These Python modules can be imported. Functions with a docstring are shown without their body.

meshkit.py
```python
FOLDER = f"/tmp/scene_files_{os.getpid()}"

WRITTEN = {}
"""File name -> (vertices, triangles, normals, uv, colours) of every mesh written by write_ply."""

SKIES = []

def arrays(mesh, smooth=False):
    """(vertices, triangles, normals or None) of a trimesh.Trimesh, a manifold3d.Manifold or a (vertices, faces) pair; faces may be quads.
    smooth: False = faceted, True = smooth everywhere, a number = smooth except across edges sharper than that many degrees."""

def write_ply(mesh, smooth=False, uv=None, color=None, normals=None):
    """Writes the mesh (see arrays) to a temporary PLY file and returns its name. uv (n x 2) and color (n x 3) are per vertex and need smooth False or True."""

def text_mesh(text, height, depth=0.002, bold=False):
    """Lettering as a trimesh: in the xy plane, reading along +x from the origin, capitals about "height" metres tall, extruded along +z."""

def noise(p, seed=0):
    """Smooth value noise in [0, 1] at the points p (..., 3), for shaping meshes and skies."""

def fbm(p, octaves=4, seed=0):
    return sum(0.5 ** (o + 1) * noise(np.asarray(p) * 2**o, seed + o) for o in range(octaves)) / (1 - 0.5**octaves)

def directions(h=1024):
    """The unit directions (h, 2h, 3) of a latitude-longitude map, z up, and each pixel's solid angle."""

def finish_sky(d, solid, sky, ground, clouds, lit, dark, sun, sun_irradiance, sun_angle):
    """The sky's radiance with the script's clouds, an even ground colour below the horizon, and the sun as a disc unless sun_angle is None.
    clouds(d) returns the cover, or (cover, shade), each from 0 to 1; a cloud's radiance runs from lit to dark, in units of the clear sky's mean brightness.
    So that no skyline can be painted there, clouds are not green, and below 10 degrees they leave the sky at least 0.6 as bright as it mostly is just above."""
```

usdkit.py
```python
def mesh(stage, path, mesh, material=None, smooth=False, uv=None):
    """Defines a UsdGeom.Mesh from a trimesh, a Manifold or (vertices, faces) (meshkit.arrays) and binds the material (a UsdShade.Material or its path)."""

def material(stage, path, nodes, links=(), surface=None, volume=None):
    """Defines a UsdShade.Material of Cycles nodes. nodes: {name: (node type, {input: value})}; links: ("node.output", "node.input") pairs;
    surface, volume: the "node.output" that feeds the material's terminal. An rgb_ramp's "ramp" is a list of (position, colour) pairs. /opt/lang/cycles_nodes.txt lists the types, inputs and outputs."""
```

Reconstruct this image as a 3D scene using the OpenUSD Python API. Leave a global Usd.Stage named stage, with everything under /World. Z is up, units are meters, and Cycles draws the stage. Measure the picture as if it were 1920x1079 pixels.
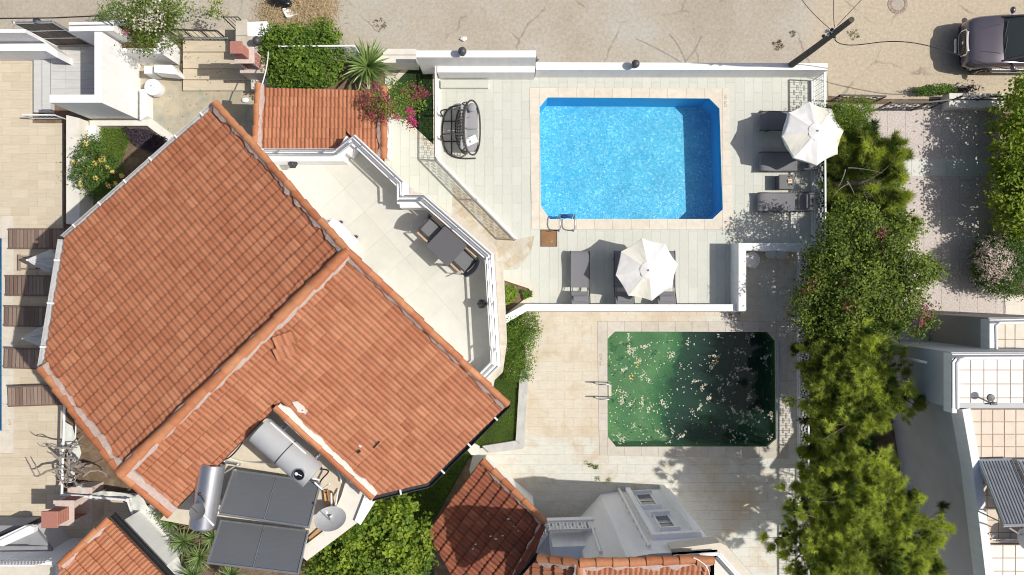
import math, random
import numpy as np, trimesh, usdkit, meshkit
from pxr import Usd, UsdGeom, UsdLux, UsdShade, Sdf, Gf, Vt
from shapely.geometry import Polygon, LineString, Point, box as sbox
from shapely import affinity
from shapely.ops import unary_union

# ---------------------------------------------------------------- camera, sky, sun
stage = Usd.Stage.CreateInMemory()
UsdGeom.SetStageUpAxis(stage, 'Z'); UsdGeom.SetStageMetersPerUnit(stage, 1.0)
UsdGeom.Xform.Define(stage, '/World'); UsdGeom.Scope.Define(stage, '/World/Looks')
HC, PX = 25.0, 54.0                       # drone height (m), photo pixels per metre on the ground
EXPOSURE = -0.08
cam = UsdGeom.Camera.Define(stage, '/World/camera')
UsdGeom.Xformable(cam).AddTranslateOp().Set(Gf.Vec3d(0, 0, HC))
cam.CreateHorizontalApertureAttr(36.0); cam.CreateVerticalApertureAttr(36.0 * 575 / 1024)
cam.CreateFocalLengthAttr(18.0 * HC / (960 / PX)); cam.CreateExposureAttr(EXPOSURE)
cam.CreateClippingRangeAttr(Gf.Vec2f(0.1, 1000))
SUN_EL, SUN = math.radians(51.0), np.array([1.0, -0.05])
SUN = SUN / np.linalg.norm(SUN)
dome = UsdLux.DomeLight.Define(stage, '/World/sky')
dm = usdkit.material(stage, '/World/Looks/sky_look', {
    's': ('sky_texture', {'sky_type': 'single_scattering', 'sun_disc': False, 'sun_elevation': SUN_EL,
                          'sun_rotation': math.atan2(SUN[0], SUN[1]), 'aerosol_density': 3.0, 'air_density': .8, 'ozone_density': .5}),
    'b': ('background_shader', {'strength': 0.10})}, [('s.color', 'b.color')], surface='b.background')
UsdShade.MaterialBindingAPI.Apply(dome.GetPrim()).Bind(dm)
dome.GetPrim().SetCustomDataByKey('kind', 'structure')
sun = UsdLux.DistantLight.Define(stage, '/World/sun')
sun.CreateIntensityAttr(1.1); sun.CreateAngleAttr(0.5); sun.CreateNormalizeAttr(True); sun.CreateColorAttr(Gf.Vec3f(1, 0.955, 0.88))
UsdGeom.Xformable(sun).AddRotateXYZOp().Set(Gf.Vec3f(0, 90 - math.degrees(SUN_EL), math.degrees(math.atan2(SUN[1], SUN[0]))))

# ---------------------------------------------------------------- helpers
rng = np.random.default_rng(7); random.seed(7)
def W(px, py, z=0.0):
    k = (HC - z) / HC / PX
    return np.array([(px - 960) * k, (539.5 - py) * k, z])
def XY(pts, z=0.0): return [tuple(W(a, b, z)[:2]) for a, b in pts]
def PG(pts, z=0.0): return Polygon(XY(pts, z))
CAM = np.array([0, 0, HC])
class Plane:
    def __init__(s, a, b, c):
        s.p = np.array(a, float); n = np.cross(np.subtract(b, a), np.subtract(c, a)); n /= np.linalg.norm(n)
        s.n = n if n[2] > 0 else -n
    def at(s, px, py):
        d = W(px, py, 0) - CAM
        return CAM + d * (s.n @ (s.p - CAM)) / (s.n @ d)
    def z(s, x, y): return s.p[2] - (s.n[0] * (x - s.p[0]) + s.n[1] * (y - s.p[1])) / s.n[2]

USED = {}
def num(parent, name):
    k = (parent, name); USED[k] = USED.get(k, 0) + 1
    return f'{parent}/{name}' if USED[k] == 1 else f'{parent}/{name}_{USED[k]-1:03d}'
def data(prim, **kw):
    for k, v in kw.items():
        if v: prim.SetCustomDataByKey(k, v)
def put(path, mesh, mat, tone=None, smooth=False):
    m = usdkit.mesh(stage, path, mesh, mat, smooth=smooth)
    if tone is not None:
        pv = UsdGeom.PrimvarsAPI(m)
        if np.ndim(tone) == 0: pv.CreatePrimvar('tone', Sdf.ValueTypeNames.FloatArray, 'vertex').Set(Vt.FloatArray.FromNumpy(np.full(len(m.GetPointsAttr().Get()), tone, np.float32)))
        else: pv.CreatePrimvar('tone', Sdf.ValueTypeNames.FloatArray, 'vertex').Set(Vt.FloatArray.FromNumpy(np.asarray(tone, np.float32)))
    return m
def shifted(mesh, b):
    b = np.asarray(b, float)
    if isinstance(mesh, tuple): return (np.asarray(mesh[0]) - b, mesh[1])
    m = mesh.copy(); m.apply_translation(-b); return m
class Thing:
    def __init__(s, name, label, cat, base=(0, 0, 0), group=None, local=False, rz=0.0, kind=None):
        s.name, s.cat, s.group = name, cat, group
        s.path = num('/World', name); s.base = np.array(base, float); s.local = local
        x = UsdGeom.Xform.Define(stage, s.path); x.AddTranslateOp().Set(Gf.Vec3d(*map(float, base))); x.AddRotateZOp().Set(float(rz))
        s.prim = x.GetPrim(); data(s.prim, label=label, category=cat, group=group, kind=kind)
    def add(s, name, mesh, mat, parent=None, label=None, tone=None, smooth=False, kind=None):
        p = num(parent or s.path, name)
        m = put(p, mesh if s.local else shifted(mesh, s.base), mat, tone, smooth)
        data(m.GetPrim(), label=label, kind=kind); return p
def dup(t, base, rz=0.0, label=None, group=None):
    p = num('/World', t.name); x = UsdGeom.Xform.Define(stage, p)
    x.GetPrim().GetReferences().AddInternalReference(t.path)
    a, b = x.GetOrderedXformOps(); a.Set(Gf.Vec3d(*map(float, base))); b.Set(float(rz))
    data(x.GetPrim(), label=label, category=t.cat, group=group or t.group); x.GetPrim().SetInstanceable(True)
def solo(name, label, cat, mesh, mat, group=None, tone=None, smooth=False, kind=None):
    p = num('/World', name); m = put(p, mesh, mat, tone, smooth); data(m.GetPrim(), label=label, category=cat, group=group, kind=kind); return p
def struct(name, mesh, mat, tone=None, kind='structure', label=None):
    p = num('/World', name); m = put(p, mesh, mat, tone); data(m.GetPrim(), kind=kind, label=label); return p
def sub(parent, name, mesh, mat, tone=None, kind=None, label=None, smooth=False):
    p = num(parent, name); m = put(p, mesh, mat, tone, smooth); data(m.GetPrim(), kind=kind, label=label); return p

def T(v, f): return trimesh.Trimesh(np.asarray(v, float), np.asarray(f, int), process=False)
def cat(ms): return trimesh.util.concatenate([m for m in ms])
def quads(f): f = np.asarray(f, int); return np.vstack([f[:, [0, 1, 2]], f[:, [0, 2, 3]]])
def prism(poly, z0, z1, bottom=True):
    if not isinstance(poly, (Polygon,)) and not hasattr(poly, 'geoms'): poly = Polygon(poly)
    out = []
    for g in getattr(poly, 'geoms', [poly]):
        if g.is_empty or g.area < 1e-6 or g.geom_type != 'Polygon': continue
        v, f = trimesh.creation.triangulate_polygon(g, engine='earcut')
        v = np.asarray(v)[:, :2]; f = np.asarray(f)
        a = np.cross(v[f[:, 1]] - v[f[:, 0]], v[f[:, 2]] - v[f[:, 0]]); f = np.where((a > 0)[:, None], f, f[:, ::-1])
        out.append(T(np.c_[v, np.full(len(v), z1)], f))
        if bottom: out.append(T(np.c_[v, np.full(len(v), z0)], f[:, ::-1]))
        for ring in (g.exterior, *g.interiors):
            c = np.array(ring.coords)[:-1]; n = len(c)
            sgn = ring.is_ccw == (ring is g.exterior)
            i = np.arange(n); j = (i + 1) % n
            q = np.c_[i, j, j + n, i + n]
            if not ring.is_ccw if ring is g.exterior else ring.is_ccw: q = q[:, ::-1]
            out.append(T(np.vstack([np.c_[c, np.full(n, z0)], np.c_[c, np.full(n, z1)]]), quads(q)))
    return cat(out)
def flat(poly, z):
    out = []
    for g in getattr(poly, 'geoms', [poly]):
        v, f = trimesh.creation.triangulate_polygon(g, engine='earcut'); v = np.asarray(v)[:, :2]; f = np.asarray(f)
        a = np.cross(v[f[:, 1]] - v[f[:, 0]], v[f[:, 2]] - v[f[:, 0]]); f = np.where((a > 0)[:, None], f, f[:, ::-1])
        out.append(T(np.c_[v, np.full(len(v), z)], f))
    return cat(out)
def rot(m, deg, axis='z'):
    a = {'x': [1, 0, 0], 'y': [0, 1, 0], 'z': [0, 0, 1]}[axis]
    m = m.copy(); m.apply_transform(trimesh.transformations.rotation_matrix(math.radians(deg), a)); return m
def mv(m, x=0, y=0, z=0):
    m = m.copy(); m.apply_translation([x, y, z]); return m
def cbox(sx, sy, sz, b=0.01, c=(0, 0, 0), rz=0):
    """chamfered box, c = centre of its base"""
    P = []
    for i in (-1, 1):
        for j in (-1, 1):
            for k in (-1, 1):
                x, y, z = i * sx / 2, j * sy / 2, k * sz / 2
                P += [(x - i * b, y - j * b, z), (x - i * b, y, z - k * b), (x, y - j * b, z - k * b)]
    m = trimesh.convex.convex_hull(np.array(P)); m.apply_translation([0, 0, sz / 2])
    if rz: m = rot(m, rz)
    m.apply_translation(c); return m
def sweep(pts, r, n=6, caps=True, flat_=None):
    pts = np.asarray(pts, float); k = len(pts); r = np.broadcast_to(np.asarray(r, float), (k,))
    t = np.gradient(pts, axis=0); t /= np.maximum(np.linalg.norm(t, axis=1, keepdims=True), 1e-9)
    ref = np.array([0, 0, 1.0]) if abs(t[0][2]) < 0.9 else np.array([1.0, 0, 0])
    a = np.cross(t[0], ref); a /= np.linalg.norm(a); V = []
    for i in range(k):
        a = a - t[i] * (a @ t[i]); a /= np.linalg.norm(a); b = np.cross(t[i], a)
        th = np.arange(n) / n * 2 * np.pi
        V.append(pts[i] + r[i] * (np.cos(th)[:, None] * a + np.sin(th)[:, None] * b))
    V = np.vstack(V); i = np.arange(n); j = (i + 1) % n
    F = np.vstack([quads(np.c_[i + q * n, j + q * n, j + (q + 1) * n, i + (q + 1) * n]) for q in range(k - 1)])
    if caps:
        V = np.vstack([V, pts[0], pts[-1]])
        F = np.vstack([F, np.c_[j, i, np.full(n, k * n)], np.c_[i + (k - 1) * n, j + (k - 1) * n, np.full(n, k * n + 1)]])
    return T(V, F)
def rod(p, q, r, n=6): return sweep([p, q], r, n)
def bar(p, q, w, z0, z1):
    """upright band of width w between plan points p and q"""
    return prism(LineString([p[:2], q[:2]]).buffer(w / 2, cap_style=2), z0, z1)
def curve(pts, n=24):
    from scipy.interpolate import CubicSpline
    pts = np.asarray(pts, float); s = np.r_[0, np.cumsum(np.linalg.norm(np.diff(pts, axis=0), axis=1))]
    return CubicSpline(s, pts)(np.linspace(0, s[-1], n))
def lathe(prof, n=20, c=(0, 0, 0)):
    m = trimesh.creation.revolve(np.array(prof, float), sections=n); m.apply_translation(c); return m
def ball(r, c=(0, 0, 0), s=2, sc=(1, 1, 1)):
    m = trimesh.creation.icosphere(subdivisions=s, radius=r); m.apply_scale(sc); m.apply_translation(c); return m

# ---------------------------------------------------------------- materials
MATS = {}
def mat(name, col, col2=None, rough=0.7, metal=0.0, noise=None, stain=None, bump=None, tone=False, wear=None, **pr):
    """noise (scale, amount, detail); stain (scale, colour, from, to); bump (scale, strength, distance); tone mixes col and col2"""
    nodes = {'p': ('principled_bsdf', {'roughness': rough, 'metallic': metal, **pr}), 'g': ('geometry', {})}; links = []
    nodes['c'] = ('color', {'value': col}); out = 'c.color'
    if tone:
        nodes['at'] = ('attribute', {'attribute': 'tone'})
        nodes['tm'] = ('mix', {'mix_type': 'mix', 'color1': col, 'color2': col2}); links += [('at.fac', 'tm.fac')]; out = 'tm.color'
    if noise:
        nodes['n'] = ('noise_texture', {'scale': noise[0], 'detail': noise[2] if len(noise) > 2 else 5.0, 'roughness': 0.6})
        if len(noise) > 3:
            nodes['nm'] = ('mapping', {'scale': noise[3]}); links += [('g.position', 'nm.vector'), ('nm.vector', 'n.vector')]
        else: links += [('g.position', 'n.vector')]
        a = noise[1]
        nodes['nr'] = ('rgb_ramp', {'ramp': [(0.28, (1 - a,) * 3), (0.72, (1 + a,) * 3)]})
        nodes['nx'] = ('mix', {'mix_type': 'multiply', 'fac': 1.0}); links += [('n.fac', 'nr.fac'), (out, 'nx.color1'), ('nr.color', 'nx.color2')]; out = 'nx.color'
    for k, st in enumerate(stain if isinstance(stain, list) else [stain] if stain else []):
        nodes[f's{k}'] = ('noise_texture', {'scale': st[0], 'detail': 6.0, 'roughness': 0.65, 'distortion': 0.4})
        nodes[f'sr{k}'] = ('rgb_ramp', {'ramp': [(st[2], (0, 0, 0)), (st[3], (1, 1, 1))]})
        nodes[f'sx{k}'] = ('mix', {'mix_type': 'mix', 'color2': st[1]})
        links += [('g.position', f's{k}.vector'), (f's{k}.fac', f'sr{k}.fac'), (f'sr{k}.color', f'sx{k}.fac'), (out, f'sx{k}.color1')]; out = f'sx{k}.color'
    links += [(out, 'p.base_color')]
    if bump:
        nodes['bn'] = ('noise_texture', {'scale': bump[0], 'detail': 6.0, 'roughness': 0.65})
        nodes['bb'] = ('bump', {'strength': bump[1], 'distance': bump[2]})
        links += [('g.position', 'bn.vector'), ('bn.fac', 'bb.height'), ('bb.normal', 'p.normal')]
    MATS[name] = usdkit.material(stage, f'/World/Looks/{name}', nodes, links, surface='p.BSDF'); return MATS[name]
def leafmat(name, a, b, trans=0.35, rough=0.68):
    nodes = {'at': ('attribute', {'attribute': 'tone'}), 'tm': ('mix', {'mix_type': 'mix', 'color1': a, 'color2': b}),
             'p': ('principled_bsdf', {'roughness': rough}), 't': ('translucent_bsdf', {}), 'm': ('mix_closure', {'fac': trans}),
             'h': ('hsv', {'value': 1.5, 'saturation': 1.1})}
    links = [('at.fac', 'tm.fac'), ('tm.color', 'p.base_color'), ('tm.color', 'h.color'), ('h.color', 't.color'),
             ('p.BSDF', 'm.closure1'), ('t.BSDF', 'm.closure2')]
    MATS[name] = usdkit.material(stage, f'/World/Looks/{name}', nodes, links, surface='m.closure'); return MATS[name]

white = mat('white_plaster', (.80, .80, .79), rough=.75, noise=(2.0, .055, 6, (3, 3, .35)), stain=[(1.3, (.66, .65, .62), .58, .8), (4.5, (.69, .675, .64), .60, .75)], bump=(60, .15, .004))
white_clean = mat('white_paint', (.82, .82, .82), rough=.55, noise=(8, .03))
offwhite = mat('offwhite_plaster', (.70, .67, .60), rough=.8, noise=(2.5, .08), stain=(1.1, (.52, .46, .36), .6, .8), bump=(50, .2, .004))
grey_wall = mat('pale_wall_paint', (.66, .67, .68), rough=.85, noise=(2, .04), stain=(.6, (.55, .55, .54), .55, .8), bump=(80, .2, .004))
metal_white = mat('white_metal', (.80, .80, .80), rough=.4, noise=(12, .04))
dark_metal = mat('dark_metal', (.035, .035, .038), rough=.45, noise=(15, .2))
steel = mat('steel', (.55, .56, .58), rough=.28, metal=1.0, noise=(10, .08))
galv = mat('galvanised', (.62, .64, .66), rough=.36, metal=.85, noise=(6, .1), stain=(5, (.42, .43, .44), .6, .75))
grout = mat('grout', (.49, .49, .435), rough=.95, noise=(9, .15))
tile_deck = mat('deck_tile', (.525, .54, .475), (.57, .58, .52), tone=True, rough=.55, noise=(14, .06, 5, (3.5, .5, 1)), stain=(1.0, (.57, .53, .43), .60, .82), bump=(90, .1, .003))
tile_low = mat('lower_deck_tile', (.585, .525, .42), (.59, .59, .53), tone=True, rough=.6, noise=(9, .09, 5, (.6, 2.5, 1)), stain=[(1.1, (.49, .385, .25), .52, .74), (.5, (.52, .43, .31), .5, .68), (3.1, (.62, .58, .50), .58, .8)], bump=(90, .1, .003))
tile_left = mat('left_deck_tile', (.56, .48, .355), (.62, .54, .41), tone=True, rough=.6, noise=(7, .10, 6, (.35, 4.5, 1)), bump=(60, .1, .003))
travertine = mat('coping_stone', (.62, .565, .47), (.66, .61, .52), tone=True, rough=.6, noise=(5, .09), stain=(1.6, (.52, .40, .27), .64, .85), bump=(40, .2, .003))
coping_dull = mat('worn_coping_stone', (.50, .455, .38), (.55, .51, .45), tone=True, rough=.7, noise=(6, .1), stain=(1.4, (.36, .30, .22), .6, .85), bump=(40, .2, .003))
cream = mat('cream_stone', (.58, .525, .435), (.63, .58, .49), tone=True, rough=.65, noise=(5, .08), stain=(2.2, (.55, .46, .34), .62, .85))
ledge_stone = mat('ledge_stone', (.47, .42, .34), (.53, .48, .40), tone=True, rough=.7, noise=(4, .1), stain=(2.4, (.40, .35, .28), .55, .78))
terrace_tile = mat('terrace_tile', (.56, .555, .49), (.60, .595, .54), tone=True, rough=.5, noise=(3.5, .05), stain=(1.3, (.57, .55, .46), .55, .8))
crazy = mat('crazy_stone', (.46, .38, .26), (.52, .49, .42), tone=True, rough=.75, noise=(6, .16), bump=(30, .3, .006))
patio = mat('courtyard_stone', (.43, .36, .25), (.48, .43, .33), tone=True, rough=.7, noise=(3, .12), stain=[(2.0, (.31, .32, .26), .45, .66), (3.7, (.50, .36, .20), .56, .72)], bump=(30, .2, .004))
yard_tile = None
terra = mat('roof_clay', (.34, .117, .055), (.45, .19, .098), tone=True, rough=.75, noise=(5, .12), stain=[(2.3, (.44, .22, .13), .60, .80), (31, (.30, .13, .07), .62, .74), (3.3, (.25, .17, .13), .70, .80)], bump=(70, .25, .004))
terra_ridge = mat('ridge_clay', (.38, .13, .055), (.49, .225, .105), tone=True, rough=.7, noise=(7, .14), stain=(6, (.45, .30, .21), .62, .78))
terra_old = mat('old_roof_clay', (.20, .055, .028), (.30, .10, .05), tone=True, rough=.85, noise=(5, .2), stain=(3, (.17, .075, .05), .55, .72), bump=(70, .25, .004))
mortar = mat('mortar', (.46, .36, .32), rough=.95, noise=(9, .15), bump=(25, .5, .02))
plaster_dab = mat('white_mortar', (.64, .59, .54), rough=.95, noise=(12, .1), bump=(25, .5, .02))
underlay = mat('roof_underlay', (.10, .045, .028), rough=.95)
brick = mat('brick_clay', (.33, .12, .09), (.40, .18, .14), tone=True, rough=.85, noise=(20, .15))
pinkstone = mat('barbecue_render', (.58, .48, .43), rough=.85, noise=(9, .1))
wood = mat('lounger_wood', (.15, .095, .07), (.31, .225, .175), tone=True, rough=.7, noise=(18, .22, 5, (4, .6, 2)))
teak = mat('armrest_teak', (.50, .34, .22), rough=.5, noise=(30, .15))
brown_slat = mat('gate_slat', (.065, .043, .038), (.10, .07, .062), tone=True, rough=.55, noise=(14, .15))
fabric = mat('grey_sling', (.185, .185, .20), rough=.85, noise=(80, .08))
fabric_dk = mat('grey_shell', (.085, .088, .095), rough=.6, noise=(60, .08))
cushion = mat('grey_cushion', (.30, .30, .32), rough=.9, noise=(50, .06))
wicker = mat('dark_wicker', (.045, .04, .038), rough=.6, noise=(40, .2))
canvas = mat('white_canvas', (.76, .755, .74), rough=.85, noise=(6, .03))
canvas_cream = mat('cream_canvas', (.72, .70, .62), rough=.85, noise=(6, .03))
canvas_grey = mat('folded_canvas', (.66, .665, .68), rough=.85, noise=(6, .05))
tarp = mat('tarp', (.60, .61, .56), rough=.6, noise=(2, .06), stain=(1.5, (.48, .48, .42), .6, .8))
asph = mat('dark_rubber', (.02, .02, .021), rough=.7)
soil = mat('soil', (.16, .11, .07), rough=1.0, noise=(6, .3), stain=(2.2, (.27, .21, .14), .5, .7), bump=(20, .6, .03))
rust = mat('rusty_steel', (.24, .125, .05), rough=.7, noise=(4, .2), stain=(3.5, (.34, .32, .29), .62, .72))
bark = mat('bark', (.17, .135, .105), rough=.95, noise=(20, .25), bump=(30, .5, .01))
deadwood = mat('dead_wood', (.27, .235, .205), rough=.9, noise=(16, .25))
polewood = mat('pole_wood', (.085, .07, .055), rough=.85, noise=(14, .25, 5, (1, 1, .2)))
black_gloss = mat('black_plastic', (.012, .012, .014), rough=.25)
dark_grey = mat('dark_grey_paint', (.06, .062, .068), rough=.5, noise=(9, .1))
paper = mat('white_print', (.82, .82, .80), rough=.7)
ink = mat('ink', (.05, .05, .055), rough=.7)
engraved = mat('engraved_number', (.34, .24, .17), rough=.8)
orange = mat('orange_print', (.75, .30, .03), rough=.5)
straw = mat('straw', (.36, .26, .14), (.58, .46, .28), tone=True, rough=.9)
greystone = mat('grey_kerb', (.46, .455, .44), rough=.8, noise=(6, .14, 5, (1, .5, 1)), bump=(25, .4, .01))
greyfloor = mat('grey_paving', (.52, .515, .50), (.57, .565, .555), tone=True, rough=.75, noise=(4, .08, 5, (.5, 3, 1)))
conc = mat('flat_roof_screed', (.62, .55, .43), rough=.85, noise=(3, .1), stain=(2.0, (.48, .38, .27), .58, .75))
cardboard = mat('cardboard', (.46, .27, .12), rough=.85, noise=(5, .15))
leaf_dark = leafmat('leaf_dark', (.035, .085, .014), (.15, .26, .04))
leaf_mid = leafmat('leaf_mid', (.06, .13, .014), (.25, .37, .045))
leaf_lime = leafmat('leaf_lime', (.10, .18, .016), (.36, .45, .05))
leaf_olive = leafmat('leaf_olive', (.05, .085, .012), (.27, .36, .05))
needle = leafmat('pine_needle', (.055, .10, .014), (.52, .59, .11), trans=.4)
blade = leafmat('sword_leaf', (.05, .105, .025), (.26, .36, .11), trans=.25, rough=.35)
grassm = leafmat('grass_blade', (.06, .12, .010), (.20, .32, .03), trans=.3)
turfm = leafmat('turf_blade', (.02, .055, .012), (.06, .12, .025), trans=.2)
purple = leafmat('purple_leaf', (.03, .022, .032), (.10, .08, .115), trans=.15)
pink = leafmat('pink_petal', (.45, .03, .15), (.62, .10, .28), trans=.3)
wine = leafmat('wine_petal', (.14, .025, .04), (.33, .07, .10), trans=.25)
paleflower = leafmat('pale_petal', (.62, .46, .42), (.80, .72, .66), trans=.3)
yellow = leafmat('yellow_petal', (.78, .55, .12), (.86, .72, .30), trans=.25)
petal = leafmat('floating_petal', (.40, .36, .27), (.80, .75, .64), trans=.2)
# ---------------------------------------------------------------- pools' outlines
BP = [(1027, 183), (1330, 185), (1349, 204), (1355, 393), (1336, 411), (1031, 411), (1014, 386), (1012, 201)]
BC = [(993, 165), (1366, 166), (1375, 431), (997, 430)]
GP = [(1153, 622), (1440, 623), (1455, 640), (1456, 823), (1438, 838), (1155, 838), (1140, 820), (1139, 636)]
GC = [(1120, 603), (1476, 604), (1478, 860), (1124, 854)]
LP = [(-260, 447), (3, 447), (3, 808), (-260, 808)]
LC = [(-300, 405), (25, 405), (25, 850), (-300, 850)]
bp, bc, gp, gc, lp, lc = (PG(p, .06) for p in (BP, BC, GP, GC, LP, LC))
DZ = .05
# ---------------------------------------------------------------- ground and road
ground = Polygon([(-150, -150), (150, -150), (150, 150), (-150, 150)], [list(p.buffer(.06, join_style=2).exterior.coords) for p in (bp, gp, lp)])
struct('ground', flat(ground, 0), soil)
def road_material():
    n = {'g': ('geometry', {}),
         'n1': ('noise_texture', {'scale': .35, 'detail': 6.0, 'roughness': .6}), 'r1': ('rgb_ramp', {'ramp': [(.35, (.405, .35, .28)), (.5, (.44, .395, .325)), (.66, (.465, .445, .395))]}),
         'n2': ('noise_texture', {'scale': 9.0, 'detail': 8.0, 'roughness': .7}), 'r2': ('rgb_ramp', {'ramp': [(.3, (.80, .80, .80)), (.7, (1.14, 1.14, 1.14))]}),
         'n4': ('noise_texture', {'scale': 32.0, 'detail': 7.0, 'roughness': .8}), 'r4': ('rgb_ramp', {'ramp': [(.3, (.78, .77, .75)), (.7, (1.16, 1.16, 1.16))]}), 'm4': ('mix', {'mix_type': 'multiply', 'fac': 1.0}),
         'x': ('mix', {'mix_type': 'multiply', 'fac': 1.0}),
         'n3': ('noise_texture', {'scale': 1.3, 'detail': 7.0, 'roughness': .7}),
         'vm': ('vector_math', {'math_type': 'multiply_add', 'vector2': (.55, .55, .55)}),
         'v': ('voronoi_texture', {'feature': 'distance_to_edge', 'scale': .30}), 'vr': ('rgb_ramp', {'ramp': [(0, (1, 1, 1)), (.004, (.8, .8, .8)), (.012, (0, 0, 0))]}),
         'cm': ('rgb_ramp', {'ramp': [(.46, (0, 0, 0)), (.60, (.85, .85, .85))]}), 'n5': ('noise_texture', {'scale': .9, 'detail': 3.0}), 'mm': ('mix', {'mix_type': 'multiply', 'fac': 1.0}),
         'c': ('mix', {'mix_type': 'mix', 'color2': (.25, .20, .155)}),
         'sp': ('noise_texture', {'scale': 5.0, 'detail': 9.0, 'roughness': .8}), 'spr': ('rgb_ramp', {'ramp': [(.59, (0, 0, 0)), (.72, (.65, .65, .65))]}), 'spm': ('mix', {'mix_type': 'mix', 'color2': (.24, .19, .14)}),
         'sx': ('separate_xyz', {}), 'sr': ('map_range', {'from_min': 9.8, 'from_max': 10.8, 'clamp': True}), 'sm': ('mix', {'mix_type': 'mix', 'color2': (.51, .435, .33)}),
         'b': ('bump', {'strength': .35, 'distance': .01}), 'p': ('principled_bsdf', {'roughness': .95})}
    l = [('g.position', 'n1.vector'), ('n1.fac', 'r1.fac'), ('g.position', 'n2.vector'), ('n2.fac', 'r2.fac'), ('g.position', 'n4.vector'), ('n4.fac', 'r4.fac'),
         ('g.position', 'sx.vector'), ('sx.x', 'sr.value'), ('sr.result', 'sm.fac'), ('r1.color', 'sm.color1'),
         ('sm.color', 'x.color1'), ('r2.color', 'x.color2'), ('x.color', 'm4.color1'), ('r4.color', 'm4.color2'),
         ('g.position', 'n3.vector'), ('n3.color', 'vm.vector1'), ('g.position', 'vm.vector3'), ('vm.vector', 'v.vector'), ('v.distance', 'vr.fac'),
         ('g.position', 'n5.vector'), ('n5.fac', 'cm.fac'), ('vr.color', 'mm.color1'), ('cm.color', 'mm.color2'),
         ('m4.color', 'spm.color1'), ('g.position', 'sp.vector'), ('sp.fac', 'spr.fac'), ('spr.color', 'spm.fac'),
         ('mm.color', 'c.fac'), ('spm.color', 'c.color1'), ('c.color', 'p.base_color'), ('n4.fac', 'b.height'), ('b.normal', 'p.normal')]
    return usdkit.material(stage, '/World/Looks/road_concrete', n, l, surface='p.BSDF')
roadm = road_material()
struct('road', flat(Polygon(XY([(-9000, 115), (700, 115), (725, 142), (1552, 142), (1553, 180), (1640, 186), (9000, 186)]) + [(150, 149), (-150, 149)]), .004), roadm)

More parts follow.
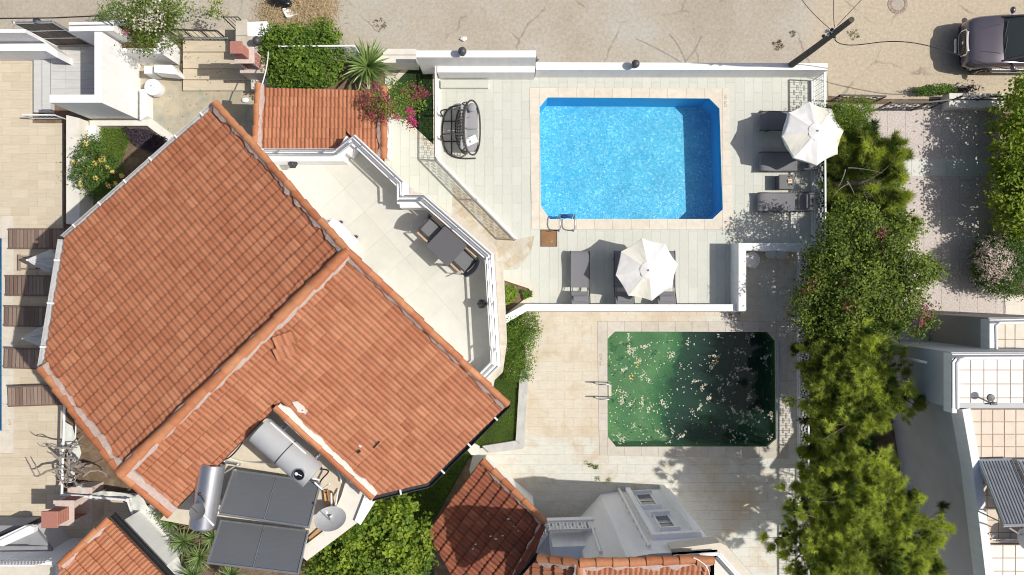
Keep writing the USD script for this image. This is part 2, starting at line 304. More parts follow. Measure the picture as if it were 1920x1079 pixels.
# ---------------------------------------------------------------- tiled decks
def deck(name, poly, tw, th, m, tone_of, ang=0.0, z=DZ, gap=.004, running=True, base_z=0.004, gm=None, origin=(0, 0), tname='tile', lim=300):
    """a bed of grout with each tile a mesh of its own on it"""
    root = struct(name, prism(poly, base_z, z - .012, bottom=False), gm or grout)
    o = np.array(origin); P = affinity.rotate(affinity.translate(poly, -o[0], -o[1]), -ang, origin=(0, 0))
    x0, y0, x1, y1 = P.bounds; got = []
    for r in range(int(math.floor(y0 / th)), int(math.ceil(y1 / th))):
        off = (tw / 2 if running and r % 2 else 0)
        for c in range(int(math.floor((x0 - off) / tw)), int(math.ceil((x1 - off) / tw)) + 1):
            b = sbox(c * tw + off + gap / 2, r * th + gap / 2, (c + 1) * tw + off - gap / 2, (r + 1) * th - gap / 2)
            if not P.intersects(b): continue
            q = b if P.contains(b) else P.intersection(b)
            if q.area < .01: continue
            q = affinity.translate(affinity.rotate(q, ang, origin=(0, 0)), o[0], o[1])
            got.append(q)
    def score(q):
        x, y = q.centroid.coords[0]; return (abs(x) < 17.6 and abs(y) < 9.9, q.area > .8 * tw * th, -abs(x) - abs(y))
    got.sort(key=score, reverse=True)
    for q in got[:lim]: sub(root, tname, prism(q, z - .02, z + rng.uniform(-.001, .0015), bottom=False), m, tone=tone_of(*q.centroid.coords[0]))
    rest, tones = [], []
    for q in got[lim:]:
        k = prism(q, z - .02, z, bottom=False); rest.append(k); tones.append(np.full(len(k.vertices), tone_of(*q.centroid.coords[0])))
    if rest: sub(root, tname + '_field', cat(rest), m, tone=np.concatenate(tones), kind='stuff')
    return root
BED = PG([(778, 110), (820, 110), (822, 292), (746, 222), (722, 222), (722, 165), (750, 135)])           # lawn bed beside the white railing
CRAZY = PG([(850, 343), (972, 449), (1002, 442), (996, 470), (972, 505), (930, 508), (846, 410)])
FBED = PG([(944, 524), (992, 540), (1000, 550), (950, 590), (944, 590)])
up = PG([(722, 143), (820, 146), (820, 112), (1004, 112), (1004, 135), (1550, 135), (1550, 470), (1398, 470), (1398, 578), (985, 578), (942, 602), (900, 480), (800, 400), (722, 330)])
up = up.difference(unary_union([bc.buffer(.004), BED, CRAZY, FBED]))
deck('pool_deck', up, .645, .322, tile_deck, lambda x, y: rng.uniform(0, 1), ang=90)
low = PG([(985, 585), (1398, 585), (1398, 470), (1502, 470), (1502, 1200), (960, 1200), (880, 880), (890, 842), (972, 828), (985, 700)]).difference(gc.buffer(.004))
def low_tone(x, y):
    px, py = x * PX + 960, 539.5 - y * PX
    stain = 0.0 if py < 820 and (px < 1122 or py < 604) and (py - 820) < (px - 985) * .45 else .85
    if py < 604 and px > 1250: stain = .5
    return float(np.clip(stain + rng.normal(.08, .09), 0, 1))
deck('lower_deck', low, .61, .322, tile_low, low_tone, gm=mat('lower_grout', (.50, .465, .385), rough=.95, noise=(9, .15)))
left = PG([(-700, 112), (62, 112), (62, 232), (119, 232), (119, 926), (240, 936), (265, 1004), (320, 1090), (-700, 1090)]).difference(lc.buffer(.004))
deck('left_deck', left, .62, .31, tile_left, lambda x, y: rng.uniform(0, 1), gap=.008)
CT = PG([(262, 120), (343, 120), (343, 168), (480, 168), (480, 300), (430, 330), (330, 290), (262, 222)])
deck('courtyard', CT, 1.15, 1.15, patio, lambda x, y: rng.uniform(0, 1), gap=.015, running=False)
deck('crazy_paving_bed', CRAZY, .34, .27, crazy, lambda x, y: rng.uniform(0, 1), ang=41, gap=.03, tname='stone')

def coping(name, outer, inner, m, z):
    """stone slabs round a pool, each its own mesh"""
    ring = outer.difference(inner); root = struct(name, prism(outer.difference(inner.buffer(.02)), .003, z - .012, bottom=False), grout)
    x0, y0, x1, y1 = inner.bounds; X0, Y0, X1, Y1 = outer.bounds
    cells = []
    for k in range(10):
        a, b = x0 + (x1 - x0) * k / 10, x0 + (x1 - x0) * (k + 1) / 10
        cells += [sbox(a, (y0 + y1) / 2, b, Y1), sbox(a, Y0, b, (y0 + y1) / 2)]
    for k in range(7):
        a, b = y0 + (y1 - y0) * k / 7, y0 + (y1 - y0) * (k + 1) / 7
        cells += [sbox(X0, a, x0, b), sbox(x1, a, X1, b)]
    cells += [sbox(X0, Y0, x0, y0), sbox(x1, Y0, X1, y0), sbox(X0, y1, x0, Y1), sbox(x1, y1, X1, Y1)]
    for c in cells:
        q = c.buffer(-.004).intersection(ring)
        if q.area > .004: sub(root, 'slab', prism(q, z - .03, z + rng.uniform(-.001, .001)), m, tone=rng.uniform(0, 1))
    return root
coping('blue_pool_coping', bc, bp, travertine, .06)
coping('green_pool_coping', gc, gp, coping_dull, .06)
coping('left_pool_coping', lc, lp, travertine, .06)
# raised inner lip and end-wall strip of the green pool
solo('pool_trim_strip', 'pale blue mosaic trim strip along the right edge of the green pool', 'pool trim',
     bar(W(1459, 642, .06), W(1459.5, 822, .06), .075, .05, .075), mat('pale_mosaic', (.42, .47, .52), rough=.4, noise=(60, .15)))

def pool_mat():  # blue floor with the speckle of caustic light painted into its colour
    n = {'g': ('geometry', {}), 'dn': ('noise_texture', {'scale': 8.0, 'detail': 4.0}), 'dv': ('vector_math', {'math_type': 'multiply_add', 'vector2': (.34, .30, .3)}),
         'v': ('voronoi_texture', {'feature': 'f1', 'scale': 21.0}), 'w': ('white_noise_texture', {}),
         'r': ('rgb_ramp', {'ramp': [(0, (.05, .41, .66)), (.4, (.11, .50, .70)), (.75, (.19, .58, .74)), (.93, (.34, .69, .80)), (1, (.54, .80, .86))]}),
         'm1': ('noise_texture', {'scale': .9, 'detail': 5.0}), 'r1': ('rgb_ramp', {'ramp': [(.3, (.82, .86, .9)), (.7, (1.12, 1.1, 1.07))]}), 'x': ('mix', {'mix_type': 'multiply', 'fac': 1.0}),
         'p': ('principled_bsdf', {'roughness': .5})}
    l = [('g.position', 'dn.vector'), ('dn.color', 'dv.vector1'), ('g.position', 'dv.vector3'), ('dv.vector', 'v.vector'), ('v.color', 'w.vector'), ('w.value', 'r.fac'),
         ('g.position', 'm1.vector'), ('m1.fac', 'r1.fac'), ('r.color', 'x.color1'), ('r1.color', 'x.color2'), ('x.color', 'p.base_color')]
    return usdkit.material(stage, '/World/Looks/painted_caustics', n, l, surface='p.BSDF')
def basin(poly, zf, ztop):
    o = poly.buffer(.05, join_style=2)
    return cat([prism(o.difference(poly), zf, ztop), prism(o, zf - .1, zf)])
painted_caustics = pool_mat()
wall_mosaic = mat('blue_wall_mosaic', (.02, .38, .70), rough=.45, noise=(30, .2))
def basin_parts(name, poly, zf, m_floor, m_wall):
    root = struct(name, prism(poly.buffer(.05, join_style=2), zf - .1, zf), m_floor)
    sub(root, 'side_wall', prism(poly.buffer(.05, join_style=2).difference(poly), zf, .045), m_wall); return root
basin_parts('blue_pool_basin', bp, -1.15, painted_caustics, wall_mosaic)
basin_parts('left_pool_basin', lp, -1.15, painted_caustics, wall_mosaic)
def water_mat(name, tint, rough=.02, bump=.25, bscale=7.0):
    n = {'g': ('geometry', {}), 'nz': ('noise_texture', {'scale': bscale, 'detail': 4.0}), 'b': ('bump', {'strength': bump, 'distance': .03}),
         'f': ('fresnel', {'IOR': 1.33}), 't': ('transparent_bsdf', {'color': tint}), 'gl': ('glossy_bsdf', {'color': (1, 1, 1), 'roughness': rough}), 'm': ('mix_closure', {})}
    l = [('g.position', 'nz.vector'), ('nz.fac', 'b.height'), ('b.normal', 'gl.normal'), ('b.normal', 'f.normal'), ('f.fac', 'm.fac'), ('t.BSDF', 'm.closure1'), ('gl.BSDF', 'm.closure2')]
    return usdkit.material(stage, f'/World/Looks/{name}', n, l, surface='m.closure')
clear_water = water_mat('clear_water', (.80, .95, .98), rough=.03, bump=.3, bscale=9.0)
struct('pool_water', flat(bp.buffer(.03), -.07), clear_water)
struct('left_pool_water', flat(lp.buffer(.03), -.07), clear_water)
# green pool: murky water is a closed body with a real volume
alg = mat('algae_basin', (.34, .44, .25), rough=.8, noise=(2.5, .16), stain=(1.4, (.18, .34, .20), .5, .8))
gb = struct('green_pool_basin', prism(gp.buffer(.05, join_style=2), -2.6, -2.5), alg)
sub(gb, 'side_wall', prism(gp.buffer(.05, join_style=2).difference(gp), -2.5, .045), alg)
fx = np.linspace(gp.bounds[0], gp.bounds[2], 40); fy = np.linspace(gp.bounds[1], gp.bounds[3], 28); X, Y = np.meshgrid(fx, fy, indexing='ij'); u_ = (X - fx[0]) / (fx[-1] - fx[0]); w_ = (Y - fy[0]) / (fy[-1] - fy[0])
s_ = np.clip((u_ - .22 + .10 * np.sin(w_ * 5.0) - .10 * (1 - w_)) / .42, 0, 1); Zf = -.62 - 1.45 * s_ * s_ * (3 - 2 * s_) - .12 * meshkit.fbm(np.stack([X * 1.3, Y * 1.3, X * 0], -1), 3); i_, j_ = np.meshgrid(np.arange(39), np.arange(27), indexing='ij'); q_ = (i_ * 28 + j_).ravel()
sub(gb, 'sloping_floor', T(np.stack([X, Y, Zf], -1).reshape(-1, 3), quads(np.c_[q_, q_ + 28, q_ + 29, q_ + 1])), alg, smooth=True)
def murk():
    n = {'g': ('geometry', {}), 'nz': ('noise_texture', {'scale': 3.0, 'detail': 3.0}), 'b': ('bump', {'strength': .05, 'distance': .02}),
         'f': ('fresnel', {'IOR': 1.33}), 't': ('transparent_bsdf', {'color': (1, 1, 1)}), 'gl': ('glossy_bsdf', {'roughness': .03}), 'm': ('mix_closure', {}),
         'v': ('volume_coefficients', {'scatter_coeffs': (.20, .34, .33), 'absorption_coeffs': (.92, .40, .74)})}
    l = [('g.position', 'nz.vector'), ('nz.fac', 'b.height'), ('b.normal', 'gl.normal'), ('f.fac', 'm.fac'), ('t.BSDF', 'm.closure1'), ('gl.BSDF', 'm.closure2')]
    return usdkit.material(stage, '/World/Looks/murky_water', n, l, surface='m.closure', volume='v.volume')
struct('green_water', prism(gp.buffer(.01), -2.45, -.06), murk())

# ---------------------------------------------------------------- garden walls
def wall(label, pix, z, z0=0.0, m=None, name='garden_wall', catg='wall'):
    return solo(name, label, catg, prism(PG(pix, z), z0, z), m or white)
wall('tall white street wall behind the white bench with one globe lamp', [(780, 95), (1005, 95), (1005, 108), (780, 108)], 1.85)
wall('low white built-in bench step below the tall street wall', [(820, 125), (1003, 125), (1003, 136), (820, 136)], .9, name='wall_bench', catg='bench')
wall('long low white street wall above the blue pool', [(1005, 117), (1552, 119), (1552, 131.5), (1005, 131.5)], .92)
solo('deck_step', 'pale tiled single step at the foot of the white bench', 'step', prism(PG([(826, 150), (915, 150), (915, 165), (826, 165)], .22), .03, .22), tile_deck, tone=.3)
wall('white wall capped L-corner at the right of the deck parasol', [(1385, 456), (1556, 456), (1556, 470), (1399, 470), (1399, 584), (1385, 584)], .95)
wall('long white divider wall between the blue pool deck and the green pool deck', [(985, 571), (1385, 571), (1385, 584), (988, 584), (948, 607), (945, 593)], .78)
wall('grey white kerb wall standing under the yucca beside the street', [(660, 104), (780, 104), (780, 118), (660, 118)], .85, m=offwhite)
solo('pavement_strip', 'striped pale paving strip on the street beside the yucca', 'pavement', prism(PG([(718, 92), (780, 92), (780, 103), (718, 103)], .86), .0, .86), offwhite)

# ---------------------------------------------------------------- upper left house walls
wall('tall bright white wall end standing over the lawn with its lit right face', [(177, 60), (190.5, 60), (190.5, 178), (177, 178)], 2.4)
wall('tall white wall running left from the tall wall end, its shaded face over the lawn', [(93, 178), (190.5, 178), (190.5, 193), (93, 193)], 2.4)
wall('white wall cap beside the brown slatted gate', [(129, 50), (213, 48), (213, 58), (129, 59)], 2.3)
wall('thin white wall cap just behind the brown gate', [(129, 42), (208, 41), (208, 46), (129, 47)], 2.2)
wall('white low wall at the top of the left deck', [(-80, 83), (86, 82), (86, 96), (-80, 96)], 1.1)
wall('white slanted wall cap next to the slatted gate foot', [(48, 55), (55, 55), (108, 96), (108, 109), (86, 96), (86, 83)], 1.1)
wall('thin white wall cap at the top left edge of the left house', [(-80, 55), (48, 55), (48, 62), (-80, 62)], 1.9)
sp = struct('side_passage', prism(PG([(95, 88), (180, 88), (180, 182), (95, 182)], .3), 0, .285), grout)
for k in range(6):
    for c in range(3):
        sub(sp, 'slab', prism(PG([(95.5 + c * 28, 88.5 + k * 15.5), (123 + c * 28, 88.5 + k * 15.5), (123 + c * 28, 103.4 + k * 15.5), (95.5 + c * 28, 103.4 + k * 15.5)], .3), .27, .3), greyfloor, tone=rng.uniform(0, 1))
for k, z in enumerate((.12, .21)):
    solo('stone_step', ['lower grey step beside the tan left deck', 'upper grey step beside the grey side passage'][k], 'step', prism(PG([(63 + k * 16, 113), (79 + k * 16, 113), (79 + k * 16, 211), (63 + k * 16, 211)], z), 0, z), greyfloor, tone=.6)
t = Thing('planter_box', 'white raised planter below the bougainvillea with shaded front', 'planter', W(300, 95, 0))
t.add('box', prism(PG([(215, 62), (296, 62), (342, 96), (338, 124), (330, 90), (245, 89), (215, 75)], 0).buffer(0).union(PG([(222, 66), (330, 70), (336, 122), (248, 120)], 0)), 0, 1.2), white)
t.add('soil', prism(PG([(228, 72), (322, 74), (326, 112), (254, 112)], 0), 1.2, 1.23), soil)
wall('pale cream boundary wall top between the left deck and the rose bed', [(124, 216), (149, 222), (149, 420), (124, 420)], .8, m=offwhite)
wall('white low wall corner at the rose bed', [(163, 236), (180, 236), (180, 264), (163, 264)], .35)
wall('cream kerb along the top of the rose bed', [(168, 226), (275, 226), (275, 236), (168, 236)], .3, m=offwhite, name='kerb', catg='kerb')
solo('kerb', 'pale slanted kerb running down from the courtyard to the roof edge', 'kerb', prism(PG([(275, 222), (283, 222), (335, 262), (322, 270), (275, 236)], .12), 0, .12), offwhite)

# courtyard steps
step_stone = mat('step_stone', (.54, .46, .34), (.60, .54, .43), tone=True, rough=.75, noise=(5, .1, 5, (.6, 3, 1)), stain=(2.5, (.42, .34, .24), .6, .8))
for k in range(4):
    y1 = 170 - k * 21 - (10 if k > 2 else 0); y0 = y1 - 21 - (20 if k == 3 else 10 if k == 2 else 0)
    z = .05 + .115 * (k + 1)
    solo('stone_step', ['lowest pale stone step of the courtyard flight', 'second pale stone step up from the courtyard', 'third pale stone step up from the courtyard', 'wide top landing step under the iron gate'][k], 'step',
         prism(PG([(343, y0), (480, y0), (480, y1), (343, y1)], z), 0, z), step_stone, tone=.2)

# ---------------------------------------------------------------- right yard
def yard_mat():
    n = {'tc': ('geometry', {}), 'mp': ('vector_math', {'math_type': 'fraction'}), 'sc': ('mapping', {'scale': (1 / .62, 1 / .62, 0), 'location': (0, 0, 0)}),
         'ds': ('vector_math', {'math_type': 'distance', 'vector2': (.5, .5, 0)}), 'w': ('math', {'math_type': 'sine'}), 'ml': ('math', {'math_type': 'multiply', 'value2': 40.0}),
         'r': ('rgb_ramp', {'ramp': [(.0, (.93, .93, .93)), (.8, (1.04, 1.04, 1.04))]}), 'n': ('noise_texture', {'scale': 28.0, 'detail': 4.0}), 'nr': ('rgb_ramp', {'ramp': [(.36, (.49, .425, .39)), (.64, (.62, .555, .515))]}),
         'x': ('mix', {'mix_type': 'multiply', 'fac': 1.0}), 'p': ('principled_bsdf', {'roughness': .85}), 'b': ('bump', {'strength': .3, 'distance': .006})}
    l = [('tc.position', 'sc.vector'), ('sc.vector', 'mp.vector1'), ('mp.vector', 'ds.vector1'), ('ds.value', 'ml.value1'), ('ml.value', 'w.value1'), ('w.value', 'r.fac'),
         ('tc.position', 'n.vector'), ('n.fac', 'nr.fac'), ('nr.color', 'x.color1'), ('r.color', 'x.color2'), ('x.color', 'p.base_color'), ('n.fac', 'b.height'), ('b.normal', 'p.normal')]
    return usdkit.material(stage, '/World/Looks/yard_tile', n, l, surface='p.BSDF')
yard_tile = yard_mat()
yard = PG([(1575, 197), (1860, 197), (1862, 520), (1880, 555), (1880, 592), (1660, 600), (1575, 560)])
strip = PG([(1640, 298), (1860, 298), (1860, 331), (1640, 331)])
deck('yard_paving', yard.difference(strip), .62, .62, yard_tile, lambda x, y: .5, gap=.009, running=False)
deck('yard_strip', strip, .62, .7, tile_deck, lambda x, y: .9, gap=.01, running=False, origin=tuple(W(1640, 331)[:2]))
deck('yard_walk', PG([(1882, 553), (2100, 553), (2100, 594), (1882, 594)]), .6, .3, cream, lambda x, y: rng.uniform(.6, 1))
wall('pale stone front wall of the right yard under the iron fence', [(1780, 175), (1882, 176), (1882, 202), (1780, 202)], .5, m=offwhite)
wall('brown side wall of the right yard below the lime tree', [(1872, 202), (1885, 202), (1890, 440), (1876, 440)], .55, m=mat('brown_wall', (.38, .29, .23), rough=.85, noise=(5, .12)))
# ---------------------------------------------------------------- roof tiles
def tile_prof(n=5):
    x, h = [], []
    for r in range(2):
        for i in range(n + (r == 1)):
            x.append((r + i / n) / 2); h.append(.5 - .5 * math.cos(2 * math.pi * (i / n)))
    return np.array(x), np.array(h)
TX, TH = tile_prof()
def slope(thing, roof, E0, E1, R0, R1, poly, m, tw=.265, tl=.35, lim=300, roll=.030, tone=(.45, .22), lf=.062, gd=.022):
    """double-roll tiles in courses from the eave line E0-E1 up to R0-R1; tiles wholly or partly inside the plan polygon"""
    E0, E1, R0, R1 = (np.array(p, float) for p in (E0, E1, R0, R1))
    L = (np.linalg.norm(R0 - E0) + np.linalg.norm(R1 - E1)) / 2; U = (np.linalg.norm(E1 - E0) + np.linalg.norm(R1 - R0)) / 2
    nrm = np.cross(E1 - E0, R0 - E0); nrm /= np.linalg.norm(nrm); nrm = nrm if nrm[2] > 0 else -nrm
    S = lambda u, v: (1 - v)[:, None] * ((1 - u)[:, None] * E0 + u[:, None] * E1) + v[:, None] * ((1 - u)[:, None] * R0 + u[:, None] * R1)
    nc, nt = int(round(L / tl)), int(round(U / tw)); edges = np.array(poly.exterior.coords)
    ccw = poly.exterior.is_ccw; n = len(TX); keep = []
    over = 3
    for j in range(-over, nc + over):
        for i in range(-40, nt + 40):
            u = (i + .015 + TX * .97) / nt; ju, jw = rng.normal(0, .012), rng.normal(0, .01)
            v0, v1 = (j + jw - .02) / nc, (j + 1.1) / nc
            top = S(u, np.full(n, (j + .985) / nc)) + nrm * (TH * roll * .7 - gd)[:, None]
            md = S(u, np.full(n, (j + .985) / nc - .040 / L)) + nrm * (TH * roll + .006)[:, None]
            lo = S(u, np.full(n, v0)) + nrm * (TH * roll + .085 + ju * .5)[:, None]
            ed = S(u, np.full(n, v0 - .004)) + nrm * (TH * roll + lf - .02 + ju * .5)[:, None]
            lo = S(u, np.full(n, v0 + .022 / L)) + nrm * (TH * roll + lf + ju * .5)[:, None]
            bt = S(u, np.full(n, v0 + .004)) + nrm * (TH * roll - .012)[:, None]
            q = Polygon([lo[0, :2], lo[-1, :2], top[-1, :2], top[0, :2]])
            if not q.intersects(poly): continue
            k = np.arange(n - 1)
            f = np.vstack([quads(np.c_[k, k + 1, k + 1 + 6 * n, k + 6 * n]), quads(np.c_[k + 7 * n, k + 1 + 7 * n, k + 1 + n, k + n]), quads(np.c_[k + 3 * n, k + 1 + 3 * n, k + 1 + 2 * n, k + 2 * n]), quads(np.c_[k + 4 * n, k + 1 + 4 * n, k + 1 + 5 * n, k + 5 * n])])
            me = T(np.vstack([lo, top, lo, ed, bt, ed, md, md]), f)
            if me.face_normals[0][2] < 0: me.invert()
            whole = poly.contains(q)
            if not whole:
                for a, b in zip(edges[:-1], edges[1:]):
                    if LineString([a, b]).intersects(q):
                        d = (b - a) / np.linalg.norm(b - a); inn = np.array([-d[1], d[0]]) * (1 if ccw else -1)
                        try: me = trimesh.intersections.slice_mesh_plane(me, [*inn, 0], [*a, 0])
                        except Exception: pass
                        if len(me.faces) == 0: break
                if len(me.faces) < 2 or not poly.buffer(.02).contains(Point(*me.vertices.mean(0)[:2])): continue
            c = me.vertices.mean(0)
            tn = np.clip(tone[0] + rng.normal(0, tone[1]) + (.35 if rng.random() < .05 else 0), 0, 1)
            keep.append((whole, -np.hypot(c[0], c[1]), me, tn))
    keep.sort(key=lambda r: (r[0], r[1]), reverse=True)
    for w, d, me, tn in keep[:lim]: thing.add('tile', me, m, parent=roof, tone=tn, smooth=True)
    if keep[lim:]:
        thing.add('tile_field', cat([k[2] for k in keep[lim:]]), m, parent=roof, tone=np.concatenate([np.full(len(k[2].vertices), k[3]) for k in keep[lim:]]), kind='stuff', smooth=True)
def caps(thing, p, q, m=None, r=.105, step=.40, mort=1, lift=.05, parent=None, mside=(1, 1), mw=.10):
    """half-round ridge tiles from p (low) to q (high), each its own mesh, bedded in mortar"""
    p, q = np.array(p, float), np.array(q, float); L = np.linalg.norm(q - p); d = (q - p) / L
    s = np.cross(d, [0, 0, 1]); s /= np.linalg.norm(s); up_ = np.cross(s, d); k = max(1, int(round(L / step)))
    th = np.linspace(math.pi * -.05, math.pi * 1.05, 8)
    for i in range(k):
        a, b = p + d * L * i / k, p + d * (L * (i + 1) / k + .04); V = []
        jit = rng.normal(0, .008)
        for c, rr in ((a, r * 1.2), (b, r * .93)):
            V.append(c + up_ * lift + s * jit + rr * (np.cos(th)[:, None] * s + np.sin(th)[:, None] * up_))
        V.append(a + up_ * lift + s * jit + r * .9 * (np.cos(th)[:, None] * s + np.sin(th)[:, None] * up_))
        n = 8; kk = np.arange(n - 1)
        me = T(np.vstack(V), np.vstack([quads(np.c_[kk, kk + 1, kk + 1 + n, kk + n]), quads(np.c_[kk + 2 * n, kk + 1 + 2 * n, kk + 1, kk])]))
        if me.face_normals[3][2] < 0: me.invert()
        thing.add('ridge_tile', me, m or terra_ridge, parent=parent, tone=float(np.clip(rng.normal(.45, .3), 0, 1)), smooth=50)
    for sd in (-1, 1):
        w_ = mside[0] if sd < 0 else mside[1]
        if not w_: continue
        nn = max(6, int(L / .07)); tt = np.linspace(0, 1, nn)
        inner = p + d * L * tt[:, None] + s * sd * r * .8 + up_ * (lift + .06)
        wv = np.maximum(.015, mw * w_ * (-.25 + 1.9 * meshkit.fbm(np.c_[tt * L * 4, np.full(nn, sd * 3.3 + p[0]), np.full(nn, p[1])], 3)))
        outer = p + d * L * tt[:, None] + s * sd * (r * .8 + wv)[:, None] + up_ * (.085 + .02 * meshkit.noise(np.c_[tt * L * 9, tt * 0, tt * 0 + sd]))[:, None]
        low_ = outer - up_ * .05
        kk = np.arange(nn - 1); me = T(np.vstack([inner, outer, low_]), np.vstack([quads(np.c_[kk, kk + 1, kk + 1 + nn, kk + nn]), quads(np.c_[kk + nn, kk + 1 + nn, kk + 1 + 2 * nn, kk + 2 * nn])]))
        if me.face_normals[2][2] < 0: me.invert()
        thing.add('mortar_bed', me, plaster_dab if mort == 2 else mortar, parent=parent)
def slab_on(plane, poly, t=.16, off=-.03):
    """roof underlay: the plan polygon laid on the plane, with a fascia depth"""
    m = prism(poly, 0, 1); v = m.vertices.copy(); zz = np.array([plane.z(*q[:2]) for q in v]) + off
    v[:, 2] = np.where(v[:, 2] > .5, zz, zz - t); return T(v, m.faces)
def gutter(thing, pts, w, m, z=None, name='gutter', bracket=None, step=1.1):
    """open channel: floor and two lips"""
    out = []
    for a, b in zip(pts[:-1], pts[1:]):
        a, b = np.array(a, float), np.array(b, float); d = b - a; L = np.linalg.norm(d[:2]); s = np.array([-d[1], d[0], 0]) / L
        def strip(o0, z0, o1, z1):
            P = [a + s * o0 + [0, 0, z0], b + s * o0 + [0, 0, z0], b + s * o1 + [0, 0, z1], a + s * o1 + [0, 0, z1]]
            f = T(P, quads([[0, 1, 2, 3]])); g = f.copy(); g.invert(); return [f, g]
        for o0, z0, o1, z1 in ((-w / 2, 0, -w / 2 + .015, -.1), (-w / 2 + .015, -.1, w / 2 - .015, -.1), (w / 2 - .015, -.1, w / 2, 0), (w / 2, 0, w / 2 + .02, 0), (w / 2 + .02, 0, w / 2 + .02, -.12), (-w / 2 - .02, 0, -w / 2, 0), (-w / 2 - .02, -.12, -w / 2 - .02, 0)):
            out += strip(o0, z0, o1, z1)
    g = thing.add(name, cat(out), m)
    if bracket is not None:
        for a, b in zip(pts[:-1], pts[1:]):
            a, b = np.array(a, float), np.array(b, float); L = np.linalg.norm(b - a); d = (b - a) / L; s = np.array([-d[1], d[0], 0])
            for k in range(1, int(L / step) + 1):
                c = a + d * (k - .5) * L / int(L / step)
                thing.add('gutter_bracket', cbox(.05, w + .05, .02, .004, c=(c[0], c[1], c[2] + .002), rz=math.degrees(math.atan2(d[1], d[0]))), bracket, parent=g)

# ---------------------------------------------------------------- main house
R0, R1 = W(653, 472, 6.9), W(229, 886, 6.9)
E0 = W(408, 197, 5.3); PA = Plane(R0, R1, E0)
E1 = PA.at(122, 449); EA1 = E0 + (E1 - E0) * np.linalg.norm(R1 - R0) / np.linalg.norm(E1 - E0)
PB = Plane(R0, R1, W(950, 757, 5.3)); B0 = PB.at(950, 757); EB1 = B0 + (R1 - R0)
polyA = Polygon([PA.at(*q)[:2] for q in [(408, 197), (122, 449), (82, 692), (229, 886), (653, 472)]])
polyB = Polygon([PB.at(*q)[:2] for q in [(653, 472), (950, 757), (803, 905), (699, 930), (518, 762), (322, 962), (229, 886)]])
house = Thing('main_house', 'large house with two big orange clay roof slopes and a tiled roof terrace', 'house', W(520, 560, 0))
foot = unary_union([polyA, polyB]).buffer(-.32)
foot = foot.difference(PG([(505, 770), (730, 935), (560, 1100), (250, 1000), (430, 850)], 5.0))
house.add('wall', prism(foot, 0, 5.0), white)
foot2 = PG([(497, 281), (633, 281), (664, 247), (763, 344), (772, 360), (802, 365), (846, 405), (856, 400), (930, 467), (930, 490), (942, 491), (950, 648), (943, 698), (912, 728), (860, 700), (640, 480), (480, 320)], 2.7)
base2 = house.add('terrace_wall', prism(foot2, 0, 2.69), offwhite)
roofA = house.add('roof', slab_on(PA, polyA), underlay)
roofB = house.add('roof', slab_on(PB, polyB), underlay)
slope(house, roofA, E0, EA1, R0, R1, polyA, terra, tone=(.42, .18), lim=300, lf=.038, gd=0, roll=.023)
slope(house, roofB, B0, EB1, R0, R1, polyB, terra, tone=(.52, .22), lim=300, lf=.044, gd=.05, roll=.025)
caps(house, R1, R0, r=.135, step=.62, parent=roofA, mside=(.45, 1.0), mw=.12, lift=.08)
caps(house, E0, R0, r=.095, step=.36, parent=roofA, mside=(0, 1), lift=.09, mw=.13)
caps(house, B0, R0, r=.095, step=.36, parent=roofB, mside=(1, 0), lift=.09, mw=.11)
caps(house, PA.at(82, 692), R1, r=.1, step=.38, parent=roofA, mside=(1.3, 0), lift=.08, mw=.13)
caps(house, PB.at(322, 962), R1, r=.1, step=.45, parent=roofB, mside=(0, 1.6), lift=.08, mw=.14)
caps(house, PB.at(699, 930), PB.at(518, 762), r=.09, step=.4, parent=roofB, mort=2, mside=(.3, 1.0), lift=.08, mw=.15)
for q, s in (((564, 765), .13), ((540, 771), .05), ((676, 836), .03)):
    c = PB.at(*q); a = np.linspace(0, 2 * np.pi, 14)[:-1]
    pts = [(c[0] + s * (1.35 * math.cos(k) * .8 - .5 * math.sin(k)) * (.75 + .5 * rng.random()), c[1] - s * (1.2 * math.cos(k) + .5 * math.sin(k)) * (.75 + .5 * rng.random())) for k in a]
    m = prism(Polygon(pts).buffer(0), 0, 1); v = m.vertices.copy(); zz = np.array([PB.z(*x[:2]) for x in v]); v[:, 2] = zz + np.where(v[:, 2] > .5, .075, -.02)
    house.add('mortar_patch', T(v, m.faces), plaster_dab, parent=roofB)
for q, a_, s_ in (((674, 846), 40, (.10, .07)), ((707, 833), 48, (.24, .045))):
    house.add('broken_tile_hole', cbox(*s_, .03, .004, c=PB.at(*q) + [0, 0, .06], rz=a_), asph, parent=roofB)
dg = lambda x, y, z=.0: np.array([x, y, z])
gutter(house, [PA.at(404, 196) + dg(0, 0, -.02), PA.at(118, 448) + dg(-.03, 0, -.05)], .2, white_clean, bracket=metal_white, step=.9)
gutter(house, [PA.at(118, 449) + dg(-.03, 0, .0), PA.at(79, 693) + dg(-.03, 0, .0)], .19, white_clean, bracket=metal_white, step=1.0)
gutter(house, [PB.at(953, 759) + dg(0, 0, -.03), PB.at(804, 909) + dg(0, 0, -.03), PB.at(697, 934) + dg(0, 0, .02)], .15, dark_grey, bracket=metal_white, step=1.0)
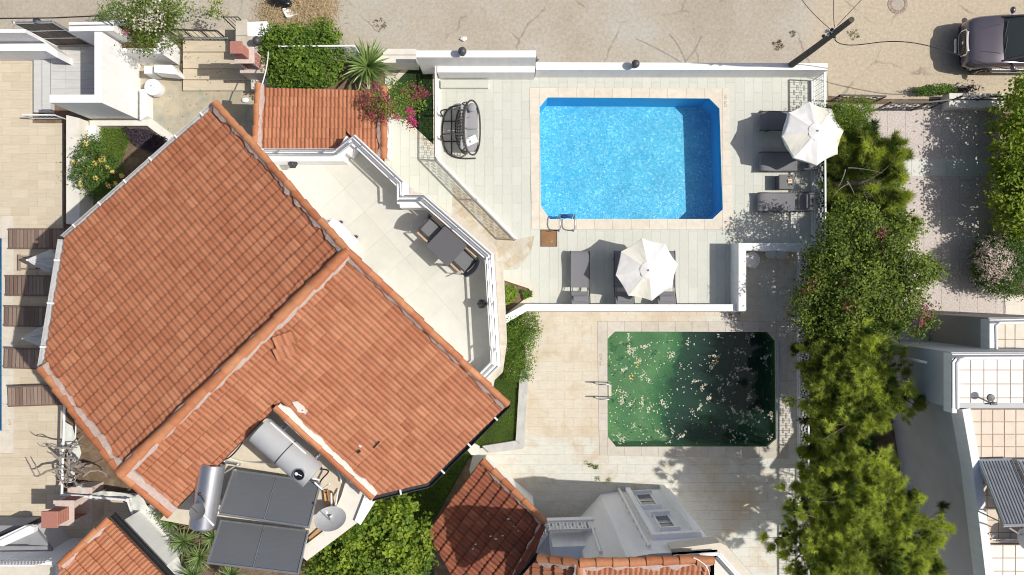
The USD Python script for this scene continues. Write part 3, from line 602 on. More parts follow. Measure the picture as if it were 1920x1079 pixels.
# two loose tiles lying on the lower slope
for q, rz in (((538, 637), 66), ((539, 659), 63)):
    c = PB.at(*q); x = np.linspace(-.27, .27, 9); h = np.array([.03, 0, .005, 0, .03, 0, .005, 0, .03])
    v = np.vstack([np.c_[x, np.full(9, -.16), h], np.c_[x, np.full(9, .16), h]]); k = np.arange(8)
    m = T(v, quads(np.c_[k, k + 1, k + 10, k + 9])); g = m.copy(); g.invert(); g.apply_translation([0, 0, -.012]); m = cat([m, g])
    m = rot(m, 20); d = PB.n
    m.vertices[:, 2] += -(d[0] * m.vertices[:, 0] + d[1] * m.vertices[:, 1]) / d[2]
    m.apply_translation(c + [0, 0, .13])
    solo('loose_tile', ['upper of two loose clay tiles lying on the lower roof slope', 'lower of two loose clay tiles lying on the lower roof slope'][q[1] > 650], 'roof tile', m, terra, tone=.55)

# roof terrace
TZ = 2.75
tf = house.add('terrace_floor', prism(PG([(497, 300), (640, 300), (668, 262), (752, 350), (752, 385), (793, 385), (910, 478), (925, 690), (900, 716), (860, 700), (640, 480), (480, 320)], TZ), 2.70, 2.735), grout, parent=base2)
fl = PG([(500, 302), (638, 302), (665, 268), (748, 348), (750, 383), (792, 383), (908, 480), (922, 688), (898, 712), (640, 480), (500, 320)], TZ)
a45 = 41.0; P = affinity.rotate(fl, -a45, origin=(0, 0)); x0, y0, x1, y1 = P.bounds
for i in range(int(x0 / .95) - 1, int(x1 / .95) + 2):
    for j in range(int(y0 / .95) - 1, int(y1 / .95) + 2):
        q = sbox(i * .95 + .0015, j * .95 + .0015, i * .95 + .9485, j * .95 + .9485).intersection(P)
        if q.area > .01: sub(tf, 'tile', shifted(prism(affinity.rotate(q, a45, origin=(0, 0)), 2.70, TZ + rng.uniform(-.001, .001), bottom=False), house.base), terrace_tile, tone=rng.uniform(0, 1))
RAIL = [(497, 287), (633, 287), (664, 263), (751, 345), (752, 373), (793, 373), (917, 481), (929, 684), (905, 708)]
rl = LineString(XY(RAIL, 3.5)); 
par = rl.buffer(.14, cap_style=2, join_style=2)
segh = LineString(XY([(490, 291), (645, 291)], 3.4)).buffer(.19, cap_style=2)
segd = LineString(XY([(645, 285), (660, 262)], 3.4)).buffer(.2, cap_style=2)
sege = LineString(XY([(750, 380), (800, 380)], 3.4)).buffer(.16, cap_style=2)
house.add('parapet', prism(unary_union([par, segh, segd, sege]), 2.7, 3.42), white, parent=base2)
# cream ledge slabs outside the parapet
led = foot2.difference(rl.buffer(.15, cap_style=2, join_style=2)).difference(fl.buffer(.15))
for k, q in enumerate([[(660, 240), (735, 300), (775, 375), (740, 375), (650, 270)], [(735, 300), (810, 375), (850, 405), (835, 420), (740, 350)], [(850, 395), (935, 465), (935, 490), (915, 490), (840, 420)], [(914, 490), (946, 490), (950, 570), (914, 570)], [(914, 571), (950, 571), (955, 649), (914, 649)], [(914, 650), (955, 650), (950, 740), (890, 740)]]):
    g = led.intersection(PG(q, 2.7))
    if g.area > .01: house.add('ledge_slab', prism(g, 2.66, 2.72 - .003 * k), ledge_stone, parent=base2, tone=.3 + .1 * k)
for off, z in ((-.07, 3.66), (.07, 3.60)):
    o = rl.parallel_offset(abs(off), 'left' if off > 0 else 'right', join_style=2)
    pts = list(o.coords)
    if np.hypot(pts[0][0] - rl.coords[0][0], pts[0][1] - rl.coords[0][1]) > 1: pts = pts[::-1]
    ms = []
    for a, b in zip(pts[:-1], pts[1:]): ms.append(rod((*a, z), (*b, z), .032, 8)); ms.append(ball(.033, (*b, z), 1))
    rail = house.add('terrace_rail', cat(ms), galv, smooth=40)
for s in np.arange(.4, rl.length, 1.35):
    p = rl.interpolate(s); house.add('rail_post', cat([rod((p.x, p.y, 3.4), (p.x, p.y, 3.66), .025, 8), cbox(.2, .05, .015, .003, c=(p.x, p.y, 3.615), rz=45)]), galv)

# flat roof in the notch, for the water tanks
FZ = 4.95
fr = PG([(506, 765), (702, 922), (640, 1000), (575, 1050), (540, 1020), (300, 975), (415, 850)], FZ)
house.add('flat_roof', prism(fr, 4.4, FZ), conc)
house.add('flat_roof_wall', prism(fr.buffer(-.1), 0, 4.4), white)
house.add('flat_roof_rim', prism(PG([(655, 880), (692, 915), (668, 982), (575, 1052), (556, 1035), (612, 992), (640, 930)], 5.1), 4.5, 5.1), offwhite)
house.add('flat_roof_edge', prism(PG([(691, 910), (713, 925), (676, 985), (665, 977)], 5.2), 4.5, 5.2), white)
rim2 = LineString(XY([(652, 862), (700, 918)], 5.05)).buffer(.14, cap_style=2)
house.add('flat_roof_kerb', prism(rim2, 4.9, 5.06), white)

# ---------------------------------------------------------------- wall lanterns on the terrace
def lantern(c, label):
    t = Thing('wall_lantern', label, 'lamp', c, local=True, group='hexagonal terrace lanterns')
    t.add('shade', lathe([(0.001, .30), (.06, .27), (.155, .17), (.155, .15), (.0, .15)], 6), dark_metal)
    t.add('glass', lathe([(.105, .15), (.075, 0)], 6), galv)
    t.add('finial', lathe([(0, .36), (.02, .34), (.03, .3), (0, .29)], 8), dark_metal)
    t.add('base', lathe([(.0, 0), (.085, 0), (.085, -.03), (0, -.03)], 6), dark_metal); return t
t = lantern(W(552, 309, 3.1), 'dark hexagonal lantern on the parapet beside the upper roof corner')
t.add('arm', rod((0, .05, -.02), (0, .3, -.02), .018), dark_metal)
t = lantern(W(904, 570, 3.15), 'dark hexagonal lantern on the right terrace parapet beside the flower bed')
t.add('arm', rod((.05, 0, -.02), (.32, 0, -.02), .018), dark_metal)

# ---------------------------------------------------------------- porch roof with tiles, north of the terrace
gar = Thing('porch', 'small orange tiled porch roof below the bougainvillea and hedge', 'building', W(600, 220, 0))
G0, G1, G2, G3 = W(482, 163, 2.35), W(726, 168, 2.35), W(477, 281, 2.95), W(726, 281, 2.95)
gp_ = PG([(483, 160), (725, 166), (723, 310), (700, 300), (664, 262), (640, 284), (476, 284)], 2.7)
PGR = Plane(G0, G1, G2)
gar.add('wall', prism(PG([(495, 172), (712, 176), (712, 280), (490, 280)], 2.2), 0, 2.2), white)
gr = gar.add('roof', slab_on(PGR, gp_, .1), underlay)
slope(gar, gr, G0, G1, G2, G3, gp_, terra, tone=(.6, .2), lim=300, tl=.36, tw=.25, lf=.04, gd=0, roll=.034)
caps(gar, W(486, 161, 2.4), W(480, 281, 3.0), parent=gr, r=.1, step=.36, mside=(1.3, 0), mw=.12, lift=.08)
caps(gar, W(720, 167, 2.4), W(720, 300, 3.02), parent=gr, r=.1, step=.36, mside=(0, 1.3), mw=.1, lift=.08)
solo('garden_hose', 'thin cream hose hanging from the hedge to the porch roof corner', 'hose', sweep(curve([W(503, 98, 1.9), W(500, 125, 2.3), W(494, 150, 2.5), W(491, 160, 2.5)], 14), .018), white_clean)

# ---------------------------------------------------------------- neighbouring roofs
def simple_house(name, label, wallpoly, h, m=white):
    t = Thing(name, label, 'house', (*wallpoly.centroid.coords[0], 0)); t.add('wall', prism(wallpoly, 0, h), m); return t
# half shaded roof between the lawn and the bottom house
q = [(905, 862), (1022, 978), (1003, 1042), (960, 1090), (870, 1120), (802, 998)]
M0, M1 = W(905, 862, 2.2), W(802, 998, 2.2); mv_ = W(1022, 978, 3.0)
PM = Plane(M0, M1, mv_)
pm = Polygon([PM.at(*k)[:2] for k in q])
mid = simple_house('lower_house', 'lower house with dusty clay roof half in shadow beside the lime green tree', pm.buffer(-.25), 2.0)
mr = mid.add('roof', slab_on(PM, pm), underlay)
d = (M1 - M0) / np.linalg.norm(M1 - M0); perp = np.cross(PM.n, d); perp = perp if perp @ (mv_ - M0) > 0 else -perp
run = 4.2; S0, S1 = M0 - d * 1.0, M1 + d * 2.5
slope(mid, mr, S0, S1, S0 + perp * run, S1 + perp * run, pm, terra_old, tone=(.5, .25), lim=300)
caps(mid, PM.at(907, 864), PM.at(1022, 978), parent=mr, r=.1, step=.42, mside=(0, 1), lift=.08)
caps(mid, PM.at(960, 1090), PM.at(1018, 985), parent=mr, r=.1, step=.42, m=terra_old, mside=(.6, 0), lift=.08)
for k in range(9):
    c = PM.at(rng.uniform(880, 990), rng.uniform(955, 1030)); s = rng.uniform(.012, .035)
    mid.add('plaster_crumb', ball(s, c + [0, 0, .07], 1, (1, 1.3, .6)) if False else mv(ball(s, (0, 0, 0), 1, (1.5, 1, .6)), *(c + [0, 0, .075])), plaster_dab, parent=mr)
# bottom left neighbour roof
q = [(205, 970), (322, 1092), (105, 1130), (114, 1058)]
N0, N1 = W(205, 970, 2.6), W(322, 1092, 2.6); nv = W(114, 1058, 3.2); PN = Plane(N0, N1, nv); pn = Polygon([PN.at(*k)[:2] for k in q])
nb = simple_house('left_neighbour_house', 'neighbour house corner with orange clay roof beside the brick barbecue', pn.buffer(-.25), 2.3)
nr = nb.add('roof', slab_on(PN, pn), underlay)
d = (N1 - N0) / np.linalg.norm(N1 - N0); perp = np.cross(PN.n, d); perp = perp if perp @ (nv - N0) > 0 else -perp
S0, S1 = N0 - d * .3, N1 + d * 1.5
slope(nb, nr, S0, S1, S0 + perp * 3.6, S1 + perp * 3.6, pn, terra, tone=(.7, .25), lim=300, tw=.25)
caps(nb, PN.at(206, 972), PN.at(114, 1058), parent=nr, r=.1, step=.42, mside=(1.2, 0), lift=.08)
gutter(nb, [PN.at(207, 968) + dg(.03, .03, -.02), PN.at(324, 1092) + dg(.03, .03, -.02)], .12, dark_grey)
# ---------------------------------------------------------------- bottom centre house (two storeys, shaded front)
def on_wall(base_a, base_b, px, py):
    """point of the upright plane through two ground points seen at a pixel"""
    a, b = np.array(base_a, float), np.array(base_b, float); n = np.cross(b - a, [0, 0, 1]); d = W(px, py, 0) - CAM
    return CAM + d * (n @ (a - CAM)) / (n @ d)
A_, B_, C_, D_ = W(1078, 980), W(1125, 927), W(1160, 921), W(1254, 915)
bh = Thing('white_house', 'two storey white house with shaded front and orange roof edge at the bottom', 'house', W(1180, 1000, 0))
foot = Polygon([tuple(p[:2]) for p in (A_, B_, C_, D_)] + [tuple(W(1275, 1100)[:2]), tuple(W(1060, 1100)[:2])])
ZT = 5.9
house_white = mat('house_white', (.82, .82, .82), rough=.85, noise=(2.0, .05, 6, (3, 3, .35)), stain=(1.0, (.74, .74, .72), .58, .8), bump=(70, .2, .004))
bh.add('wall', prism(foot, 0, ZT), house_white)
glassm = mat('window_glass', (.10, .11, .12), rough=.08)
def window(a, b, px0, px1):
    p, q = on_wall(a, b, *px0), on_wall(a, b, *px1); u = (b - a) / np.linalg.norm(b - a); n = np.cross([0, 0, 1], u); n = n if n[1] > 0 else -n
    u0, u1 = sorted(((p - a) @ u, (q - a) @ u)); z0, z1 = sorted((p[2], q[2]))
    def blk(s0, s1, h0, h1, zz0, zz1): return prism(Polygon([tuple((a + u * s + n * h)[:2]) for s, h in ((s0, h0), (s1, h0), (s1, h1), (s0, h1))]), zz0, zz1)
    w = bh.add('window', cat([blk(u0, u0 + .05, 0, .05, z0, z1), blk(u1 - .05, u1, 0, .05, z0, z1), blk(u0 + .05, u1 - .05, 0, .05, z1 - .05, z1), blk(u0 + .05, u1 - .05, 0, .05, z0, z0 + .05)]), metal_white)
    bh.add('pane', blk(u0 + .05, u1 - .05, 0, .02, z0 + .05, z1 - .05), glassm, parent=w)
    bh.add('frame', blk(u0 + .05, u1 - .05, .02, .04, (z0 + z1) / 2 - .02, (z0 + z1) / 2 + .02), metal_white, parent=w)
    bh.add('sill', blk(u0 - .05, u1 + .05, 0, .16, z0 - .06, z0), house_white, parent=w)
    bh.add('lintel', blk(u0 - .05, u1 + .05, .0, .14, z1, z1 + .08), house_white, parent=w)
# projecting bay round the windows, proud of the front
u = (D_ - C_) / np.linalg.norm(D_ - C_); n = np.cross([0, 0, 1], u); n = n if n[1] > 0 else -n
bay0, bay1 = C_ + u * .22, C_ + u * 1.75
for s0, s1 in ((.22, .38), (1.42, 1.58)):
    bh.add('pilaster', prism(Polygon([tuple((C_ + u * s + n * h)[:2]) for s, h in ((s0, -.02), (s1, -.02), (s1, .13), (s0, .13))]), 0, 4.75), house_white)
bh.add('ledge', prism(Polygon([tuple((C_ + u * s + n * h)[:2]) for s, h in ((.2, -.02), (1.6, -.02), (1.6, .16), (.2, .16))]), 4.75, 4.93), house_white)
window(C_, D_, (1190, 930), (1237, 953)); window(C_, D_, (1224, 970), (1272, 995))
p0, p1 = C_ + n * .09, C_ + n * .09 + [0, 0, 5.6]
bh.add('downpipe', rod(p0, p1, .05, 10), metal_white, smooth=40)
for z in np.arange(.5, 5.5, .7): bh.add('pipe_clip', cbox(.12, .12, .025, .004, c=(p0[0], p0[1] - .02, z)), metal_white)
bh.add('downpipe', rod(A_ * .55 + B_ * .45 + np.array([-.02, .06, 1.0]), A_ * .55 + B_ * .45 + np.array([-.02, .06, 4.2]), .045, 10), metal_white, smooth=40)
# balcony between the two houses
bh.add('balcony_floor', prism(PG([(1020, 996), (1106, 996), (1106, 1036), (1020, 1036)], .5), 0, .5), greyfloor, tone=.3)
bh.add('balcony_wall', prism(PG([(1036, 1026), (1150, 1022), (1152, 1060), (1036, 1060)], 2.6), .5, 2.6), house_white)
rz0, rz1 = 1.5, 2.15
a, b = W(1026, 982, 1.5), W(1126, 979, 1.5)
bh.add('railing_beam', bar(a, b, .18, rz0 - .3, rz0), white)
bh.add('railing_cap', bar(a, b, .07, rz1, rz1 + .05), metal_white)
ms = [bar(a, b, .05, rz0, rz0 + .06)]
for k in range(15):
    p = a + (b - a) * (k + .5) / 15; ms.append(cbox(.045, .05, rz1 - rz0 - .05, .005, c=(p[0], p[1], rz0 + .05)))
    for z in (1.62, 1.82): ms.append(cbox(.17, .035, .05, .005, c=(p[0] + (.05 if k % 2 else -.05), p[1], z + (.1 if k % 2 else 0))))
bh.add('balcony_lattice', cat(ms), metal_white)
a, b = W(1024, 992, 2.2), W(945, 1105, 2.2); ms = [bar(a, b, .08, 2.6, 2.68), bar(a, b, .06, 1.9, 1.95)]
for k in range(24):
    p = a + (b - a) * (k + .5) / 24; ms.append(cbox(.035, .035, .7, .004, c=(p[0], p[1], 1.93)))
    ms.append(cbox(.12, .035, .035, .004, c=(p[0], p[1], 2.15 + .2 * (k % 2)), rz=-55))
bh.add('side_lattice', cat(ms), metal_white)
# its roof edge
K0, K1 = W(1086, 1054, 6.35), W(1335, 1048, 6.35); PK = Plane(K0, K1, W(1086, 1150, 5.7))
pk = Polygon([PK.at(*k)[:2] for k in [(1086, 1052), (1330, 1048), (1330, 1120), (1090, 1120)]])
kr = bh.add('roof', slab_on(PK, pk), underlay)
dwn = np.array([0, -1.0, 0]); e0 = np.array([K0[0] - .3, K0[1] - 1.6, 0]); e1 = np.array([K1[0] + .3, K1[1] - 1.6, 0])
e0[2], e1[2] = PK.z(*e0[:2]), PK.z(*e1[:2])
slope(bh, kr, e0, e1, np.array([K0[0] - .3, K0[1], PK.z(K0[0] - .3, K0[1])]), np.array([K1[0] + .3, K1[1], PK.z(K1[0] + .3, K1[1])]), pk, terra, tone=(.6, .25))
caps(bh, K0, K1, parent=kr, r=.11, step=.42, mside=(0, 1.1))
PL = Plane(K0, W(1086, 1140, 5.9), W(1010, 1045, 5.7)); pl = Polygon([PL.at(*k)[:2] for k in [(1086, 1054), (1086, 1125), (968, 1125), (975, 1082), (1010, 1043)]])
kl = bh.add('roof', slab_on(PL, pl), underlay)
s0, s1 = np.array([*PL.at(1000, 1030)[:2], 0]), np.array([*PL.at(1000, 1140)[:2], 0])
ux = K0[0]; S0, S1 = np.array([s0[0], s0[1], PL.z(s0[0], s0[1])]), np.array([s0[0], s1[1], PL.z(s0[0], s1[1])])
slope(bh, kl, S0, S1, np.array([ux, s0[1], PL.z(ux, s0[1])]), np.array([ux, s1[1], PL.z(ux, s1[1])]), pl, terra, tone=(.6, .25))
caps(bh, PL.at(1012, 1045), K0, parent=kl, r=.1, step=.42, mside=(0, 1.3))
caps(bh, PL.at(1086, 1120), K0, parent=kl, r=.1, step=.42, mside=(1, 1))
gutter(bh, [PL.at(972, 1085), PL.at(1009, 1041)], .12, dark_grey)
gutter(bh, [W(1334, 1046, 6.2), W(1334, 1110, 6.2)], .1, dark_grey)
# cream terrace corner right of the roof
cz = 5.9
bh.add('upper_terrace', prism(PG([(1258, 1030), (1350, 1018), (1362, 1024), (1440, 1110), (1335, 1110), (1335, 1050), (1262, 1050)], cz), 5.4, cz), cream, tone=.5)
bh.add('upper_terrace_floor', prism(PG([(1335, 1050), (1352, 1038), (1410, 1110), (1335, 1110)], cz), cz, cz + .02), offwhite)
for o in (0, 6):
    pts = [W(1262 + o, 1043 - o * .2, cz + .2), W(1348 - o * .5, 1037 + o * .6, cz + .2), W(1405 - o, 1100, cz + .2)]
    bh.add('terrace_rail', cat([rod(pts[0], pts[1], .03), rod(pts[1], pts[2], .03)]), metal_white)
solo('cable', 'thin white cable looping over the bottom roof end', 'cable', sweep(curve([W(1300, 1046, 6.5), W(1322, 1060, 6.5), W(1328, 1090, 6.3)], 12), .014), white_clean)

# ---------------------------------------------------------------- right building
rb = Thing('grey_building', 'large building with long shaded grey wall and white roof terraces on the right', 'building', W(1850, 800, 0))
Z1, Z2, Z3 = 4.35, 4.15, 3.2
render_grey = mat('grey_render', (.52, .525, .53), rough=.9, noise=(1.2, .08), bump=(60, .25, .004))
rb.add('wall', prism(PG([(1786, 661), (2010, 661), (2010, 766), (1786, 766)], Z1), 0, Z1 - .06), render_grey)
rb.add('wall', prism(PG([(1804, 767), (2010, 767), (2010, 1130), (1862, 1130)], Z2), 0, Z2 - .05), render_grey)
rb.add('wall', prism(PG([(1856, 596), (2010, 596), (2010, 660), (1856, 660)], Z3), 0, Z3 - .06), mat('taupe_wall', (.40, .375, .35), rough=.9, noise=(1.5, .07)))
def rooftiles(name, pix, z, tw, th, m, tone, parent=None):
    root = rb.add(name, prism(PG(pix, z), z - .2, z - .012), mat('rusty_grout', (.36, .27, .19), rough=.95, noise=(5, .2)) if 'rusty_grout' not in MATS else MATS['rusty_grout'])
    P = PG(pix, z); x0, y0, x1, y1 = P.bounds
    for i in range(int((x1 - x0) / tw) + 1):
        for j in range(int((y1 - y0) / th) + 1):
            q = sbox(x0 + i * tw + .012, y1 - (j + 1) * th + .012, x0 + (i + 1) * tw - .012, y1 - j * th - .012).intersection(P)
            if q.area > .01: rb.add('tile', prism(q, z - .03, z + rng.uniform(-.002, .002), bottom=False), m, parent=root, tone=tone())
stained = mat('stained_white_tile', (.74, .70, .64), (.80, .79, .77), tone=True, rough=.6, noise=(3, .05), stain=(1.7, (.56, .46, .36), .66, .85))
peach = mat('peach_tile', (.58, .47, .37), (.64, .54, .44), tone=True, rough=.6, noise=(5, .07), stain=(2.2, (.50, .36, .23), .64, .85))
rooftiles('roof_terrace', [(1795, 668), (2010, 668), (2010, 756), (1795, 756)], Z1, .38, .40, stained, lambda: rng.uniform(0, 1))
rooftiles('roof_terrace', [(1818, 768), (2010, 768), (2010, 858), (1829, 858)], Z2, .335, .36, peach, lambda: rng.uniform(.3, 1))
rooftiles('roof_terrace', [(1829, 859), (2010, 859), (2010, 1018), (1853, 1018)], Z2, .335, .36, peach, lambda: rng.uniform(0, .7))
rooftiles('roof_terrace', [(1857, 1022), (2010, 1022), (2010, 1130), (1871, 1130)], Z2 + .1, .36, .38, stained, lambda: rng.uniform(0, .8))
rooftiles('roof_terrace', [(1866, 606), (2010, 606), (2010, 655), (1866, 655)], Z3, .3, .5, cream, lambda: rng.uniform(.5, 1))
def frame_rail(pts, z, m=metal_white, r=.04):
    rb.add('roof_rail', cat([rod(W(*a, z), W(*b, z), r, 8) for a, b in zip(pts[:-1], pts[1:])] + [ball(r, W(*b, z), 1) for b in pts]), m, smooth=40)
def kerbw(pts, z0, z1, w, m=white):
    rb.add('parapet', prism(LineString(XY(pts, z1)).buffer(w / 2, cap_style=2, join_style=2), z0, z1), m)
kerbw([(1790, 775), (1790, 668), (2010, 668)], Z1 - .3, Z1 + .12, .13)
frame_rail([(1795, 765), (1794, 682), (1799, 675), (1808, 672), (2010, 671)], Z1 + .4, r=.05)
frame_rail([(1785, 764), (1785, 679), (1791, 671)], Z1 + .2, dark_grey, .015)
kerbw([(1860, 664), (1860, 604), (2010, 600)], Z3 - .3, Z3 + .12, .14)
frame_rail([(1868, 655), (1867, 612), (1874, 606), (2010, 604)], Z3 + .4, r=.045)
kerbw([(1812, 767), (1832, 880), (1862, 1130)], Z2 - .4, Z2 + .18, .24)
# the collector that stands on the roof and its stand
def collector(name, label, cs, frame_m, face_m, ribs=0, rib_m=None, legs=True, zf=FZ, t=.07, divider=1):
    """cs: four world corners, top-left, top-right, bottom-right, bottom-left"""
    a, b, c, d = (np.array(q, float) for q in cs); d = a + c - b; n = np.cross(d - a, b - a); n /= np.linalg.norm(n); n = n if n[2] > 0 else -n
    o = Thing(name, label, 'solar panel', (a + b + c + d) / 4, group=None)
    S = lambda u, v: (1 - v) * ((1 - u) * a + u * b) + v * ((1 - u) * d + u * c)
    def plate(u0, v0, u1, v1, h0, h1):
        P = [S(u, v) + n * h for h in (h0, h1) for u, v in ((u0, v0), (u1, v0), (u1, v1), (u0, v1))]
        return trimesh.convex.convex_hull(np.array(P))
    e = .025
    o.add('back', plate(.005, .005, .995, .995, -t, -.02), dark_grey)
    nd = divider + 1
    for k in range(nd): o.add('absorber', plate(k / nd + .008, .02, (k + 1) / nd - .008, .98, -.018, .0), face_m)
    o.add('frame', cat([plate(0, 0, 1, e, -t - .005, .025), plate(0, 1 - e, 1, 1, -t - .005, .025), plate(0, e, e * .6, 1 - e, -t - .005, .025), plate(1 - e * .6, e, 1, 1 - e, -t - .005, .025)]), frame_m)
    for k in range(1, nd): o.add('divider', plate(k / nd - .005, e, k / nd + .005, 1 - e, -.01, .015), frame_m)
    for k in range(ribs): o.add('rib', plate((k + .5) / ribs - .012, .03, (k + .5) / ribs + .012, .97, 0, .014), rib_m)
    if legs:
        for u, v in ((.08, .05), (.92, .05), (.08, .95), (.92, .95)):
            p = S(u, v) - n * t
            if p[2] - zf > .08: o.add('leg', rod((p[0], p[1], zf), p, .02), galv)
    return o
abs_m = mat('collector_glass', (.125, .135, .15), rough=.3, noise=(9, .08, 4, (.3, 9, 1)))
abs_r = mat('ribbed_collector', (.26, .28, .30), rough=.3, noise=(3, .25))
collector('solar_collector', 'ribbed silver collector standing tilted on the grey building roof', [W(1834, 862, 4.3), W(1896, 860, 4.3), W(1948, 985, 5.5), W(1880, 985, 5.5)], galv, abs_r, ribs=11, rib_m=mat('rib_grey', (.13, .14, .16), rough=.4), zf=Z2, divider=0)
collector('solar_collector', 'second collector at the picture edge on the grey building roof', [W(1905, 862, 4.3), W(1975, 862, 4.3), W(2036, 985, 5.5), W(1966, 985, 5.5)], galv, abs_r, ribs=9, rib_m=MATS['rib_grey'], zf=Z2, divider=0)
t = Thing('collector_stand', 'galvanised stand frame behind the ribbed collector on the grey building', 'stand', W(1890, 1005, Z2))
for a, b in (((1858, 1012, Z2 + .05), (1955, 1012, Z2 + .05)), ((1864, 1003, Z2 + .3), (1858, 1012, Z2 + .05)), ((1892, 990, 5.4), (1915, 1004, Z2 + .3)), ((1870, 1016, Z2 + .08), (1950, 1010, Z2 + .3))):
    t.add('bar', rod(W(*a), W(*b), .022), galv)
wt = Thing('water_tank', 'white water tank lying at the foot of the ribbed collector on the grey building', 'water tank', W(1925, 1000, Z2), local=True)
wt.add('body', mv(rot(lathe([(0, 0), (.28, .02), (.3, .1), (.3, 1.1), (.28, 1.18), (0, 1.2)], 20), 90, 'y'), -.45, 0, .5), grey_wall, smooth=40)
solo('roof_spotlight', 'small lamp on an arm at the edge of the white roof terrace', 'lamp', cat([mv(lathe([(0, .06), (.1, .05), (.11, 0), (0, 0)], 14), *W(1857, 746, Z1 + .3)), rod(W(1857, 746, Z1 + .3), W(1863, 757, Z1 + .05), .025), cbox(.2, .08, .05, .01, c=W(1862, 757, Z1 + .02))]), dark_grey)
rb.add('wall_pipe', sweep([W(1762, 680, 3.9) * [1, 1, 1] + [-.4, 0, 0], W(1685, 668, 1.6) + [-.1, 0, 0]], .04), grey_wall)
struct('shaded_walk', prism(PG([(1640, 602), (1745, 594), (1745, 655), (1640, 655)], .03), .0, .03), greyfloor, tone=.5)
solo('kerb', 'pale kerb step in the shaded corner below the bougainvillea tree', 'kerb', prism(PG([(1650, 630), (1739, 630), (1739, 650), (1650, 650)], .15), .0, .15), greyfloor, tone=.3)

# ---------------------------------------------------------------- bottom left house
bl = Thing('corner_building', 'grey white building corner with rooftop railing at the bottom left', 'building', W(40, 1050, 0))
slab_grey = mat('grey_roof_paint', (.27, .275, .29), rough=.85, noise=(3, .08))
bl.add('wall', prism(PG([(-120, 1062), (60, 990), (94, 1032), (94, 1070), (-120, 1090)], 1.2), 0, 1.2), grey_wall)
bl.add('roof_slab', prism(PG([(-120, 1052), (62, 986), (97, 1030), (97, 1066), (-120, 1086)], 1.28), 1.2, 1.28), slab_grey)
for k, o in enumerate((0, 9)): bl.add('parapet', prism(PG([(-120, 1064 + o), (46 + o, 986), (64, 986 + o * .4), (64, 990 + o), (-120, 1072 + o)], 1.4 + .06 * k), 1.28, 1.4 + .06 * k), white_clean)
bl.add('lower_roof', prism(PG([(-120, 985), (44, 986), (-120, 1050)], 1.0), 0, 1.0), slab_grey)
bl.add('terrace', prism(PG([(-120, 1056), (112, 1053), (112, 1130), (-120, 1130)], 2.2), 0, 2.2), white)
bl.add('terrace_floor', prism(PG([(-120, 1062), (104, 1060), (104, 1130), (-120, 1130)], 2.2), 2.2, 2.22), cream, tone=.9)
ms = [bar(W(-120, 1061, 2.9), W(65, 1061, 2.9), .05, 2.85, 2.9)]
for k in range(30):
    p = W(-110 + k * 6.2, 1062, 2.9); ms.append(cbox(.02, .02, .65, .003, c=(p[0], p[1], 2.22))); 
    for z in (2.4, 2.6): ms.append(cbox(.07, .02, .07, .003, c=(p[0] + .03, p[1], z)))
bl.add('railing', cat(ms), metal_white)
# ---------------------------------------------------------------- roof equipment
P1 = [W(437, 880, 5.25), W(602, 905, 5.25), W(580, 990, 5.95), W(415, 966, 5.95)]
P2 = [W(413, 975, 5.2), W(579, 995, 5.2), W(560, 1077, 5.9), W(392, 1062, 5.9)]
collector('solar_collector', 'upper dark solar collector beside the two water tanks on the flat roof', P1, galv, abs_m)
collector('solar_collector', 'lower dark solar collector above the spiky palms at the flat roof edge', P2, galv, abs_m)
def boiler(name, label, c, ax, L, r, m, prof, hole=None):
    ang = math.degrees(math.atan2(ax[1], ax[0]))
    t = Thing(name, label, 'water tank', c, local=True, rz=ang, group=None)
    t.add('shell', mv(rot(lathe(prof, 36), 90, 'y'), -L / 2, 0, 0), m, smooth=35); return t
a, b = W(487, 806, 6.55), W(586, 893, 6.55); L = np.linalg.norm(b - a); ax = (b - a) / L; c = (a + b) / 2; r = .37
t = boiler('roof_water_tank', 'long grey covered water tank with round port lying on the flat roof', c, ax, L, r, grey_tank := mat('grey_tank', (.42, .43, .44), rough=.5, noise=(3, .07), bump=(20, .1, .01)),
           [(0, 0), (r * .98, 0), (r, .02), (r, L * .47), (r * .985, L * .475), (r, L * .48), (r, L - .02), (r * .98, L), (0, L)])
pm_ = mv(lathe([(.135, -.04), (.14, .03), (.155, .03), (.16, -.06)], 28), 0, 0, r); pm_ = mv(rot(pm_, 8, 'x'), L / 2 - .27, 0, 0)
t.add('port_rim', pm_, galv, smooth=40)
t.add('port_well', mv(rot(mv(lathe([(0, -.0), (.135, .005)], 24), 0, 0, r + .012), 8, 'x'), L / 2 - .27, 0, 0), black_gloss)
t.add('port_tap', mv(rot(cat([rod((-.1, -.02, r + .04), (.08, .04, r + .05), .012), ball(.045, (-.06, -.02, r + .04), 1, (1, 1, .5))]), 8, 'x'), L / 2 - .27, 0, 0), metal_white)
for x in (-L * .33, L * .33):
    t.add('cradle', cat([cbox(.06, .6, .05, .005, c=(x, 0, -1.58)), rod((x, -.26, -1.55), (x, -.22, -.25), .02), rod((x, .26, -1.55), (x, .22, -.25), .02)]), galv)
t.add('strap', mv(rot(lathe([(r - .01, -.012), (r + .008, -.012), (r + .008, .012), (r - .01, .012)], 36), 90, 'y'), -.02, 0, 0), dark_metal)
t.add('seam_rod', rod((-L / 2 + .1, r * .98, .12), (L / 2 - .5, r * .98, .12), .02), white_clean)
a, b = W(399, 868, 6.35), W(378, 990, 6.35); L = np.linalg.norm(b - a); ax = (b - a) / L; c = (a + b) / 2; r = .325
t = boiler('silver_boiler', 'shiny silver boiler lying beside the solar collectors', c, ax, L, r, mat('polished_shell', (.62, .63, .65), rough=.3, metal=.9, noise=(2.5, .08), bump=(9, .12, .02)),
           [(0, .05), (r * .9, .04), (r * .93, 0), (r, .02), (r, L - .08), (r * .9, L - .015), (r * .55, L), (0, L)])
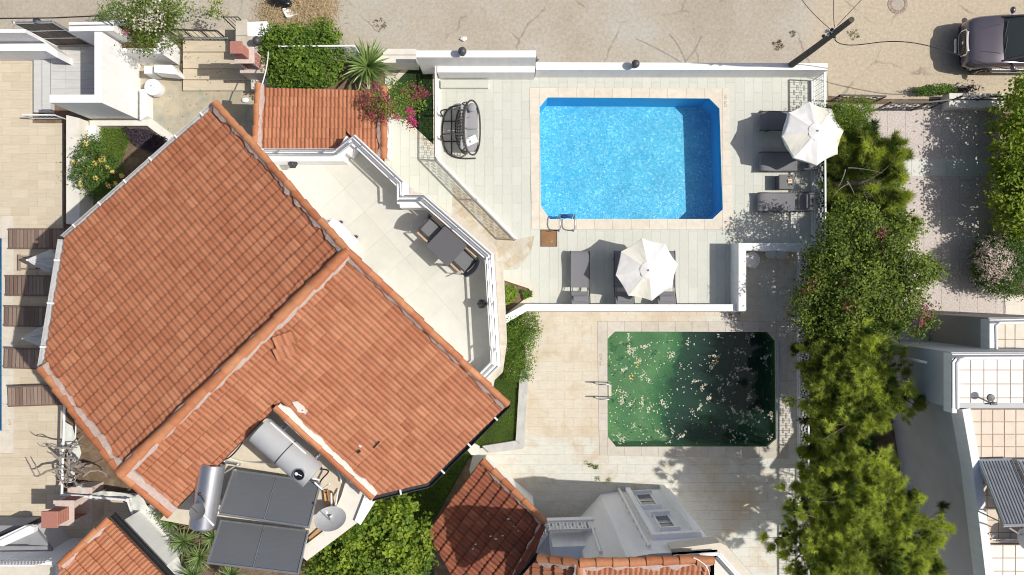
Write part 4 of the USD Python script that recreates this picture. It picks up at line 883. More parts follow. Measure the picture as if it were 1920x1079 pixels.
t.add('end_spoke', cat([cbox(.02, .5, .06, .004, c=(-L / 2 + .03, 0, .05)), rot(cbox(.02, .5, .06, .004, c=(-L / 2 + .03, 0, -.03)), 60, 'x'), rot(cbox(.02, .5, .06, .004, c=(-L / 2 + .03, 0, -.03)), -60, 'x')]), galv)
t.add('valve', cat([ball(.045, (-.12, -.06, r + .03), 2), rod((-.12, -.06, r + .03), (.02, .12, r + .1), .014)]), dark_metal)
for x in (-L * .3, L * .3): t.add('cradle', cat([cbox(.06, .55, .05, .005, c=(x, 0, -1.38)), rod((x, -.2, -1.35), (x, -.2, -.22), .02), rod((x, .2, -1.35), (x, .2, -.22), .02)]), galv)
def dish(name, label, c, tilt, az, rx, ry, m, feed, mast):
    t = Thing(name, label, 'satellite dish', c, local=True, rz=az)
    prof = [(0, 0), (.3, .02), (.6, .07), (.85, .14), (1, .2), (1.0, .185), (.85, .12), (.6, .05), (.3, .0), (0, -.02)]
    d = lathe(prof, 36); d.apply_scale([rx, ry, min(rx, ry)]); d = rot(d, tilt, 'x'); t.add('reflector', d, m, smooth=40)
    for p, q, rr, nm in feed: t.add(nm, rod(p, q, rr, 8), dark_grey if nm == 'feed_arm' else metal_white)
    for p, q in mast: t.add('mast', rod(p, q, .025, 8), metal_white)
    return t
dish('satellite_dish', 'light grey satellite dish at the white rim beside the lime green tree', W(620, 976, 5.75), -50, 0, .42, .38, mat('dish_grey', (.50, .51, .52), rough=.5, noise=(8, .06)), [((0, .02, .05), (.0, .34, .42), .012, 'feed_arm'), ((0, .31, .40), (0, .4, .48), .03, 'feed_horn')],
     [((0, .1, -.75), (0, .1, 0)), ((0, .1, -.4), (.02, .62, -.75))])
dish('satellite_dish', 'small dark grey mesh dish at the lower end of the silver boiler', W(371, 960, 7.0), -20, 20, .21, .20, mat('dish_dark', (.16, .16, .165), rough=.5), [((0, -.02, .03), (.04, .1, .2), .008, 'feed_arm')], [((.03, -.02, -.05), (.1, -.5, -.3))])
t = Thing('pipe_stand', 'white bent antenna mast brackets between collector and satellite dish', 'stand', W(608, 915, FZ))
for p, q in (((590, 905, 5.6), (604, 918, 5.3)), ((604, 918, 5.3), (618, 908, 5.5)), ((621, 925, 5.3), (622, 958, 5.2)), ((598, 900, 5.8), (585, 897, 6.0))): t.add('tube', rod(W(*p), W(*q), .025, 8), metal_white)
solo('cardboard_sheet', 'curled brown cardboard sheet on the flat roof beside the satellite dish', 'cardboard', T(np.vstack([np.c_[x, y, z] for x, y, z in [(np.array([W(606, 930, 5.1)[0] + .1 * i, W(606, 930, 5.1)[0] + .1 * i + .08]), np.array([W(606, 920, 5.1)[1] , W(606, 965, 5.1)[1]]), np.array([5.03 + .05 * (i - 1) ** 2, 5.03 + .05 * (i - 1) ** 2])) for i in range(4)]]), quads([[0, 1, 3, 2], [2, 3, 5, 4], [4, 5, 7, 6]])[:, ::-1]), cardboard)
solo('cardboard_sheet', 'brown cardboard scrap under the corner of the lower collector', 'cardboard', prism(PG([(578, 1008), (598, 990), (604, 1000), (585, 1022)], 5.03), 4.98, 5.03), cardboard)
for k, pts in enumerate([[(424, 856, 5.2), (438, 862, 5.05), (470, 868, 5.0), (520, 870, 5.3)], [(392, 868, 6.5), (415, 862, 5.8), (430, 858, 5.3), (455, 830, 5.1)], [(600, 880, 5.6), (612, 890, 5.2), (600, 905, 5.1), (612, 925, 5.05)], [(520, 775, 5.1), (560, 805, 5.0), (600, 842, 5.0), (632, 880, 5.05), (640, 905, 5.05)]]):
    solo('roof_pipe', ['pale hose lying between the boiler and the grey tank', 'black hose leaving the silver boiler end', 'looped hose below the port of the grey tank', 'long pipe along the white mortar edge behind the grey tank'][k], 'pipe', sweep(curve([W(*p) for p in pts], 24), .022, 6), [offwhite, asph, asph, white_clean][k])
# air conditioner on the terrace
t = Thing('air_conditioner', 'white air conditioner half under the roof edge on the terrace', 'air conditioner', W(647, 441, TZ), local=True, rz=-44)
t.add('case', cbox(.95, .36, .6, .02, c=(0, 0, .08)), white_clean)
t.add('front_grille', cat([cbox(.5, .012, .015, .002, c=(-.12, .184, .15 + .05 * k)) for k in range(10)]), metal_white)
for x in (-.35, .3): t.add('foot', cbox(.08, .46, .08, .005, c=(x, .02, 0)), dark_grey)
# ---------------------------------------------------------------- terrace table and armchairs
tc = (W(833, 422, 3.5) + W(875, 462, 3.5) + W(842, 501, 3.5) + W(797, 462, 3.5)) / 4
t = Thing('terrace_table', 'square dark grey table between two armchairs on the roof terrace', 'table', (tc[0], tc[1], TZ), local=True, rz=-43.5)
t.add('tabletop', cbox(.9, .86, .035, .012, c=(0, 0, .72)), fabric_dk2 := mat('woven_top', (.105, .105, .115), rough=.5, noise=(70, .12)))
t.add('apron', cat([cbox(.9 - .04, .03, .05, .003, c=(0, s * .4, .67)) for s in (-1, 1)] + [cbox(.03, .76, .05, .003, c=(s * .42, 0, .67)) for s in (-1, 1)]), fabric_dk)
for i in (-1, 1):
    for j in (-1, 1): t.add('leg', cbox(.05, .05, .67, .005, c=(i * .4, j * .38, 0)), dark_metal)
def armchair(c, rz, label):
    t = Thing('terrace_armchair', label, 'armchair', c, local=True, rz=rz)
    s = cbox(.56, .52, .06, .02, c=(.04, 0, .38)); t.add('seat', s, fabric_dk, smooth=40)
    n = 14; ths = np.linspace(-1, 1, n); V = []
    for z, dep in ((.40, .0), (.55, .05), (.72, .11), (.82, .15)):
        for off in (0, .03): V.append(np.c_[-.22 - dep - off + .10 * ths ** 2 - .06, ths * (.31 + dep * .12), np.full(n, z)])
    V = np.vstack(V); k = np.arange(n - 1); F = []
    for lv in range(3):
        for s_ in (0, 1):
            o = (2 * lv + s_) * n; F.append(quads(np.c_[o + k, o + k + 1, o + 2 * n + k + 1, o + 2 * n + k])[:, ::1 if s_ else -1])
    o = 6 * n; F.append(quads(np.c_[o + k, o + k + 1, o + n + k + 1, o + n + k])[:, ::-1])
    m = T(V, np.vstack(F)); m.fix_normals(); t.add('backrest', m, fabric_dk, smooth=50)
    t.add('seat_cushion', cbox(.48, .44, .05, .02, c=(.06, 0, .44)), mat('slate_cushion', (.17, .175, .185), rough=.9) if 'slate_cushion' not in MATS else MATS['slate_cushion'], smooth=40)
    for s_ in (-1, 1):
        t.add('armrest', cbox(.44, .065, .03, .01, c=(.06, s_ * .335, .60)), teak)
        t.add('leg', rod((.26, s_ * .33, 0), (.26, s_ * .33, .6), .016), dark_metal); t.add('leg', rod((-.2, s_ * .33, 0), (-.16, s_ * .33, .6), .016), dark_metal)
        t.add('frame', rod((-.2, s_ * .33, .02), (.26, s_ * .33, .02), .014), dark_metal)
    return t
c1 = (W(820, 414, 3.37) + W(791, 444, 3.37)) / 2; c2 = (W(886, 474, 3.37) + W(857, 508, 3.37)) / 2
armchair((c1[0] - .03, c1[1] + .03, TZ), -43, 'dark grey armchair with teak arms on the upper left side of the terrace table')
armchair((c2[0] + .0, c2[1] - .0, TZ), 137, 'dark grey armchair with teak arms on the lower right side of the terrace table')

# ---------------------------------------------------------------- railings
def railing(label, pts, z0, h, pitch, m, ornament=True, posts=1.6, group=None, name='railing', lean=None, kerb=None):
    c = np.mean([p[:2] for p in pts], axis=0); t = Thing(name, label, 'railing', (*c, 0), group=group); i0 = 0
    if kerb: t.add('kerb', prism(LineString([p[:2] for p in pts]).buffer(kerb[0] / 2, cap_style=2, join_style=2), 0, kerb[1]), white)
    for a, b in zip(pts[:-1], pts[1:]):
        a, b = np.array(a[:2], float), np.array(b[:2], float); L = np.linalg.norm(b - a); d = (b - a) / L; ang = math.degrees(math.atan2(d[1], d[0]))
        t.add('top_rail', bar(a, b, .05, z0 + h - .04, z0 + h), m); t.add('bottom_rail', bar(a, b, .035, z0 + .08, z0 + .11), m)
        n = max(1, int(L / posts))
        for k in range(n + 1):
            p = a + d * L * k / n
            if k == n and (b != np.array(pts[-1][:2])).any(): continue
            t.add('post', cbox(.045, .045, h - .04, .004, c=(p[0], p[1], z0), rz=ang), m)
        n = int(L / pitch)
        for k in range(n):
            p = a + d * L * (k + .5) / n; ms = [cbox(.014, .014, h - .13, .002, c=(p[0], p[1], z0 + .1), rz=ang)]
            if ornament:
                for zz in ((.25, .55) if i0 % 2 else (.4, .7)):
                    for s in (-1, 1):
                        o = p + d * .045 * s; w = .075
                        z = z0 + zz * h
                        ms += [cbox(w, .012, .013, .001, c=(o[0], o[1], z), rz=ang), cbox(w, .012, .013, .001, c=(o[0], o[1], z + w - .013), rz=ang),
                               cbox(.013, .012, w, .001, c=(*(o + d * (w / 2) * s), z), rz=ang)]
            t.add('baluster', cat(ms), m); i0 += 1
    return t
railing('white ornamental railing along the lawn bed and the stepping path left of the blue pool', [W(821.5, 112, .1), W(822, 301, .1), W(968, 450, .1)], .12, .82, .16, metal_white, kerb=(.13, .13))
railing('white ornamental railing right of the blue pool behind the loungers', [W(1526, 150, .2), W(1528, 458, .2)], .12, .95, .17, metal_white, kerb=(.1, .12))
railing('white ornamental railing between the green pool and the pine trees', [W(1498, 472, .1), W(1498, 1110, .1)], .08, .86, .17, metal_white, kerb=(.08, .08))
railing('white railing half buried in the hedge beside the street', [W(522, 87, 1.9), W(664, 86, 1.9)], .92, .98, .16, metal_white)
railing('small white railing at the end of the tan left deck', [W(65, 224, 0), W(124, 224, 0)], .05, .6, .14, metal_white, ornament=False, posts=.9)
def pipe_rail(label, pix, z, posts, kn=True):
    t = Thing('pipe_railing', label, 'railing', W(*pix[0], 0)); P = [W(*p, z) for p in pix]
    for a, b in zip(P[:-1], P[1:]): t.add('top_rail', rod(a, b, .04, 8), metal_white, smooth=40)
    for p in P: t.add('knob', ball(.065, p, 2), metal_white, smooth=40)
    for a, b in zip(P[:-1], P[1:]):
        n = max(1, int(np.linalg.norm(b - a) / posts))
        for k in range(n + 1):
            q = a + (b - a) * k / n; t.add('post', rod((q[0], q[1], 0), q, .028, 8), metal_white)
        t.add('lower_rail', rod(a * [1, 1, .3], b * [1, 1, .3], .02, 6), metal_white)
    return t
pipe_rail('white pipe railing below the bare dead tree at the left deck corner', [(121, 752), (116, 928), (170, 932), (238, 938)], .95, 1.6)
t = railing('white railing slanting past the tarp beside the small orange roof', [W(238, 938, .9) * [1, 1, 0], W(262, 1006, .9) * [1, 1, 0], W(325, 1085, .9) * [1, 1, 0]], .05, .85, .16, metal_white, name='railing')
# iron gate and front railing of the courtyard, leaning away from the lens because upright
railing('dark iron front railing above the courtyard steps', [W(340, 78, .2), W(432, 80, .2)], .35, 1.0, .17, dark_metal, ornament=False, posts=.55, name='iron_railing')
railing('grey iron gate bars lying low across the top courtyard step', [W(338, 83, .1), W(440, 84, .1)], .33, .45, .12, galv, ornament=False, posts=.9, name='iron_railing')
t = Thing('iron_gate', 'open dark iron gate leaf beside the courtyard pillar', 'gate', W(447, 60, .3), local=True)
t.add('frame', cat([rod((0, 0, .1), (0, 0, 1.35), .018), rod((.5, 0, .1), (.5, 0, 1.35), .018), rod((0, 0, 1.35), (.5, 0, 1.35), .018), rod((0, 0, .1), (.5, 0, .1), .018)]), dark_metal)
for k in range(3): t.add('rod', rod((.125 + k * .125, 0, .1), (.125 + k * .125, 0, 1.35), .01), dark_metal)
railing('dark iron fence with folding gate in front of the right yard', [W(1640, 207, .1), W(1710, 207, .1), W(1745, 203, .1)], .05, 1.15, .18, dark_metal, name='iron_fence', posts=.7)
railing('dark iron fence on the pale stone front wall of the right yard', [W(1786, 188, .5), W(1878, 189, .5)], .5, .55, .17, dark_metal, ornament=False, name='iron_fence', posts=.8)
railing('dark iron fence behind the yellow green bush near the deck parasol', [W(1556, 190, .1), W(1640, 192, .1)], .05, .85, .18, dark_metal, name='iron_fence', posts=1.0)
# brown slatted street gate
ga, gb = W(112, 90, 0), W(182, 88, 0); gz = 2.35
t = Thing('slatted_gate', 'tall brown slatted gate with three white framed panels at the side passage', 'gate', ((ga + gb) / 2) * [1, 1, 0])
ga, gb = ga * [1, 1, 0], gb * [1, 1, 0]; u = (gb - ga) / np.linalg.norm(gb - ga); gl = np.linalg.norm(gb - ga)
for k, (z0, z1) in enumerate(((.3, .92), (1.0, 1.62), (1.7, 2.3))):
    n = 9
    for i in range(n):
        s0 = .06 + (gl - .12) * i / n; p = ga + u * (s0 + (gl - .12) / n / 2); t.add('slat', cbox((gl - .12) / n - .012, .03, z1 - z0, .004, c=(p[0], p[1], z0), rz=math.degrees(math.atan2(u[1], u[0]))), brown_slat, tone=rng.uniform(0, 1))
for z in (.24, .95, 1.65, 2.32): t.add('rail', bar(ga, gb, .06, z, z + .05), galv)
for p in (ga + u * .03, gb - u * .03): t.add('post', cbox(.06, .07, 2.4, .005, c=(p[0], p[1], 0)), galv)
solo('gate_track', 'thin dark rail running along the top of the left house gate', 'rail', sweep([W(0, 35, 2.4), W(100, 34, 2.45), W(187, 30, 2.5), W(212, 48, 2.35)], .022), dark_metal)

# ---------------------------------------------------------------- deck furniture
def lounger(c, rz, label, group=None):
    t = Thing('sun_lounger', label, 'sun lounger', c, local=True, rz=rz, group=group)
    w = .31
    prof = [(-.86, .20), (-.83, .31), (-.72, .345), (-.3, .32), (.1, .315), (.42, .33), (.50, .35), (.70, .45), (.95, .56)]
    P = curve([(x, 0, z) for x, z in prof], 30)
    for nm, Q in (('seat_sling', P[P[:, 0] < .44]), ('back_sling', P[P[:, 0] > .50])):
        n = len(Q); k = np.arange(n - 1); wq = w if nm == 'seat_sling' else w - .015; V = np.vstack([Q + [0, -wq, 0], Q + [0, 0, -.025], Q + [0, wq, 0], Q + [0, wq, -.012], Q + [0, 0, -.037], Q + [0, -wq, -.012]])
        F = np.vstack([quads(np.c_[k, k + 1, k + 1 + n, k + n]), quads(np.c_[k + n, k + 1 + n, k + 1 + 2 * n, k + 2 * n]), quads(np.c_[k + 3 * n, k + 1 + 3 * n, k + 1 + 4 * n, k + 4 * n]), quads(np.c_[k + 4 * n, k + 1 + 4 * n, k + 1 + 5 * n, k + 5 * n])]); m = T(V, F)
        if m.face_normals[5][2] < 0: m.invert()
        t.add(nm, m, fabric, smooth=40)
    for s in (-1, 1): t.add('side_rail', sweep(P + [0, s * (w + .012), -.005], .02, 6), dark_grey, smooth=40)
    t.add('head_roll', cbox(.2, .5, .05, .022, c=(.78, 0, .50)), fabric, smooth=40) if rz == 0 else None
    for x in (-.6, .32):
        for s in (-1, 1): t.add('leg', rod((x, s * w, 0), (x + .06, s * (w + .01), .32), .018), dark_grey)
        t.add('crossbar', rod((x + .05, -w, .27), (x + .05, w, .27), .014), dark_grey)
    t.add('back_strut', cat([rod((.35, s * .26, .27), (.78, s * .26, .44), .012) for s in (-1, 1)]), dark_grey)
    return t
def mid3(a, b, z): return W((a[0] + b[0]) / 2, (a[1] + b[1]) / 2, z)
G1 = 'grey sling loungers on the blue pool deck'
L0 = lounger((*W(1468, 380, .3)[:2], DZ), 0, 'grey sling lounger nearest the white corner wall, right of the blue pool', G1)
dup(L0, (*W(1472, 304, .3)[:2], DZ), 0, 'grey sling lounger between the small dark table and the deck parasol', G1)
dup(L0, (*W(1472, 228, .3)[:2], DZ), 0, 'grey sling lounger mostly under the top edge of the right parasol', G1)
dup(L0, (*W(1087, 518, .3)[:2], DZ), -90, 'grey sling lounger in full view left of the lower parasol shadow', G1)
dup(L0, (*W(1169, 518, .3)[:2], DZ), -90, 'grey sling lounger half hidden under the left edge of the lower parasol', G1)
dup(L0, (*W(1247, 518, .3)[:2], DZ), -90, 'grey sling lounger almost fully under the lower parasol, its foot corner showing', G1)
def parasol(c, rz, label, h, r, tilt, mats_, seed):
    t = Thing('parasol', label, 'parasol', c, local=True, rz=rz); g = np.random.default_rng(seed); n8 = 8
    hub = np.array([0, 0, h]); M = trimesh.transformations.rotation_matrix(math.radians(tilt[0]), tilt[1], [0, 0, h])
    tip = lambda i, f=1.0, dz=0: np.array([r * f * math.cos(i * math.pi / 4), r * f * math.sin(i * math.pi / 4), h - .30 * f ** 1.1 + dz])
    ap = lambda m: (m.apply_transform(M), m)[1]
    for i in range(n8):
        A, B = tip(i), tip(i + 1); V, F = [], []; nr, nc = 9, 9
        for a in range(nr):
            f = .2 + .8 * a / (nr - 1)
            for b in range(nc):
                s = b / (nc - 1); p = tip(i, f) * (1 - s) + tip(i + 1, f) * s
                sag = 4 * s * (1 - s)
                p = p * [1 - .035 * sag * f ** 3, 1 - .035 * sag * f ** 3, 1] + [0, 0, -.045 * sag * f + .008 * g.normal() * (0 < s < 1)]
                V.append(p)
        for b in range(nc):
            s = b / (nc - 1); p = (A * (1 - s) + B * s) * [1 - .035 * 4 * s * (1 - s)] * 1; V.append(np.array([p[0] * .99, p[1] * .99, p[2] - .10 - .02 * math.sin(s * 9 + i) - .045 * 4 * s * (1 - s)]))
        q = [(a * nc + b, a * nc + b + 1, (a + 1) * nc + b + 1, (a + 1) * nc + b) for a in range(nr) for b in range(nc - 1)]
        m = T(V, quads(q)); 
        if m.face_normals[4][2] < 0: m.invert()
        t.add('canopy_panel', ap(m), mats_[i % len(mats_)], smooth=60)
        t.add('rib', ap(rod(hub + [0, 0, -.06], A + [0, 0, -.025], .012, 5)), metal_white)
    V = [[0, 0, h + .02]] + [[r * .27 * math.cos(k * math.pi / 8), r * .27 * math.sin(k * math.pi / 8), h - .062 - .006 * (k % 2)] for k in range(16)]
    t.add('vent_cap', ap(T(V, [[0, 1 + k, 1 + (k + 1) % 16] for k in range(16)])), mats_[0])
    t.add('finial', ap(mv(ball(.032, (0, 0, 0), 2, (1, 1, 1.3)), 0, 0, h + .04)), metal_white)
    t.add('pole', rod((0, 0, 0), (0, 0, h), .022, 10), metal_white)
    t.add('base', lathe([(0, 0), (.25, 0), (.25, .05), (.06, .08), (.04, .3), (0, .3)], 20), white_clean)
    return t
hz = 1.78
p = W(1217, 507, hz); parasol((p[0], p[1], DZ), 10, 'cream white parasol over the loungers by the divider wall', hz - DZ, 1.04, (5, [1, .3, 0]), [canvas, canvas, canvas_cream], 3)
p = W(1537, 246, hz); parasol((p[0] - .06, p[1], DZ), 6, 'white parasol over the loungers and railing right of the blue pool', hz - DZ, 1.06, (6, [-.4, 1, 0]), [canvas, canvas_cream, canvas], 5)
# small table with snack packet and two sunglasses
c = W(1473, 342, .4)
t = Thing('side_table', 'small dark grey cube table between two right hand loungers', 'table', (c[0], c[1], DZ), local=True)
t.add('tabletop', cbox(.50, .50, .03, .012, c=(0, 0, .40)), fabric_dk2)
for s in (-1, 1): t.add('side_panel', cbox(.02, .46, .38, .005, c=(s * .23, 0, .02)), fabric_dk); t.add('side_panel', cbox(.42, .02, .38, .005, c=(0, s * .22, .02)), fabric_dk)
c = W(1480, 340, .46)
t = Thing('snack_packet', 'small orange and white packet lying on the dark cube table', 'packet', (c[0], c[1], DZ + .43), local=True, rz=4)
t.add('pouch', cbox(.15, .13, .04, .018), paper, smooth=40); t.add('print', cbox(.13, .07, .004, .001, c=(0, 0, .038)), orange); t.add('emblem', cat([cbox(.03, .02, .003, .0005, c=(-.03 + .05 * k, .012 * (k % 2), .0425)) for k in range(2)]), rust)
for k, y in enumerate((331, 347)):
    c = W(1482, y, .45); t = Thing('sunglasses', ['black sunglasses on the upper side of the orange packet', 'black sunglasses on the lower side of the orange packet'][k], 'sunglasses', (c[0], c[1], DZ + .43), local=True, rz=8)
    for s in (-1, 1): t.add('lens', mv(ball(.03, (0, 0, 0), 2, (1.25, .75, .3)), s * .045, 0, .015), black_gloss, smooth=True)
    t.add('frame', cat([rod((-.01, 0, .02), (.01, 0, .02), .004), rod((-.085, 0, .02), (-.05, .0, .02), .004), rod((.085, 0, .02), (.05, 0, .02), .004), rod((-.08, 0, .02), (-.05, -.06, .01), .003), rod((.08, 0, .02), (.05, -.06, .01), .003)]), black_gloss)
# hanging egg loveseat
c = W(868, 243, .4)
t = Thing('wicker_loveseat', 'black wicker egg loveseat with grey cushion beside the white railing', 'loveseat', (c[0], c[1], DZ), local=True)
def ring(cx, ry, rz_, z, n=40, x0=0, tilt=0): a = np.linspace(0, 2 * np.pi, n); return np.c_[cx + rz_ * np.cos(a), ry * np.sin(a), z + tilt * np.cos(a)]
base = curve([(.42, -.93, .03), (-.1, -.93, .03), (-.55, -.75, .03), (-.72, -.3, .03), (-.74, 0, .03), (-.72, .3, .03), (-.55, .75, .03), (-.1, .9, .03), (.42, .9, .03)], 50)
t.add('base_hoop', sweep(base, .026, 8), wicker, smooth=40)
for y in (-.35, .35): t.add('base_bar', rod((-.7, y, .03), (.0, y, .03), .02), wicker)
for x in (-.42,): t.add('base_bar', rod((x, -.8, .03), (x, .8, .03), .018), wicker)
for y in (-.3, .52): t.add('frame_arm', sweep(curve([(-.72, y, .04), (-.74, y, .5), (-.6, y, .95), (-.25, y, 1.05), (.05, y, .9)], 20), .024, 8), wicker, smooth=40)
a = np.linspace(0, 2 * np.pi, 60)
rim = np.c_[.33 + .26 * np.cos(a) * np.where(np.abs(np.sin(a)) > .0, 1, 1), .92 * np.sign(np.sin(a)) * np.abs(np.sin(a)) ** .75, .62 - .22 * np.cos(a)]
t.add('rim', sweep(rim, .03, 8), wicker, smooth=40)
ms = []
def shell(u, v):   # u along y (-1..1), v from top rim round the back to below the seat
    y = u * .9; ph = math.pi * (.12 + .75 * v); rr = math.sqrt(max(0, 1 - u * u * .85)); return (.26 - .52 * rr * math.sin(ph) , y, .52 + .42 * rr * math.cos(ph))
for u in np.linspace(-.93, .93, 17): ms.append(sweep([shell(u, v) for v in np.linspace(0, 1, 12)], .013, 5))
for v in np.linspace(0.02, .98, 9): ms.append(sweep([shell(u, v) for u in np.linspace(-.95, .95, 20)], .012, 5))
t.add('woven_back', cat(ms), wicker)
t.add('seat_cushion', cat([cbox(.44, .76, .12, .045, c=(.30, y, .30)) for y in (-.385, .385)]), cushion, smooth=50)
t.add('back_cushion', cat([rot(cbox(.12, .74, .42, .045), -22, 'y').apply_translation([.12, y, .42]) for y in (-.385, .385)]), cushion, smooth=50)
for y in (-.38, .33): t.add('cushion_button', cat([rod((.16, y, .66), (.26, y + .03, .62), .008)]), dark_grey)
t.add('pillow', mv(ball(.15, (0, 0, 0), 3, (1, 1.0, .55)), .32, .68, .62), cushion, smooth=True)
c = W(884, 264, .55)
t = Thing('magazine', 'open white magazine with a grey printed block lying on the loveseat cushion', 'magazine', (c[0], c[1], DZ + .52), local=True, rz=24)
t.add('page', cat([cbox(.20, .27, .012, .004, c=(-.1, 0, 0)), cbox(.20, .27, .012, .004, c=(.1, 0, 0))]), paper)
t.add('print_block', cbox(.07, .09, .002, .0005, c=(-.06, -.02, .012)), mat('print_grey', (.30, .36, .33), rough=.7))
# hatch
c = W(1029, 447, .06)
t = Thing('hatch_cover', 'rusty brown square steel hatch in the deck below the blue pool ladder', 'hatch', (c[0], c[1], DZ), local=True)
t.add('plate', cbox(.53, .55, .015, .003, c=(0, 0, 0)), rust); t.add('frame', cat([cbox(.58, .02, .012, .002, c=(0, s * .285, 0)) for s in (-1, 1)] + [cbox(.02, .55, .012, .002, c=(s * .28, 0, 0)) for s in (-1, 1)]), dark_metal)
t.add('hinge', cat([cbox(.05, .025, .02, .003, c=(x, .24, .012)) for x in (-.06, 0, .06)]), dark_metal)
# ladders
def ladder(c, rz, label, stepm):
    t = Thing('pool_ladder', label, 'pool ladder', c, local=True, rz=rz)
    for s in (-1, 1):
        t.add('handrail', sweep(curve([(s * .25, -.42, 0), (s * .25, -.42, .3), (s * .25, -.36, .46), (s * .25, -.12, .5), (s * .25, .06, .44), (s * .25, .1, .25), (s * .25, .1, -.9)], 40), .021, 8), steel, smooth=50)
        t.add('flange', lathe([(0, 0), (.045, 0), (.045, .015), (0, .02)], 14, (s * .25, -.42, 0)), steel)
    for z in (-.12, -.38, -.64): t.add('tread', cbox(.48, .09, .03, .006, c=(0, .12, z)), stepm)
    return t
ladder((*W(1062, 410, .05)[:2], .06), 0, 'chrome ladder with two looped handrails in the blue pool', mat('blue_tread', (.03, .12, .30), rough=.4))
ladder((*W(1138, 731, .05)[:2], .06), -90, 'chrome ladder with pale tread at the left edge of the green pool', cream)
def text(txt, px, py, h, ang, m, label):
    tm = meshkit.text_mesh(txt, h, .003); tm.apply_translation([-(tm.bounds[0][0] + tm.bounds[1][0]) / 2, -(tm.bounds[0][1] + tm.bounds[1][1]) / 2, 0])
    tm = rot(tm, ang); c = W(px, py, .062); tm.apply_translation([c[0], c[1], .0615]); solo('depth_marking', label, 'lettering', tm, m)
text('175 cm', 1360, 190, .085, 90, engraved, 'engraved depth number at the upper right corner of the blue pool coping')
text('179 cm', 1126, 675, .085, -90, engraved, 'engraved depth number at the left edge of the green pool coping')
text('175 cm', 1464, 838, .085, 45, ink, 'dark slanted depth number at the lower right corner of the green pool coping')
text('179', 18, 792, .085, -90, engraved, 'worn depth number on the coping of the left pool')
# grey lid at the foot of the divider wall
solo('hatch_cover', 'grey stained steel lid beside the white corner wall above the green pool', 'hatch', cbox(.55, .32, .014, .003, c=W(1373, 593, .05)), mat('stained_lid', (.40, .39, .37), rough=.6, noise=(4, .2), stain=(3, (.30, .17, .09), .52, .62)))
# round pots behind the corner wall
for k, (x, y, r) in enumerate(((1409, 488, .28), (1445, 476, .17), (1466, 476, .2))):
    c = W(x, y, .3); t = Thing('round_pot', ['large pale round pot tucked inside the white corner wall', 'smaller pale round pot right behind the white corner wall', 'right pale round pot behind the white corner wall'][k], 'pot', (c[0], c[1], .05), local=True)
    t.add('body', lathe([(0, 0), (r * .7, 0), (r, .28), (r, .32), (r * .88, .32), (r * .85, .2), (0, .2)], 24), offwhite, smooth=40); t.add('lid', lathe([(0, .30), (r * .86, .29)], 20), grey_wall)
# ---------------------------------------------------------------- left deck furniture
def wood_lounger(c, rz, label, curved, L=1.75):
    t = Thing('wooden_lounger', label, 'sun lounger', c, local=True, rz=rz)
    n = 15; zf = lambda x: .32 + (.05 * (2 * x / L) ** 2 if curved else 0)
    for k in range(n):
        x = -L / 2 + L * (k + .5) / n; t.add('slat', cbox(L / n - .022, .62, .022, .004, c=(x, 0, zf(x))), wood, tone=float(rng.uniform(0, 1)))
    for s in (-1, 1):
        t.add('side_rail', sweep([(x, s * .33, zf(x) - .02) for x in np.linspace(-L / 2 - .03, L / 2 + .03, 9)], .028, 6), wood, tone=.2)
        for x in (-L * .42, L * .38): t.add('leg', cbox(.05, .05, .3, .004, c=(x, s * .31, 0)), wood, tone=.2)
    return t
for k, (x0, x1, y, cv) in enumerate(((16, 122, 448, False), (14, 116, 536, True), (9, 108, 594, True), (12, 100, 673, True), (13, 120, 742, False))):
    c = W((x0 + 124) / 2 if x1 > 100 else (x0 + x1) / 2 + 10, y, .34)
    wood_lounger((c[0] + (0 if k in (0, 4) else -.05), c[1], DZ), [0, 0, -1, -2, 2][k], ['dark wooden slatted lounger at the top of the left deck row', 'curved wooden lounger just below the first folded parasol', 'third wooden lounger from the top on the left deck', 'wooden lounger just below the second folded parasol', 'lowest wooden lounger above the bare dead tree'][k], cv, 1.9)
def folded(c, h, label):
    t = Thing('folded_parasol', label, 'parasol', c, local=True); g = np.random.default_rng(int(h * 100)); n = 40; V, F = [], []
    for j, (z, r) in enumerate([(h, .02), (h - .15, .07), (h - .45, .15), (h - .8, .23), (h - 1.05, .30), (h - 1.15, .28)]):
        a = np.arange(n) / n * 2 * np.pi; rr = r * (1 + .28 * np.cos(8 * a + .5) * (j > 0) + .06 * g.normal(size=n)); V.append(np.c_[rr * np.cos(a), rr * np.sin(a), np.full(n, z) + (j > 3) * .06 * np.sin(3 * a)])
    k = np.arange(n)
    for j in range(5): F.append(quads(np.c_[k + (j + 1) * n, (k + 1) % n + (j + 1) * n, (k + 1) % n + j * n, k + j * n]))
    t.add('canopy', T(np.vstack(V), np.vstack(F)), canvas_grey, smooth=60)
    t.add('pole', rod((0, 0, 0), (0, 0, h + .03), .022, 8), metal_white); t.add('finial', ball(.035, (0, 0, h + .03), 2), metal_white)
    t.add('base', lathe([(0, 0), (.24, 0), (.22, .05), (.04, .08), (0, .08)], 20), dark_grey); return t
p = W(52, 488, 2.2); folded((p[0], p[1], DZ), 2.15, 'folded white parasol beside the upper wooden loungers')
p = W(44, 635, 2.2); folded((p[0], p[1], DZ), 2.15, 'folded white parasol between the two lower curved wooden loungers')
c = W(50, 493, .3); t = Thing('wooden_tray_table', 'small wooden frame table under the tip of the upper folded parasol', 'table', (c[0], c[1], DZ), local=True)
t.add('frame', cat([cbox(.55, .05, .04, .004, c=(.1, s * .22, .3)) for s in (-1, 1)] + [cbox(.06, .56, .05, .004, c=(-.2, 0, .3))]), wood, tone=.9)
